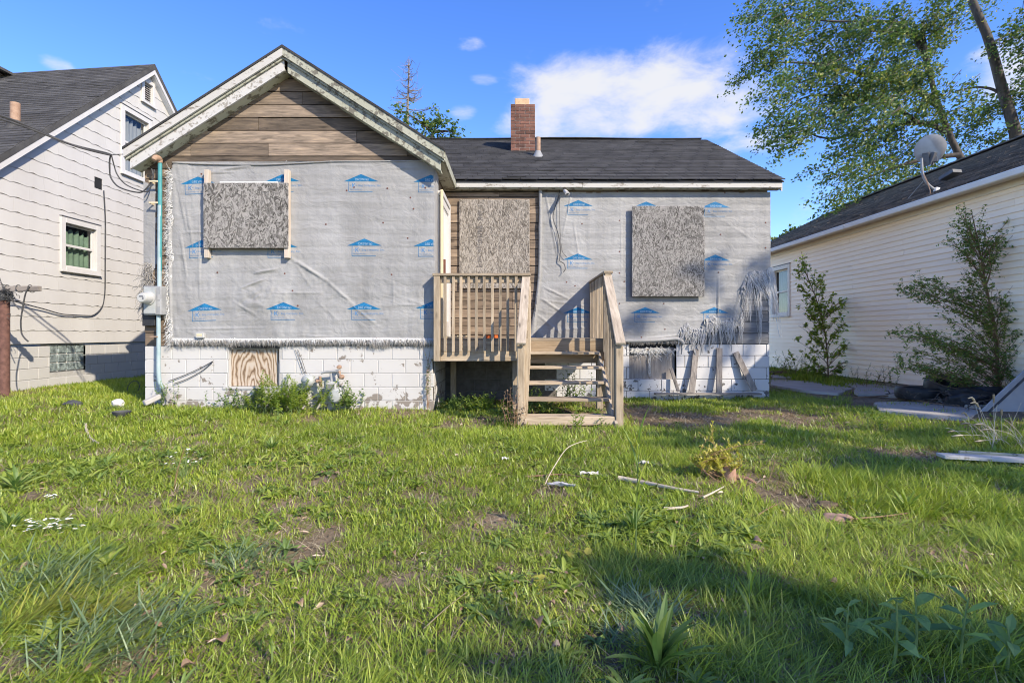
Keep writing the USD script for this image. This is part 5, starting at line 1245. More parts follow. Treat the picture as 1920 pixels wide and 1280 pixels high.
def scatter(y0, y1, dens, fn):
    """points on the ground in view between two distances, thinned by fn"""
    A = (y1 - y0) * 2 * (1.0 * y1 + .5); n = int(A * dens)
    x = R.uniform(-1, 1, n) * (1.0 * y1 + .5); y = R.uniform(y0, y1, n)
    k = (np.abs(x) < 1. * y + .5) & allowed(x, y); x, y = x[k], y[k]
    k = R.uniform(0, 1, len(x)) < fn(x, y)
    return np.stack([x[k], y[k]], 1)


NZ = lambda x, y, s, seed: meshkit.fbm(np.stack([x * s, y * s, 0 * x], -1), 4, seed)
short_d = lambda x, y: np.clip((1 - bare(x, y) * 1.05) * (.5 + .75 * sst(.36, .54, NZ(x, y, 1.1, 5))) * (1 - drive(x, y) * .97), 0, 1) * (1 - .6 * ((y > DY) & (x > XC) & (x < 1.4)))
# where the long fine grass lies: over the middle foreground and all along the right
long_d = lambda x, y: np.clip((1 - bare(x, y) * 1.1), 0, 1) * sst(.43, .58, NZ(x, y, .75, 21) + .07 * sst(.2, 1.2, x) - .09 * sst(-.4, -1.6, x) - .06 * sst(4.5, 7, y)) * (1 - drive(x, y) * .95) * sst(7.6, 6.4, y)
dry_d = lambda x, y: np.clip(.42 + .6 * bare(x, y) + .5 * sst(.5, .35, NZ(x, y, 1.1, 5)), 0, 1) * (1 - .8 * drive(x, y))
wind = lambda xy: .55 + 1.1 * (NZ(xy[:, 0], xy[:, 1], .8, 33) - .5) * 4


near_s = [(tuft(20, .05, .025, .075, 0.0043, .6, 9, .9, k), 'grass_blade') for k in range(4)] + [(tuft(20, .05, .03, .08, 0.0043, .6, 9, .9, 9), 'grass_lush')]
mid_s = [(tuft(18, .075, .03, .085, .0066, .5, 9, .9, 20 + k), 'grass_blade') for k in range(4)] + [(tuft(18, .075, .03, .08, .0066, .5, 9, .9, 29), 'grass_lush')]
far_s = [(tuft(24, .12, .035, .1, .009, .5, 9, .8, 40 + k, 2), 'grass_blade') for k in range(4)] + [(tuft(24, .12, .04, .1, .009, .5, 9, .8, 49, 2), 'grass_lush')]
for nm, pr_, (ya, yb), dn in (('lawn_grass', near_s, (1.45, 3.2), 700), ('lawn_grass', mid_s, (3.2, 5.6), 360), ('lawn_grass', far_s, (5.6, 14.5), 170)):
    q = scatter(ya, yb, dn, short_d); n = len(q)
    instancer(nm, pr_, q, R.uniform(0, 6.28, n), R.uniform(.65, 1.3, n), 'short green lawn grass ' + {3.2: 'in the foreground', 5.6: 'in the middle of the yard', 14.5: 'close to the houses'}[yb], 'grass')
near_l = [(tuft(24, .06, .07, .19, .0036, .95, .7, .8, 60 + k, 4), 'grass_blade') for k in range(4)] + [(tuft(24, .06, .08, .19, .0036, .95, .7, .8, 66, 4), 'grass_lush')]
mid_l = [(tuft(26, .08, .07, .17, .005, .95, .8, .7, 70 + k, 3), ('grass_blade', 'grass_lush', 'grass_lush')[k]) for k in range(3)]
for pr_, (ya, yb), dn in ((near_l, (1.45, 3.2), 210), (mid_l, (3.2, 7.6), 100)):
    q = scatter(ya, yb, dn, long_d); n = len(q)
    instancer('long_grass', pr_, q, wind(q) + R.normal(0, .7, n), R.uniform(.5, 1.1, n), 'long fine grass lying over to one side ' + ('in the foreground' if yb < 4 else 'in the middle and right of the yard'), 'grass')
dryp = [(tuft(18, .08, .03, .11, .0034, 1.3, 9, .3, 80 + k), 'dry_blade') for k in range(4)]
dryf = [(tuft(16, .1, .04, .12, .006, 1.1, 9, .5, 90 + k), 'dry_blade') for k in range(3)]
for pr_, (ya, yb), dn in ((dryp, (1.45, 3.6), 340), (dryf, (3.6, 10.), 90)):
    q = scatter(ya, yb, dn, dry_d); n = len(q)
    instancer('dry_thatch', pr_, q, R.uniform(0, 6.28, n), R.uniform(.6, 1.3, n), 'dead straw-coloured grass matted on bare soil ' + ('in the foreground' if yb < 4 else 'towards the houses'), 'dry grass')


def patch(px, py, rx, ry, n):
    c = G(px, py); a, r_ = R.uniform(0, 6.28, n), np.sqrt(R.uniform(0, 1, n))
    q = np.stack([c[0] + r_ * np.cos(a) * rx * c[1] / 1000, c[1] + r_ * np.sin(a) * ry * c[1] ** 2 / 1150], 1)
    return q


blue = [(tuft(26, .06, .08, .19, .006, 1.0, 1.3, .7, 100 + k, 4), 'grass_blue') for k in range(4)]
q = np.vstack([patch(90, 1080, 120, 40, 34), patch(205, 1200, 110, 60, 34), patch(40, 1120, 70, 50, 18), patch(470, 1050, 60, 22, 13), patch(1180, 1170, 60, 40, 16)]); n = len(q)
instancer('blue_green_grass', blue, q, R.normal(.4, 1.1, n), R.uniform(.7, 1.2, n), 'coarse blue-green grass sprawling at the lower left', 'grass')
yel = [(tuft(22, .05, .1, .2, .0055, .95, .5, .6, 110 + k, 4), 'grass_yellow') for k in range(3)]
q = np.vstack([patch(100, 1165, 100, 30, 17), patch(20, 1175, 40, 30, 7)]); n = len(q)
instancer('yellow_green_grass', yel, q, R.normal(.5, .3, n), R.uniform(.8, 1.2, n), 'yellow-green grass swept to the right at the lower left edge', 'grass')
lush = [(tuft(40, .08, .09, .22, .0042, .8, 1., .9, 120 + k, 4), 'grass_lush') for k in range(3)]
q = np.vstack([patch(1580, 905, 90, 22, 60), patch(1240, 850, 80, 26, 55), patch(1750, 900, 150, 20, 60), patch(1860, 960, 80, 40, 50), patch(1680, 800, 90, 18, 60), patch(1800, 825, 100, 16, 60), patch(1520, 755, 70, 9, 40), patch(1900, 1040, 60, 40, 30), patch(1560, 1160, 200, 60, 30), patch(1740, 1225, 140, 45, 42), patch(1330, 1250, 120, 25, 14), patch(1640, 935, 90, 30, 50)]); n = len(q)
instancer('lush_grass', lush, q, wind(q) + R.normal(0, .7, n), R.uniform(.6, 1.1, n), 'deep clumps of bright lush grass on the right of the yard', 'grass')


# broad leaves
def leaf_blade(L, Wd, seg=5, curl=.8, fold=.25, tip=.02, shape=((0, .12), (.25, .75), (.55, 1.), (.8, .7), (1, .04))):
    """one broad leaf along +x, lifted and curling over"""
    t = np.linspace(0, 1, seg + 1); a = -.2 + curl * t
    x = np.cumsum(np.r_[0, np.cos((a[1:] + a[:-1]) / 2)]) * L / seg; z = -np.cumsum(np.r_[0, np.sin((a[1:] + a[:-1]) / 2)]) * L / seg
    w = Wd / 2 * np.interp(t, *zip(*shape)); w[-1] = max(w[-1], tip * Wd)
    v = np.stack([np.stack([x, -w, z + fold * w], 1), np.stack([x, 0 * w, z], 1), np.stack([x, w, z + fold * w], 1)], 1).reshape(-1, 3)
    k = np.arange(seg)[:, None] * 3 + np.array([0, 1])[None]; k = k.reshape(-1)
    q = np.stack([k, k + 3, k + 4, k + 1], 1)
    return v, np.vstack([q[:, [0, 2, 1]], q[:, [0, 3, 2]]])


def rot(v, az, el=0., roll=0., at=(0, 0, 0)):
    ce, se, ca, sa, cr, sr = math.cos(el), math.sin(el), math.cos(az), math.sin(az), math.cos(roll), math.sin(roll)
    v = np.stack([v[:, 0], v[:, 1] * cr - v[:, 2] * sr, v[:, 1] * sr + v[:, 2] * cr], 1)
    v = np.stack([v[:, 0] * ce - v[:, 2] * se, v[:, 1], v[:, 0] * se + v[:, 2] * ce], 1)
    return np.stack([v[:, 0] * ca - v[:, 1] * sa, v[:, 0] * sa + v[:, 1] * ca, v[:, 2]], 1) + np.asarray(at)


def rosette(n, L, Wd, seed, up=.55, curl=.9):
    r = np.random.RandomState(seed); ms = []
    for k in range(n):
        v, f = leaf_blade(L * r.uniform(.55, 1.1), Wd * r.uniform(.7, 1.2), 5, curl * r.uniform(.6, 1.3))
        ms.append((rot(v, k * 2.4 + r.uniform(-.3, .3), up * r.uniform(.5, 1.4), r.uniform(-.3, .3), (0, 0, 0)), f))
    return join(ms)


weedp = [(rosette(13, .12, .021, k, .6, 1.1), ('weed_leaf', 'weed_bright')[k % 2]) for k in range(4)] + [(rosette(9, .085, .03, 9, .45, 1.2), 'weed_leaf')]
weed_d = lambda x, y: np.clip(1 - bare(x, y), 0, 1) * sst(.5, .62, NZ(x, y, 1.3, 55) + .08 * sst(-.3, -1.5, x) * sst(6.5, 3.5, y)) * (1 - drive(x, y)) * .9 + .015
q = scatter(1.6, 7.7, 34, weed_d); n = len(q)
instancer('lawn_weeds', weedp, q, R.uniform(0, 6.28, n), R.uniform(.5, 1.15, n), 'broad-leaved weeds scattered through the lawn', 'weeds', lift=.005)
q = np.vstack([patch(420, 790, 180, 20, 60), patch(620, 850, 160, 30, 70), patch(250, 870, 120, 30, 60), patch(60, 900, 100, 40, 70), patch(860, 770, 50, 6, 26), patch(940, 775, 45, 8, 50), patch(1215, 757, 50, 8, 30), patch(1340, 762, 90, 9, 60), patch(1080, 772, 60, 8, 26), patch(1320, 1000, 120, 40, 40), patch(1160, 990, 90, 25, 40)]); n = len(q)
instancer('lawn_weeds', weedp, q, R.uniform(0, 6.28, n), R.uniform(.5, 1.2, n), 'patches of leafy weeds in the lawn and along the foundations', 'weeds', lift=.008)
clo = []
for k in range(3):
    r = np.random.RandomState(300 + k); ms = []
    for i in range(22):
        v, f = leaf_blade(.018, .015, 2, .3); ms.append((rot(v, r.uniform(0, 6.28), r.uniform(-.2, .5), 0, (r.normal(0, .05), r.normal(0, .05), r.uniform(.005, .05))), f))
    clo.append((join(ms), ('weed_leaf', 'weed_bright', 'weed_bright')[k]))
q = scatter(1.5, 5.0, 30, lambda x, y: np.clip(sst(.44, .6, NZ(x, y, 1.7, 91)), 0, 1) * (1 - .6 * bare(x, y))); n = len(q)
instancer('clover', clo, q, R.uniform(0, 6.28, n), R.uniform(.6, 1.3, n), 'tiny round-leaved clover between the grass blades', 'clover', lift=.0)
litp = []
for k in range(3):
    r = np.random.RandomState(400 + k); ms = []
    for i in range(12):
        v, f = leaf_blade(r.uniform(.02, .05), r.uniform(.008, .02), 3, r.uniform(-.8, 1.2), .5); ms.append((rot(v, r.uniform(0, 6.28), r.uniform(-.2, .2), r.uniform(-.8, .8), (r.normal(0, .12), r.normal(0, .12), r.uniform(.005, .025))), f))
    litp.append((join(ms), 'dry_leaf'))
q = scatter(1.5, 9.5, 12, lambda x, y: .35 + .65 * bare(x, y)); n = len(q)
instancer('leaf_litter', litp, q, R.uniform(0, 6.28, n), R.uniform(.6, 1.2, n), 'crumbs of dead leaves and twigs scattered over soil and lawn', 'leaf litter', lift=.005)

# ---- single plants
def leafy_stems(stems, nleaf, L, Wd, seed, up=.5, r0=.004, t0=.25, curl=.6):
    """stems: polylines; leaves set alternately along them. returns (stems mesh, leaves mesh)"""
    r = np.random.RandomState(seed); sm, lm = [], []
    for k, s in enumerate(stems):
        p = spline(s, 14); sm.append(tube(p, np.linspace(r0, r0 * .35, 14), 5, False))
        for i in range(nleaf):
            t = t0 + (1 - t0) * (i + r.uniform(0, .6)) / nleaf; j = min(12, int(t * 13)); at = p[j] + (p[j + 1] - p[j]) * (t * 13 - j)
            v, f = leaf_blade(L * r.uniform(.6, 1.15) * (1.15 - .5 * t), Wd * r.uniform(.7, 1.2) * (1.1 - .4 * t), 3, curl * r.uniform(.4, 1.4))
            lm.append((rot(v, i * 2.4 + k + r.uniform(-.4, .4), up * r.uniform(.3, 1.5), r.uniform(-.4, .4), at), f))
    return join(sm), join(lm)


def plant(name, label, cat, px, py, stems_fn, nleaf, L, Wd, mat_l, mat_s='stem_green', seed=0, group=None, base=None, **kw):
    b = G(px, py) if base is None else np.asarray(base, float)
    t = thing(name, label, cat, b, group)
    sm, lm = leafy_stems(stems_fn(b, np.random.RandomState(seed)), nleaf, L, Wd, seed, **kw)
    part(t, 'stem', sm, mat_s, kind='stuff'); part(t, 'foliage', lm, mat_l, kind='stuff')
    return t, b


def bush_stems(n, hgt, wid, rad=.08, lean=(0, 0)):
    def fn(b, r):
        out = []
        for k in range(n):
            a, d = r.uniform(0, 6.28), r.uniform(.2, 1); h_ = hgt * r.uniform(.5, 1.08) * (1.05 - .35 * d)
            s = b + [r.normal(0, rad), r.normal(0, rad * .6), -.02]; e = s + [math.cos(a) * d * wid + lean[0], math.sin(a) * d * wid * .6 + lean[1], h_]
            out.append([s, (s + e) / 2 + [r.normal(0, .03), r.normal(0, .03), h_ * .12], e])
        return out
    return fn


plant('weed_bush', 'bright green leafy weed clump growing under the front basement opening', 'weed', 540, 772, bush_stems(80, .62, .42, .3), 44, .062, .03, 'weed_bright', seed=1, base=(-3.28, 7.62, .02), up=.4)
plant('weed_bush', 'lower dark leafy weeds sprawling left of the bright weed clump', 'weed', 455, 772, bush_stems(30, .42, .35, .16), 14, .06, .028, 'weed_leaf', seed=2, base=(-3.95, 7.7, .03))
plant('vine', 'dark green vine climbing the white blocks right of the gas meter', 'vine', 655, 760, bush_stems(26, .5, .25, .1), 13, .07, .045, 'weed_leaf', seed=3, base=(-2.45, 7.8, .03))
plant('vine', 'thin leafy vine at the left corner beside the downspout', 'vine', 318, 750, bush_stems(12, .5, .12, .06), 10, .05, .03, 'weed_leaf', seed=4, base=(-5.05, 7.72, .05))
plant('vine', 'dry leafy vine climbing the corner block edge beside the porch', 'vine', 806, 760, lambda b, r: [[b, b + [r.normal(0, .04), 0, .5], b + [r.normal(0, .05), .0, r.uniform(.7, 1.05)]] for k in range(6)], 16, .045, .025, 'weed_leaf', 'stem_brown', seed=5, base=(-1.24, 7.84, .03))
for k, (bx_, by_, n_, hh, ww, lab) in enumerate([(-.88, 8.0, 26, .3, .28, 'leafy weeds under the left end of the porch'), (-.4, 7.82, 36, .36, .3, 'bright leafy weeds under the middle of the porch'), (.35, 8.1, 26, .45, .25, 'dark weeds growing up behind the lower stairs'), (.95, 8.4, 22, .62, .22, 'tall dark weeds behind the upper stairs, right side')]):
    plant('porch_weeds', lab, 'weeds', 0, 0, bush_stems(n_, hh, ww, .12), 11, .07, .036, ('weed_leaf', 'weed_bright', 'weed_leaf', 'weed_leaf')[k], seed=10 + k, base=(bx_, by_, float(gz(bx_, by_))))
plant('dry_vine', 'brown and yellow dry vine twisted round the left stair post', 'vine', 0, 0, bush_stems(16, .62, .16, .06), 9, .06, .03, 'dry_leaf', 'stem_brown', seed=15, base=(.03, 6.45, float(gz(.03, 6.45))))
plant('stair_weed', 'young weed with narrow leaves in front of the bottom stair', 'weed', 1085, 812, bush_stems(5, .34, .1, .02), 13, .09, .024, 'weed_bright', seed=16)
plant('stair_weed', 'low dark weed sprawling at the right end of the bottom stair', 'weed', 1125, 803, bush_stems(12, .2, .16, .06), 10, .07, .022, 'weed_leaf', seed=17)
plant('golden_shrub', 'yellow-green shoots sprouting from a cut stump in the right lawn', 'shrub', 1365, 897, lambda b, r: [[b + [r.normal(-.06, .07), r.normal(0, .05), 0], b + [r.normal(-.1, .09), r.normal(0, .06), .12], b + [d_, r.normal(0, .08), h_]] for d_, h_ in zip(np.r_[-.17, -.24, -.1, r.normal(-.05, .16, 20)], np.r_[.46, .36, .38, r.uniform(.12, .3, 20)])], 26, .062, .022, 'weed_golden', 'stem_brown', seed=18, up=.9)
plant('sprout', 'thin reddish shoot with a pale leafy tip right of the stump', 'shoot', 1440, 905, lambda b, r: [[b, b + [.04, 0, .12], b + [.07, 0, .23]]], 12, .045, .014, 'weed_bright', 'stem_brown', seed=19, t0=.7, up=.9)
plant('sprout', 'pale green seedling with pointed leaves in the right lawn', 'seedling', 1650, 812, bush_stems(7, .3, .16, .04), 12, .075, .03, 'weed_bright', seed=20)
plant('sprout', 'upright seedling beside the driveway edge', 'seedling', 1628, 812, lambda b, r: [[b, b + [-.01, 0, .15], b + [-.03, 0, .32]]], 16, .06, .02, 'weed_bright', seed=21)
plant('milkweed', 'broad grey-green milkweed plant in the shaded lower right corner', 'milkweed', 1690, 1275, lambda b, r: [[b + [-.02, .02, 0], b + [0, .02, .14], b + [.0, .02, .27]], [b + [.1, .08, 0], b + [.12, .09, .15], b + [.12, .1, .26]], [b + [-.1, .1, 0], b + [-.12, .1, .12], b + [-.1, .12, .2]]], 8, .145, .045, 'milkweed_leaf', seed=22, up=.5, curl=1.1, r0=.006)
plant('milkweed', 'second milkweed stem with upright oval leaves at the lower right', 'milkweed', 1800, 1262, lambda b, r: [[b, b + [.01, 0, .14], b + [.03, 0, .26]], [b + [.14, -.02, 0], b + [.15, -.02, .1], b + [.16, 0, .17]]], 7, .13, .042, 'milkweed_leaf', seed=23, up=.65, curl=1., r0=.006)
for k, (px, py, L_, lab, n_) in enumerate([(1235, 1262, .25, 'dark green plantain clump with long upright leaves at the bottom edge', 20), (1190, 1000, .17, 'leafy plantain clump in the shaded middle of the lawn', 18), (30, 920, .2, 'big broad-leaved weed clump at the left edge of the lawn', 18), (510, 845, .16, 'broad-leaved weed clump in the sunny left lawn', 16), (1700, 960, .16, 'bright broad-leaved clump in the sunny right lawn', 14), (20, 1000, .16, 'dark broad-leaved weeds at the left edge below the big clump', 14)]):
    b = G(px, py); t = thing('plantain', lab, 'weed', b)
    v, f = rosette(n_ + 8, L_, L_ * .13, 500 + k, 1.0, .75); part(t, 'foliage', (v + b + [0, 0, .01], f), 'weed_leaf' if k != 4 else 'weed_bright', kind='stuff')


def reed(name, label, px, py, hgt, mats, seed, lean=.02):
    b = G(px, py); r = np.random.RandomState(seed); t = thing(name, label, 'grass stalk', b)
    p = spline([b, b + [lean * .4, 0, hgt * .55], b + [lean, 0, hgt]], 14); part(t, 'stem', tube(p, np.linspace(.004, .0015, 14), 5), mats)
    ms = []
    for k in range(5):
        j = 5 + k * 2 if k < 4 else 12; v, f = leaf_blade(hgt * r.uniform(.3, .45), .022, 5, .5, .3, shape=((0, .5), (.2, 1), (.6, .7), (1, .03))); ms.append((rot(v, r.choice([0, np.pi]) + r.normal(0, .5), 1.1 + r.uniform(0, .25), 0, p[j]), f))
    part(t, 'blade', ms, 'weed_bright')


reed('reed_stalk', 'tall pale reed stalk standing before the stairs', 1192, 1050, .66, 'stem_green', 1, .02)
reed('reed_stalk', 'single green grass stalk in the shaded foreground right', 1405, 1215, .3, 'stem_green', 2, .0)
reed('reed_stalk', 'short pale grass blade standing in the left foreground', 510, 1248, .13, 'stem_green', 3, .0)


def aster(label, px, py, heads, seed, hgt, spread, stem='stem_green', bend=(0, 0)):
    b = G(px, py); r = np.random.RandomState(seed); t = thing('aster_plant', label, 'flower', b)
    sm, pt, ey = [], [], []
    for k in range(heads):
        e = b + [r.normal(0, spread) + bend[0], r.normal(0, spread * .5) + bend[1], hgt * r.uniform(.55, 1.05)]
        sm.append(tube(spline([b + [r.normal(0, .02), r.normal(0, .02), 0], (b + e) / 2 + [0, 0, .03], e], 8), .0016, 4, False))
        az0, el0 = r.uniform(0, 6.28), r.normal(0, .35)
        for i in range(10):
            v, f = leaf_blade(.013, .0055, 2, .2); pt.append((rot(v, i * .628 + az0, el0 * math.cos(i * .628) + .1, 0, e), f))
        ey.append(disc_lathe([(0, .003), (.003, .0025), (.0042, 0)], e, 'z', 7))
    part(t, 'stem', sm, stem, kind='stuff'); part(t, 'petals', pt, 'petal', kind='stuff'); part(t, 'flower_eye', ey, 'flower_eye', kind='stuff')
    if heads > 5:
        s2, l2 = leafy_stems(bush_stems(heads // 4, hgt * .6, spread * 1.6, .03)(b, r), 8, .03, .01, seed); part(t, 'foliage', l2, 'weed_leaf', kind='stuff')


aster('dense patch of small white asters at the left edge of the lawn', 95, 1000, 46, 1, .07, .1)
aster('few white asters just above the dense patch, left', 100, 945, 8, 2, .07, .03)
aster('white asters on thin stems beside a bare brown stalk, left lawn', 345, 900, 16, 3, .24, .07)
aster('two white asters near the front wall, left of the basement opening', 385, 800, 4, 4, .08, .03)
b = G(327, 915)
solo('bare_stalk', tube(spline([b, b + [.02, 0, .12], b + [.05, 0, .22], b + [.075, 0, .3]], 14), np.linspace(.0045, .002, 14), 5), 'stem_brown', 'bare dark brown stalk leaning right in the left lawn', 'stalk')

# foxtail grass, dry, at the right edge
b = G(1862, 838); ft = thing('foxtail_grass', 'dry tan foxtail grass with drooping seed heads at the right edge', 'grass', b)
sm, hd, bl = [], [], []; r = np.random.RandomState(77)
for k in range(26):
    s = b + [r.normal(.1, .2), r.normal(0, .1), 0]; a = r.normal(.0, .5) - .45; L_ = r.uniform(.28, .55); e = s + [math.sin(a) * L_ * .85, r.normal(0, .05), math.cos(a) * L_]
    p = spline([s, (s + e) / 2 + [0, 0, .06], e, e + [math.sin(a) * .09, 0, -.01]], 14); sm.append(tube(p[:11], .0022, 4, False))
    if k < 15: hd.append(tube(p[10:], [.006, .011, .01, .004], 6))
    v, f = leaf_blade(r.uniform(.2, .35), .008, 5, r.uniform(.8, 1.8), .2); bl.append((rot(v, r.uniform(0, 6.28), 1., 0, s), f))
part(ft, 'stem', sm, 'twig_pale', kind='stuff'); part(ft, 'seed_head', hd, 'dry_blade', kind='stuff'); part(ft, 'blade', bl, 'dry_blade', kind='stuff')

# fallen leaves one can pick out
PLACE = ['in the lit grass of the middle foreground', 'at the edge of the tree shade in the foreground', 'near the yellow leaf in the middle foreground', 'in the middle of the lawn below the bare patch', 'right of the bare patch in the middle lawn', 'in the middle foreground left of the combed grass', 'just below the middle bare patch', 'in the left middle lawn below the oval bare patch', 'in the sunny left lawn, pale and folded', 'near the left bare strip in the sunny lawn', 'large, in the lower left foreground', 'small, beside the blue-green grass at the left', 'below the plantain patch in the right lawn', 'by the dark clod at the edge of the right shade', 'at the bottom edge left of centre', 'in the combed grass left of centre, bottom', 'at the bottom edge in the middle', 'small, left of the yellow leaves', 'in deep shade at the lower right', 'in shade behind the milkweed', 'at the bottom left edge, large and curled', 'in the shaded bottom middle, left of the plantain', 'tiny, in the lit middle lawn', 'by the oval bare patch in the left lawn']
for k, (px, py, s_) in enumerate([(1005, 1175, 1.5), (1172, 1188, 1.3), (1040, 1145, .9), (995, 1100, .9), (930, 1080, 1.), (560, 1140, 1.), (860, 1082, .9), (735, 1045, .9), (408, 1062, 1.1), (304, 1012, 1.), (420, 1218, 1.4), (388, 1090, .8), (1268, 990, .9), (1413, 1022, 1.2), (800, 1245, 1.1), (660, 1210, .9), (930, 1262, 1.2), (870, 1095, .8), (1480, 1195, 1.2), (1570, 1105, 1.), (340, 1268, 1.4), (1050, 1225, .9), (690, 1085, .7), (540, 1078, .8)]):
    b = G(px, py); v, f = leaf_blade(.04 * s_, .034 * s_, 4, R.uniform(1., 2.2), .7, shape=((0, .2), (.25, .9), (.5, 1.), (.75, .5), (1, .1)))
    tag_ = solo('fallen_leaf', (rot(v, R.uniform(0, 6.28), .4, R.uniform(-.5, .5), b + [0, 0, .03]), f), 'dry_leaf', 'crumpled brown fallen leaf ' + PLACE[k], 'leaf', 'fallen brown leaves in the lawn')
for px, py, az, pl in ((1001, 1106, .3, 'in the middle foreground, nearest of the three'), (1100, 1055, 1.2, 'on the grass at the edge of the shade'), (1073, 1062, 2., 'lying flat, middle one of the three')):
    b = G(px, py); v, f = leaf_blade(.06, .05, 4, .3, .2, shape=((0, .2), (.3, 1), (.5, .6), (.7, .8), (1, .05)))
    solo('yellow_leaf', (rot(v, az, .2, .2, b + [0, 0, .045]), f), 'weed_golden', 'yellow fallen leaf ' + pl, 'leaf', 'yellow fallen leaves')

# ---- rubbish, sticks, stump
b = G(1368, 900); stp = thing('tree_stump', 'small reddish cut stump among yellow shoots in the right lawn', 'stump', b)
v, f = disc_lathe([(.058, -.03), (.05, .03), (.046, .09), (.042, .1), (0, .102)], b, 'z', 14); v[:, :2] += (meshkit.noise(v * 30) - .5)[:, None] * .012; part(stp, 'wood', (v, f), 'stump_wood', smooth=40)
part(stp, 'root', [tube(spline([b + [.03, 0, .02], b + [.1, -.05, .03], b + [.16, -.1, .0]], 8), [.02, .02, .018, .016, .014, .012, .01, .008], 6)], 'stump_wood')


def stick(label, pts, r0, r1, m='twig_pale', name='stick', cat='stick', lift=.03):
    p = spline([G(a, c) + [0, 0, lift + (d[0] if d else 0)] for a, c, *d in pts], 20); solo(name, tube(p, np.linspace(r0, r1, 20), 6), m, label, cat, smooth=True)


stick('long pale weathered branch lying across the lawn before the stump', [(1160, 903), (1210, 912), (1260, 922), (1310, 930)], .02, .008)
stick('thin forked pale twig lying right of the long branch', [(1318, 940), (1342, 928), (1360, 918)], .008, .004)
stick('short grey stick lying below the long branch', [(1245, 962), (1275, 960), (1290, 956)], .012, .006)
stick('dark brown stick lying left of the white scraps', [(985, 900), (1040, 896), (1080, 899), (1105, 905)], .009, .005, 'stem_brown')
stick('arched pale dry stem bent over the grass in front of the stairs', [(1022, 915), (1040, 893, .06), (1070, 862, .1), (1100, 843, .06)], .005, .003)
stick('pale curved stick on the left lawn', [(160, 802), (170, 826), (184, 835)], .016, .012)
stick('thin dark twig lying in the sunny right lawn', [(1590, 982), (1640, 978), (1705, 970)], .006, .004, 'stem_brown')
stick('dark twig bowed over the grass right of the stump', [(1420, 975), (1440, 962), (1465, 950)], .006, .004, 'stem_brown')
stick('dry straw stalk lying in the middle foreground', [(795, 1192), (840, 1150), (875, 1122)], .003, .002, 'dry_blade')
stick('bleached branch lying among the debris on the driveway', [(1795, 752), (1850, 752), (1900, 768)], .02, .01)
stick('thin branch lying across the driveway edge', [(1600, 748), (1680, 745), (1740, 758), (1800, 764)], .012, .006, 'stem_brown')
stick('dark twig on the bare soil right of the stairs', [(1535, 772), (1570, 782), (1585, 787)], .01, .006, 'stem_brown')


def lump(label, px, py, s, m, name, cat, seed, lift=.03):
    b = G(px, py); mm = trimesh.creation.icosphere(3); v = np.array(mm.vertices); d = .55 + .9 * meshkit.fbm(v * 1.6 + seed * 3.1, 4, seed)
    v = v * d[:, None] * np.asarray(s); v = v + b + [0, 0, lift + s[2] * .3]; solo(name, (v, np.array(mm.faces)), m, label, cat, smooth=30)


lump('dark crumpled shoe lying on the left lawn', 136, 764, (.12, .06, .05), 'rubbish_dark', 'discarded_shoe', 'shoe', 1)
lump('crumpled white bag lying on the lawn at the left', 221, 766, (.085, .06, .07), 'rubbish_white', 'plastic_bag', 'bag', 2)
b = G(228, 784); bwl = thing('broken_bowl', 'dark grey broken bowl in the grass below the white bag', 'bowl', b)
part(bwl, 'shell', disc_lathe([(.0, .01), (.07, .012), (.1, .05), (.108, .075), (.1, .075), (.09, .05), (.06, .024), (0, .022)], b, 'z', 18), 'rubbish_dark', smooth=40)
part(bwl, 'filling', disc_lathe([(0, .045), (.05, .05), (.075, .04)], b, 'z', 9), 'trim_yellow')
for k, (px, py, sx, sy, az, lab) in enumerate([(1105, 895, .16, .05, .1, 'torn white paper scrap at the end of the dark stick'), (1053, 916, .22, .05, -.5, 'long white scrap lying below the dark stick'), (1205, 874, .1, .05, .2, 'small pale scrap near the reed stalk'), (947, 866, .06, .04, .2, 'small white scrap in the lawn left of the sticks')]):
    b = G(px, py); xs_ = np.linspace(-1, 1, 9); X, Yy = np.meshgrid(xs_, xs_, indexing='ij'); q3 = np.stack([X * 2, Yy * 2, 0 * X + k], -1)
    v = np.stack([X * sx / 2, Yy * sy / 2, .03 + .05 * (meshkit.fbm(q3, 3, k) - .4)], -1).reshape(-1, 3); i, j = np.meshgrid(np.arange(8), np.arange(8), indexing='ij')
    qf_ = np.stack([i * 9 + j, (i + 1) * 9 + j, (i + 1) * 9 + j + 1, i * 9 + j + 1], -1).reshape(-1, 4); solo('paper_scrap', (rot(v, az, 0, 0, b), qf_), 'rubbish_white', lab, 'scrap')
c0, c1 = G(1763, 866), G(2010, 882)
pk = thing('white_plank', 'weathered white plank lying in the grass at the right edge', 'plank', (c0 + c1) / 2)
part(pk, 'board', beam(c0 + [0, 0, .06], c1 + [0, 0, .07], .14, .03, b=.004), 'paint_trim'); part(pk, 'board_edge', beam(c0 + [.25, .1, .06], c1 + [0, .1, .075], .03, .05, b=.004), 'paint_worn')
# clods dug up in the lawn
for k, (px, py, s_, lab) in enumerate([(1572, 977, .06, 'reddish-brown clod of dug soil in the sunny right lawn'), (1548, 950, .05, 'dark clod of soil beside the bare patch, right'), (1412, 1030, .04, 'small dark clod at the edge of the tree shade'), (70, 938, .08, 'bare mound of brown soil at the left')]):
    lump(lab, px, py, (s_ * 1.5, s_, s_ * .6), 'pipe_rust' if k == 0 else 'soil', 'soil_clod', 'soil', 20 + k, .0)
# boards leaning on the foundation at the right
def lean(label, p0, p1, w, m='old_board_z'):
    a, c = P(*p0, YR - .14), P(*p1, YR - .035)
    solo('leaning_board', beam(a, c, w, .025, up=(0, -1, .1), b=.003), m, label, 'board')


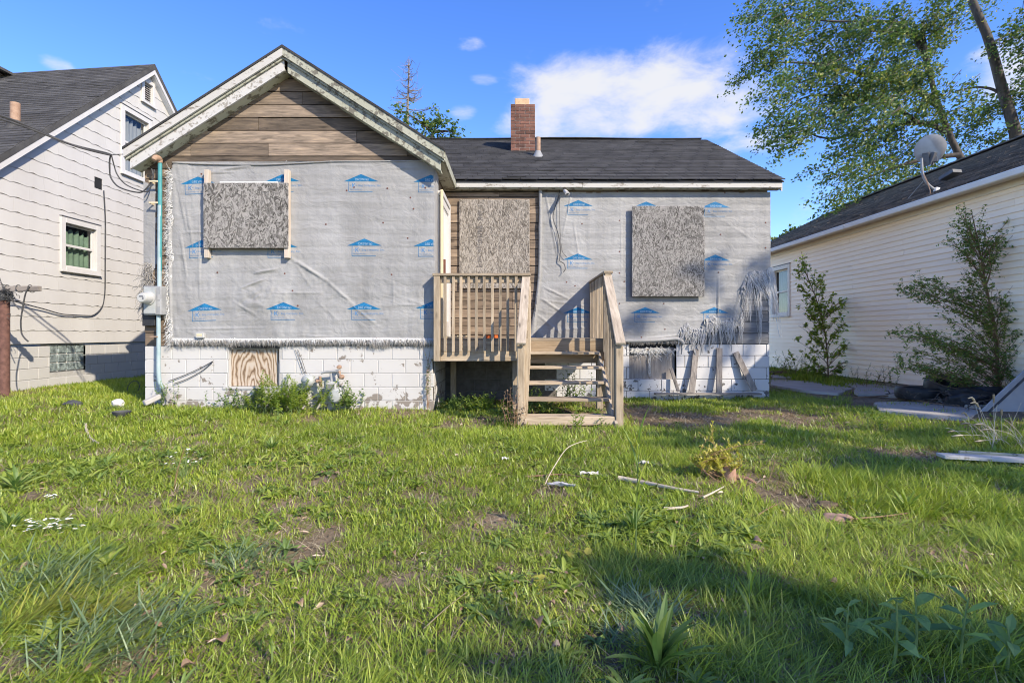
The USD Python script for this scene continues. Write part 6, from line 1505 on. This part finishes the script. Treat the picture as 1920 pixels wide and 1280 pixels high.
lean('narrow grey board leaning right beside the right basement opening', (1272, 734), (1258, 690), .055)
lean('grey board leaning left on the white blocks', (1297, 736), (1305, 654), .1)
lean('upright grey board between two leaning ones', (1348, 738), (1349, 652), .1)
lean('grey board leaning steeply left at the right end of the foundation', (1415, 732), (1379, 660), .105)
solo('ledge_board', beam(P(1228, 738, YR - .12), P(1426, 738, YR - .12), .12, .03, b=.004), 'old_board_x', 'long low grey board lying along the foot of the right foundation', 'board')
# downspout pieces at the left corner
c = G(290, 757)
dsp = thing('downspout', 'broken pale downspout elbow lying at the foot of the left corner', 'downspout', c)
part(dsp, 'elbow', beam(P(270, 756, 7.55), P(300, 742, 7.7), .11, .07, b=.01), 'concrete'); part(dsp, 'splash_panel', beam(P(303, 733, 7.8), P(314, 752, 7.66), .16, .02, up=(0, -1, .2)), 'concrete'); part(dsp, 'strap', beam(P(301, 726, 7.83), P(312, 752, 7.62), .02, .012, up=(0, -1, 0)), 'rubbish_dark')
# loop of wire in the shaded grass by the corner
cc = P(250, 727, 9.2); an = np.linspace(-.5, 4.6, 26)
solo('wire_loop', tube(np.stack([cc[0] + .1 * np.cos(an), cc[1] + .04 * np.sin(an), cc[2] + .12 * np.sin(an)], 1), .006, 5), 'cable_black', 'loop of black wire standing in shaded grass left of the corner', 'wire')

# gas meter on the front wall
gm = thing('gas_meter', 'grey gas meter with rusty pipe fittings on the front foundation', 'gas meter', (-2.72, 7.75, .1))
yg = YF - .12
def pt(pxs, rad, m, nm, ys=0):
    part(gm, nm, tube(np.array([P(a, b_, yg + ys) for a, b_ in pxs]), rad, 9), m, smooth=40)
pt([(600, 705), (600, 716), (602, 725)], .022, 'pipe_rust', 'pipe'); pt([(602, 699), (612, 697), (636, 695)], .018, 'grey_steel', 'pipe'); pt([(636, 695), (637, 706), (640, 709)], .02, 'pipe_rust', 'pipe'); pt([(593, 714), (603, 715)], .028, 'pipe_rust', 'union'); pt([(620, 700), (622, 716)], .018, 'grey_steel', 'pipe')
pt([(635, 699), (637, 708), (644, 708)], .024, 'dish_dark', 'valve')
part(gm, 'plug', disc_lathe([(0, -.05), (.025, -.045), (.032, 0), (.03, .03)], P(636, 688, yg), 'y', 12), 'pipe_rust', smooth=40)
part(gm, 'plug', disc_lathe([(0, -.06), (.026, -.05), (.034, 0), (.03, .03)], P(641, 706, yg - .02), 'y', 12), 'pipe_rust', smooth=40)
part(gm, 'regulator', disc_lathe([(0, -.07), (.05, -.065), (.085, -.03), (.09, 0), (.05, .03), (0, .05)], P(577, 713, yg - .03), 'y', 20), 'gas_grey', smooth=40)
q0 = P(613, 722, yg)
part(gm, 'index_box', bev(q0[0], q0[0] + .15, yg - .08, yg + .02, P(0, 729, yg)[2], P(0, 715, yg)[2], .012), 'meter_glass'); part(gm, 'index_face', bev(q0[0] + .012, q0[0] + .138, yg - .084, yg - .0805, P(0, 727, yg)[2], P(0, 719, yg)[2], .002), 'label_dark')
v, f = disc_lathe([(0, -.1), (.07, -.095), (.1, -.06), (.105, .06), (.06, .09)], P(631, 741, yg), 'y', 20); v[:, 2] = (v[:, 2] - P(0, 741, yg)[2]) * 1.15 + P(0, 741, yg)[2]; part(gm, 'meter_body', (v, f), 'gas_grey', smooth=40)

# heap of tyres and junk by the cream house, and the leaning panel
tyre_pr = [(.2, -.08), (.29, -.095), (.315, -.06), (.32, 0), (.315, .06), (.29, .095), (.2, .08), (.19, 0), (.2, -.08)]
for k, (x_, y_, z_, tl, lab) in enumerate([(6.55, 8.6, .2, .0, 'black tyre lying on the heap by the cream house'), (6.95, 8.5, .3, .35, 'black tyre propped at the back of the heap'), (7.2, 8.25, .22, -.15, 'black tyre at the right end of the heap')]):
    v, f = disc_lathe(tyre_pr, (0, 0, 0), 'z', 24); c_, s_ = math.cos(tl), math.sin(tl); v = np.stack([v[:, 0], v[:, 1] * c_ - v[:, 2] * s_, v[:, 1] * s_ + v[:, 2] * c_], 1) + [x_, y_, z_]
    ty = thing('tyre', lab, 'tyre', (x_, y_, z_ - .1)); part(ty, 'rubber', (v, f), 'black_plastic', smooth=40)
lump('black rubbish bag on the junk heap by the cream house', 1815, 760, (.35, .2, .2), 'black_plastic', 'rubbish_bag', 'rubbish bag', 6)
hm = []
r = np.random.RandomState(5)
for k in range(60):
    a = np.array([r.uniform(5.9, 7.4), r.uniform(7.3, 8.6), 0]); a[2] = gz(a[0], a[1]) + r.uniform(.02, .2); d_ = r.normal(0, .28, 3) * [1, .7, .22]; hm.append(tube([a, a + d_ * .5 + [0, 0, .02], a + d_], [.008, .006, .003], 4))
solo('brush_pile', hm, 'bark', 'heap of dead twigs and brush in front of the tyres', 'brush', kind='stuff')
pl_ = thing('loose_sheet', 'grey flat panel leaning at an angle at the right edge', 'panel', P(1900, 775, 7.3))
cx_, cz_ = P(1952, 765, 7.3)[0], P(0, 765, 7.3)[2]; h_ = .46
v, f = bev(-.6, .6, -.012, .012, -h_, h_, .004); a_ = math.radians(43); v = np.stack([v[:, 0] * math.cos(a_) - v[:, 2] * math.sin(a_) + cx_, v[:, 1] + 7.3 + .25 * v[:, 2], v[:, 0] * math.sin(a_) + v[:, 2] * math.cos(a_) + cz_], 1)
part(pl_, 'sheet', (v, f), 'panel_grey'); part(pl_, 'edge_strip', beam(v.mean(0) + [-.6 * math.cos(a_) - h_ * math.sin(a_) * .98, -.0, -.6 * math.sin(a_) + h_ * math.cos(a_) * .98], v.mean(0) + [.6 * math.cos(a_) - h_ * math.sin(a_) * .98, .0, .6 * math.sin(a_) + h_ * math.cos(a_) * .98], .03, .02), 'rubbish_dark')

# ------------------------------------------------------------------ trees
def leaf_cloud(c, L, Wd, droop, r, flow=None):
    """one folded leaf (2 triangles) at every centre c"""
    n = len(c); az = r.uniform(0, 6.28, n) if flow is None else r.normal(flow, .9, n); el = r.normal(-droop, .45, n); ro = r.uniform(-1.2, 1.2, n)
    d = np.stack([np.cos(az) * np.cos(el), np.sin(az) * np.cos(el), np.sin(el)], 1); s = np.stack([-np.sin(az), np.cos(az), 0 * az], 1); u = np.cross(d, s)
    s2 = s * np.cos(ro)[:, None] + u * np.sin(ro)[:, None]; u2 = np.cross(d, s2)
    l = L * r.uniform(.65, 1.25, (n, 1)); w = Wd * r.uniform(.7, 1.2, (n, 1))
    v = np.stack([c - d * l * .5, c - s2 * w * .5 + u2 * w * .16, c + d * l * .5, c + s2 * w * .5 + u2 * w * .16], 1).reshape(-1, 3)
    k = np.arange(n) * 4
    return v, np.vstack([np.stack([k, k + 2, k + 1], 1), np.stack([k, k + 3, k + 2], 1)])


def sprays(centres, radii, nspray, nleaf, L, Wd, droop, seed, hang=.35, flow=None, wind_=(0, 0, 0), tl=1., sd_=.5):
    """twigs inside ellipsoids, leaves along each twig: clumps with gaps between"""
    r = np.random.RandomState(seed); cs, tw = [], []
    for c, rad, ns in zip(centres, radii, nspray):
        u = r.normal(0, 1, (ns, 3)); u /= np.linalg.norm(u, axis=1, keepdims=True); p = np.asarray(c) + u * (r.uniform(.25, 1, (ns, 1)) ** .6) * np.asarray(rad)
        for q in p:
            d = r.normal(0, sd_, 3) + np.asarray(wind_) + [0, 0, -hang]; d /= np.linalg.norm(d); ln = r.uniform(.35, .9) * tl
            t = r.uniform(0, 1, nleaf)[:, None]; cs.append(q + d * t * ln + r.normal(0, .07 * tl, (nleaf, 3))); tw.append((q - d * .15, q + d * ln * .8))
    return leaf_cloud(np.vstack(cs), L, Wd, droop, r, flow), tw


def limb(pts, r0, r1, n=20, sides=9): return tube(spline(pts, n), np.linspace(r0, r1, n), sides)


YT = 17.0
blob = [(1480, 20, 60, 35), (1560, 28, 70, 40), (1460, 75, 42, 28), (1430, 108, 45, 22), (1388, 132, 22, 9), (1540, 90, 65, 42), (1440, 170, 22, 28), (1448, 235, 28, 34), (1457, 278, 14, 18), (1500, 150, 52, 38), (1500, 222, 40, 32), (1590, 150, 62, 52), (1560, 200, 52, 40), (1640, 55, 55, 42), (1700, 55, 52, 42), (1650, 140, 55, 50), (1620, 215, 52, 40),
        (1585, 268, 48, 26), (1535, 308, 28, 10), (1595, 325, 52, 32), (1558, 372, 28, 20), (1650, 285, 52, 42), (1700, 215, 52, 42), (1720, 140, 44, 50), (1755, 70, 34, 40), (1700, 305, 44, 26), (1785, 20, 34, 30), (1780, 170, 26, 26), (1812, 200, 24, 20), (1800, 245, 28, 24), (1850, 215, 30, 20), (1890, 195, 26, 24), (1860, 265, 26, 18), (1640, 350, 50, 26), (1690, 370, 40, 20), (1420, 30, 26, 18), (1850, 20, 24, 20), (1905, 240, 20, 24), (1600, 395, 26, 12), (1960, 60, 60, 60), (1980, 160, 60, 50), (1400, 5, 30, 14)]
rt_ = np.random.RandomState(3)
cen = [P(a + (26 if a < 1720 else 0), b_ - 6, YT + rt_.uniform(-1.6, 1.6)) for a, b_, _, _ in blob]; rad = [(rx * YT / 1000, .9, ry * YT / 1000) for _, _, rx, ry in blob]
ns = [int(4 + rx * ry / 47) for _, _, rx, ry in blob]
tb = P(1912, 262, YT); tb0 = np.array([tb[0] + .8, YT, .1])
mp = thing('maple_tree', 'large maple tree with wind-swept drooping boughs behind the cream house', 'tree', tb0)
trunk = part(mp, 'trunk', limb([tb0, P(1905, 255, YT), P(1880, 170, YT), P(1852, 70, YT), P(1822, 0, YT), P(1800, -90, YT)], .25, .09, 26, 10), 'bark', smooth=True)
part(mp, 'trunk', limb([tb0 + [-1.2, .4, 0], P(1818, 325, YT + .4), P(1795, 285, YT + .4), P(1760, 200, YT + .3), P(1742, 130, YT), P(1730, 40, YT)], .19, .05, 24, 9), 'bark', smooth=True)
for pts_, a_, c_ in [([(1742, 140), (1715, 70), (1680, 42), (1640, 40), (1600, 28)], .1, .03), ([(1760, 200), (1700, 160), (1620, 140), (1540, 120), (1440, 118)], .1, .02), ([(1780, 250), (1720, 230), (1640, 240), (1560, 260), (1500, 240)], .09, .02), ([(1800, 290), (1730, 300), (1660, 320), (1600, 345)], .08, .02),
                     ([(1742, 140), (1730, 90), (1690, 60), (1610, 60)], .06, .02), ([(1880, 180), (1850, 165), (1820, 165), (1790, 172)], .05, .02), ([(1852, 90), (1880, 70), (1920, 55)], .05, .02), ([(1720, 230), (1620, 180), (1520, 180), (1455, 230)], .06, .015), ([(1640, 40), (1560, 40), (1480, 30)], .04, .015)]:
    part(mp, 'branch', limb([P(a, b_, YT + .2 * k) for k, (a, b_) in enumerate(pts_)], a_, c_, 16, 6), 'bark', smooth=True)
lv, tw = sprays(cen, rad, ns, 32, .105, .075, .5, 31, hang=.62, wind_=(-.8, 0, 0), tl=1.3, sd_=.28, flow=3.3)
part(mp, 'crown', lv, 'maple_leaf', kind='stuff')
part(mp, 'twigs', [tube([a, c], [.012, .005], 3, False) for a, c in tw[::2]], 'bark', kind='stuff')

# shade trees standing behind the camera to the right: only their shade is in the picture
S0 = np.array([1.0, -1.0, 0.0]) / math.sqrt(2); LAT = np.array([1.0, 1.0, 0.0]) / math.sqrt(2); TE = .672


def sh(L, K, s): return LAT * L + S0 * s + np.array([0, 0, K + TE * s])


def shade_tree(label, base, clumps, seed, s, nl=26, dens=30, L=.15):
    t = thing('shade_tree', label, 'tree', (base[0], base[1], 0)); b = np.array([base[0], base[1], 0.])
    r = np.random.RandomState(seed); cc, rr_, nn = [], [], []
    for (l, k, rl, rk) in clumps:
        cc.append(sh(l, k, s + r.uniform(-.8, .8))); rr_.append((rl * .72, rl * .72, rk * .72)); nn.append(int(dens * rl * rk + 3))
    top = np.mean(cc, 0)
    part(t, 'trunk', limb([b, b + [0, 0, top[2] * .5], top], .22, .06, 14, 9), 'bark', smooth=True)
    for c in cc[::2]: part(t, 'branch', limb([b + [0, 0, top[2] * .55], (top + c) / 2 - [0, 0, .4], c], .07, .015, 10, 5), 'bark')
    lv, tw = sprays(cc, rr_, nn, nl, L, L * .75, .3, seed, .3, tl=.5); part(t, 'crown', lv, 'maple_leaf', kind='stuff')


shade_tree('leafy tree off to the right whose shade lies across the right lawn and rear wall', (16.2, -4.4), [(5.3, 1.0, .5, .7), (5.2, 1.9, .6, .6), (5.9, 1.2, .7, .6), (6.5, 1.5, .5, .5), (6.9, 2.7, .6, .5), (5.6, -.1, .6, .5), (5.7, .5, .6, .6), (6.5, .4, .7, .5), (6.2, 2.0, .5, .5), (7.3, 2.6, .7, .8), (7.6, .5, .9, .5), (8.1, 3.7, .8, .9), (8.6, 2.2, .8, .9), (9.3, 3.6, .7, .5), (9.4, 1.2, 1., 1.), (9.0, 5.0, .6, .18), (9.6, 4.55, .5, .2), (8.0, 4.8, .5, .35), (10.4, 2.6, 1., 1.2), (10.9, .8, 1., 1.), (11.8, 2.4, 1., 1.4), (12.5, .8, 1., 1.2), (13.3, 2.6, 1.1, 1.3)], 41, 14.)
shade_tree('smaller tree off to the right whose shade lies over the lower right foreground', (8.7, -5.6), [(1.75, .62, .35, .35), (2.05, .35, .5, .45), (2.4, .3, .4, .45), (2.1, .85, .3, .25), (2.7, .1, .35, .35), (1.6, .15, .4, .4), (2.2, -.1, .5, .4), (1.4, .7, .3, .25), (2.45, .85, .3, .3)], 42, 10., dens=44, L=.12)

# conifer snag and the tree below it, beyond the roof
YS = 30.
b = np.array([P(765, 0, YS)[0], YS, 0.]); sn = thing('bare_conifer', 'bare dead conifer top rising behind the roof', 'tree', b)
part(sn, 'trunk', limb([b, P(764, 215, YS), P(766, 160, YS), P(767, 112, YS)], .3, .03, 20, 7), 'bare_wood')
r = np.random.RandomState(8); bs_ = []
for k in range(34):
    t = r.uniform(0, 1); y_ = 118 + 100 * t; ln = (8 + 42 * t) * r.uniform(.45, 1.1); sg_ = -1 if k % 2 else 1
    a = P(766, y_, YS); e = P(766 + sg_ * ln * r.uniform(.6, 1), y_ - r.uniform(-4, 14), YS + r.uniform(-1, 1)); mid_ = (a + e) / 2 + [0, 0, -.12]
    bs_.append(limb([a, mid_, e], .035, .008, 7, 4))
    for m in range(3):
        q = a + (e - a) * r.uniform(.3, 1); bs_.append(tube([q, q + r.normal(0, .22, 3)], [.012, .006], 3, False))
part(sn, 'branches', bs_, 'bare_wood', kind='stuff')
b = np.array([P(812, 0, 26.)[0], 26., 0.]); t2 = thing('yard_tree', 'half-leafy tree showing above the valley of the roof', 'tree', b)
part(t2, 'trunk', limb([b, P(800, 280, 26.), P(812, 250, 26.)], .2, .06, 12, 7), 'bark')
bl2 = [(762, 212, 12, 10), (748, 205, 8, 7), (785, 225, 16, 10), (806, 238, 16, 10), (828, 236, 16, 10), (848, 246, 12, 9), (836, 252, 16, 8), (812, 255, 20, 8), (855, 250, 7, 6), (820, 222, 8, 6)]
lv, tw = sprays([P(a, c, 26.) for a, c, _, _ in bl2], [(x_ * .026, .5, z_ * .026) for _, _, x_, z_ in bl2], [int(3 + x_ * z_ / 22) for _, _, x_, z_ in bl2], 12, .17, .12, .2, 9, .1)
part(t2, 'crown', lv, 'maple_leaf', kind='stuff'); part(t2, 'branches', [limb([P(812, 250, 26.), P((812 + a) / 2, (250 + c) / 2 - 3, 26.), P(a, c, 26.)], .05, .012, 8, 4) for a, c, _, _ in bl2] + [limb([P(815, 245, 26.), P(822, 210, 26.), P(824, 203, 26.)], .03, .01, 8, 4), limb([P(775, 215, 26.), P(800, 206, 26.), P(823, 200, 26.)], .03, .01, 8, 4)], 'bark', kind='stuff')
for (px, py, Y_, bl3, lab, sd_) in [(1475, 450, 40., [(1462, 452, 14, 10), (1478, 444, 15, 9), (1492, 440, 14, 8), (1505, 448, 10, 8), (1470, 462, 18, 8), (1495, 458, 18, 8)], 'distant dark tree in the gap right of the boarded house', 61), (1580, 420, 36., [(1600, 410, 20, 12), (1570, 425, 20, 12), (1630, 395, 26, 14), (1660, 385, 26, 14), (1545, 438, 14, 8)], 'dark tree showing just over the roof of the cream house', 62)]:
    b = np.array([P(px, 0, Y_)[0], Y_, 0.]); t3 = thing('far_tree', lab, 'tree', b); part(t3, 'trunk', limb([b, P(px, py, Y_)], .25, .1, 6, 7), 'bark')
    lv, tw = sprays([P(a, c, Y_) for a, c, _, _ in bl3], [(x_ * Y_ / 1000, .8, z_ * Y_ / 1000) for _, _, x_, z_ in bl3], [int(8 + x_ * z_ / 6) for _, _, x_, z_ in bl3], 16, .25, .2, .2, sd_, .1); part(t3, 'crown', lv, 'maple_leaf', kind='stuff')

# saplings against the cream house: stems with feathered side shoots
def sapling(label, base, trunk_pts, shoots, seed, leafL, nper, r0=.018, leaf_mat='sapling_leaf'):
    r = np.random.RandomState(seed); b = np.asarray(base, float); t = thing('sapling', label, 'tree', b)
    tp = [np.asarray(q, float) for q in trunk_pts]; part(t, 'trunk', limb(tp, r0, .006, 18, 7), 'stem_brown', smooth=True)
    br, cs = [], []; tpp = spline(tp, 40)
    for (f0, e) in shoots:
        a = tpp[int(f0 * 39)]; e = np.asarray(e, float); m = (a + e) / 2 + [0, r.normal(0, .06), .05]; p = spline([a, m, e], 16); br.append(tube(p, np.linspace(.007, .002, 16), 4, False))
        for k in range(int(.4 * nper * np.linalg.norm(e - a) / .5)):
            q = p[r.randint(3, 16)]; d = r.normal(0, .5, 3) + (e - a) / np.linalg.norm(e - a) * .6; d /= np.linalg.norm(d); L_ = r.uniform(.08, .2)
            br.append(tube([q, q + d * L_], [.0025, .0012], 3, False)); cs.append(q + d * r.uniform(.1, 1, (7, 1)) * L_ + r.normal(0, .018, (7, 3)))
    part(t, 'branches', br, 'stem_brown', kind='stuff'); part(t, 'crown', leaf_cloud(np.vstack(cs), leafL, leafL * .42, .25, r), leaf_mat, kind='stuff')


def rnd_shoots(n, box_, Y, seed, f0=(.15, .95), base_x=None):
    r = np.random.RandomState(seed); out = []
    for k in range(n):
        px, py, rx, ry = box_[k % len(box_)]; out.append((None, P(px + r.uniform(-1, 1) * rx, py + r.uniform(-1, 1) * ry, Y + r.uniform(-.35, .2))))
    return out


def fit(trunk_pts, shoots):
    tpp = spline([np.asarray(q, float) for q in trunk_pts], 40); out = []
    for _, e in shoots:
        low = np.where(tpp[:, 2] < e[2] - .12)[0]; f = (low[-1] if len(low) else 1) / 39.
        out.append((min(max(f - .12, .03), .97), e))
    return out


Y1 = 12.2; tp1 = [np.array([P(1553, 0, Y1)[0], Y1, .08]), P(1549, 640, Y1), P(1530, 560, Y1), P(1508, 500, Y1), P(1503, 472, Y1)]
sapling('slender green sapling growing against the far part of the clapboard wall', tp1[0], tp1, fit(tp1, rnd_shoots(64, [(1508, 490, 14, 22), (1512, 530, 34, 22), (1500, 570, 26, 20), (1545, 540, 16, 30), (1560, 580, 40, 24), (1545, 610, 44, 22), (1520, 620, 30, 20), (1575, 640, 36, 12), (1500, 650, 30, 20), (1490, 680, 24, 14), (1600, 565, 12, 12), (1620, 670, 24, 18)], Y1, 5)), 51, .09, 13, leaf_mat='sapling_light')
Y2 = 8.2; tp2 = [np.array([P(1872, 0, Y2)[0], Y2, .08]), P(1868, 640, Y2), P(1850, 540, Y2), P(1835, 460, Y2), P(1822, 400, Y2)]
sapling('big bushy sapling growing against the near part of the clapboard wall', tp2[0], tp2, fit(tp2, rnd_shoots(150, [(1800, 410, 20, 18), (1830, 420, 24, 20), (1850, 470, 44, 22), (1780, 455, 30, 10), (1890, 430, 14, 30), (1850, 520, 50, 24), (1760, 530, 70, 12), (1720, 545, 40, 14), (1870, 560, 44, 24), (1820, 590, 70, 22), (1760, 600, 70, 20), (1700, 620, 40, 12), (1860, 640, 50, 30), (1790, 650, 70, 26), (1740, 670, 30, 20), (1900, 690, 30, 36), (1830, 690, 60, 22), (1905, 610, 30, 40), (1690, 680, 24, 10)], Y2, 6)), 52, .055, 15, .03)
# low growth along the cream house
plant('wall_weeds', 'dry brownish weeds at the foot of the wall by the far window', 'weeds', 0, 0, bush_stems(40, .7, .6, .35), 12, .08, .03, 'sapling_leaf', 'stem_brown', seed=31, base=(7.15, 13.4, .1))
plant('wall_weeds', 'thin leaning weeds at the foot of the wall between the saplings', 'weeds', 0, 0, bush_stems(18, .55, .35, .25, (.1, 0)), 10, .07, .028, 'sapling_leaf', 'stem_brown', seed=32, base=(7.25, 10.6, .1))
q = np.stack([R.uniform(6.6, 7.5, 260), R.uniform(10.8, 16, 260)], 1)
instancer('verge_grass', far_s, q, R.uniform(0, 6.28, 260), R.uniform(1.2, 2.6, 260), 'long grass along the foot of the clapboard wall', 'grass')
lump('red rusty object lying at the far foot of the clapboard wall', 1462, 703, (.3, .2, .06), 'rusty_steel', 'red_scrap', 'scrap', 8)
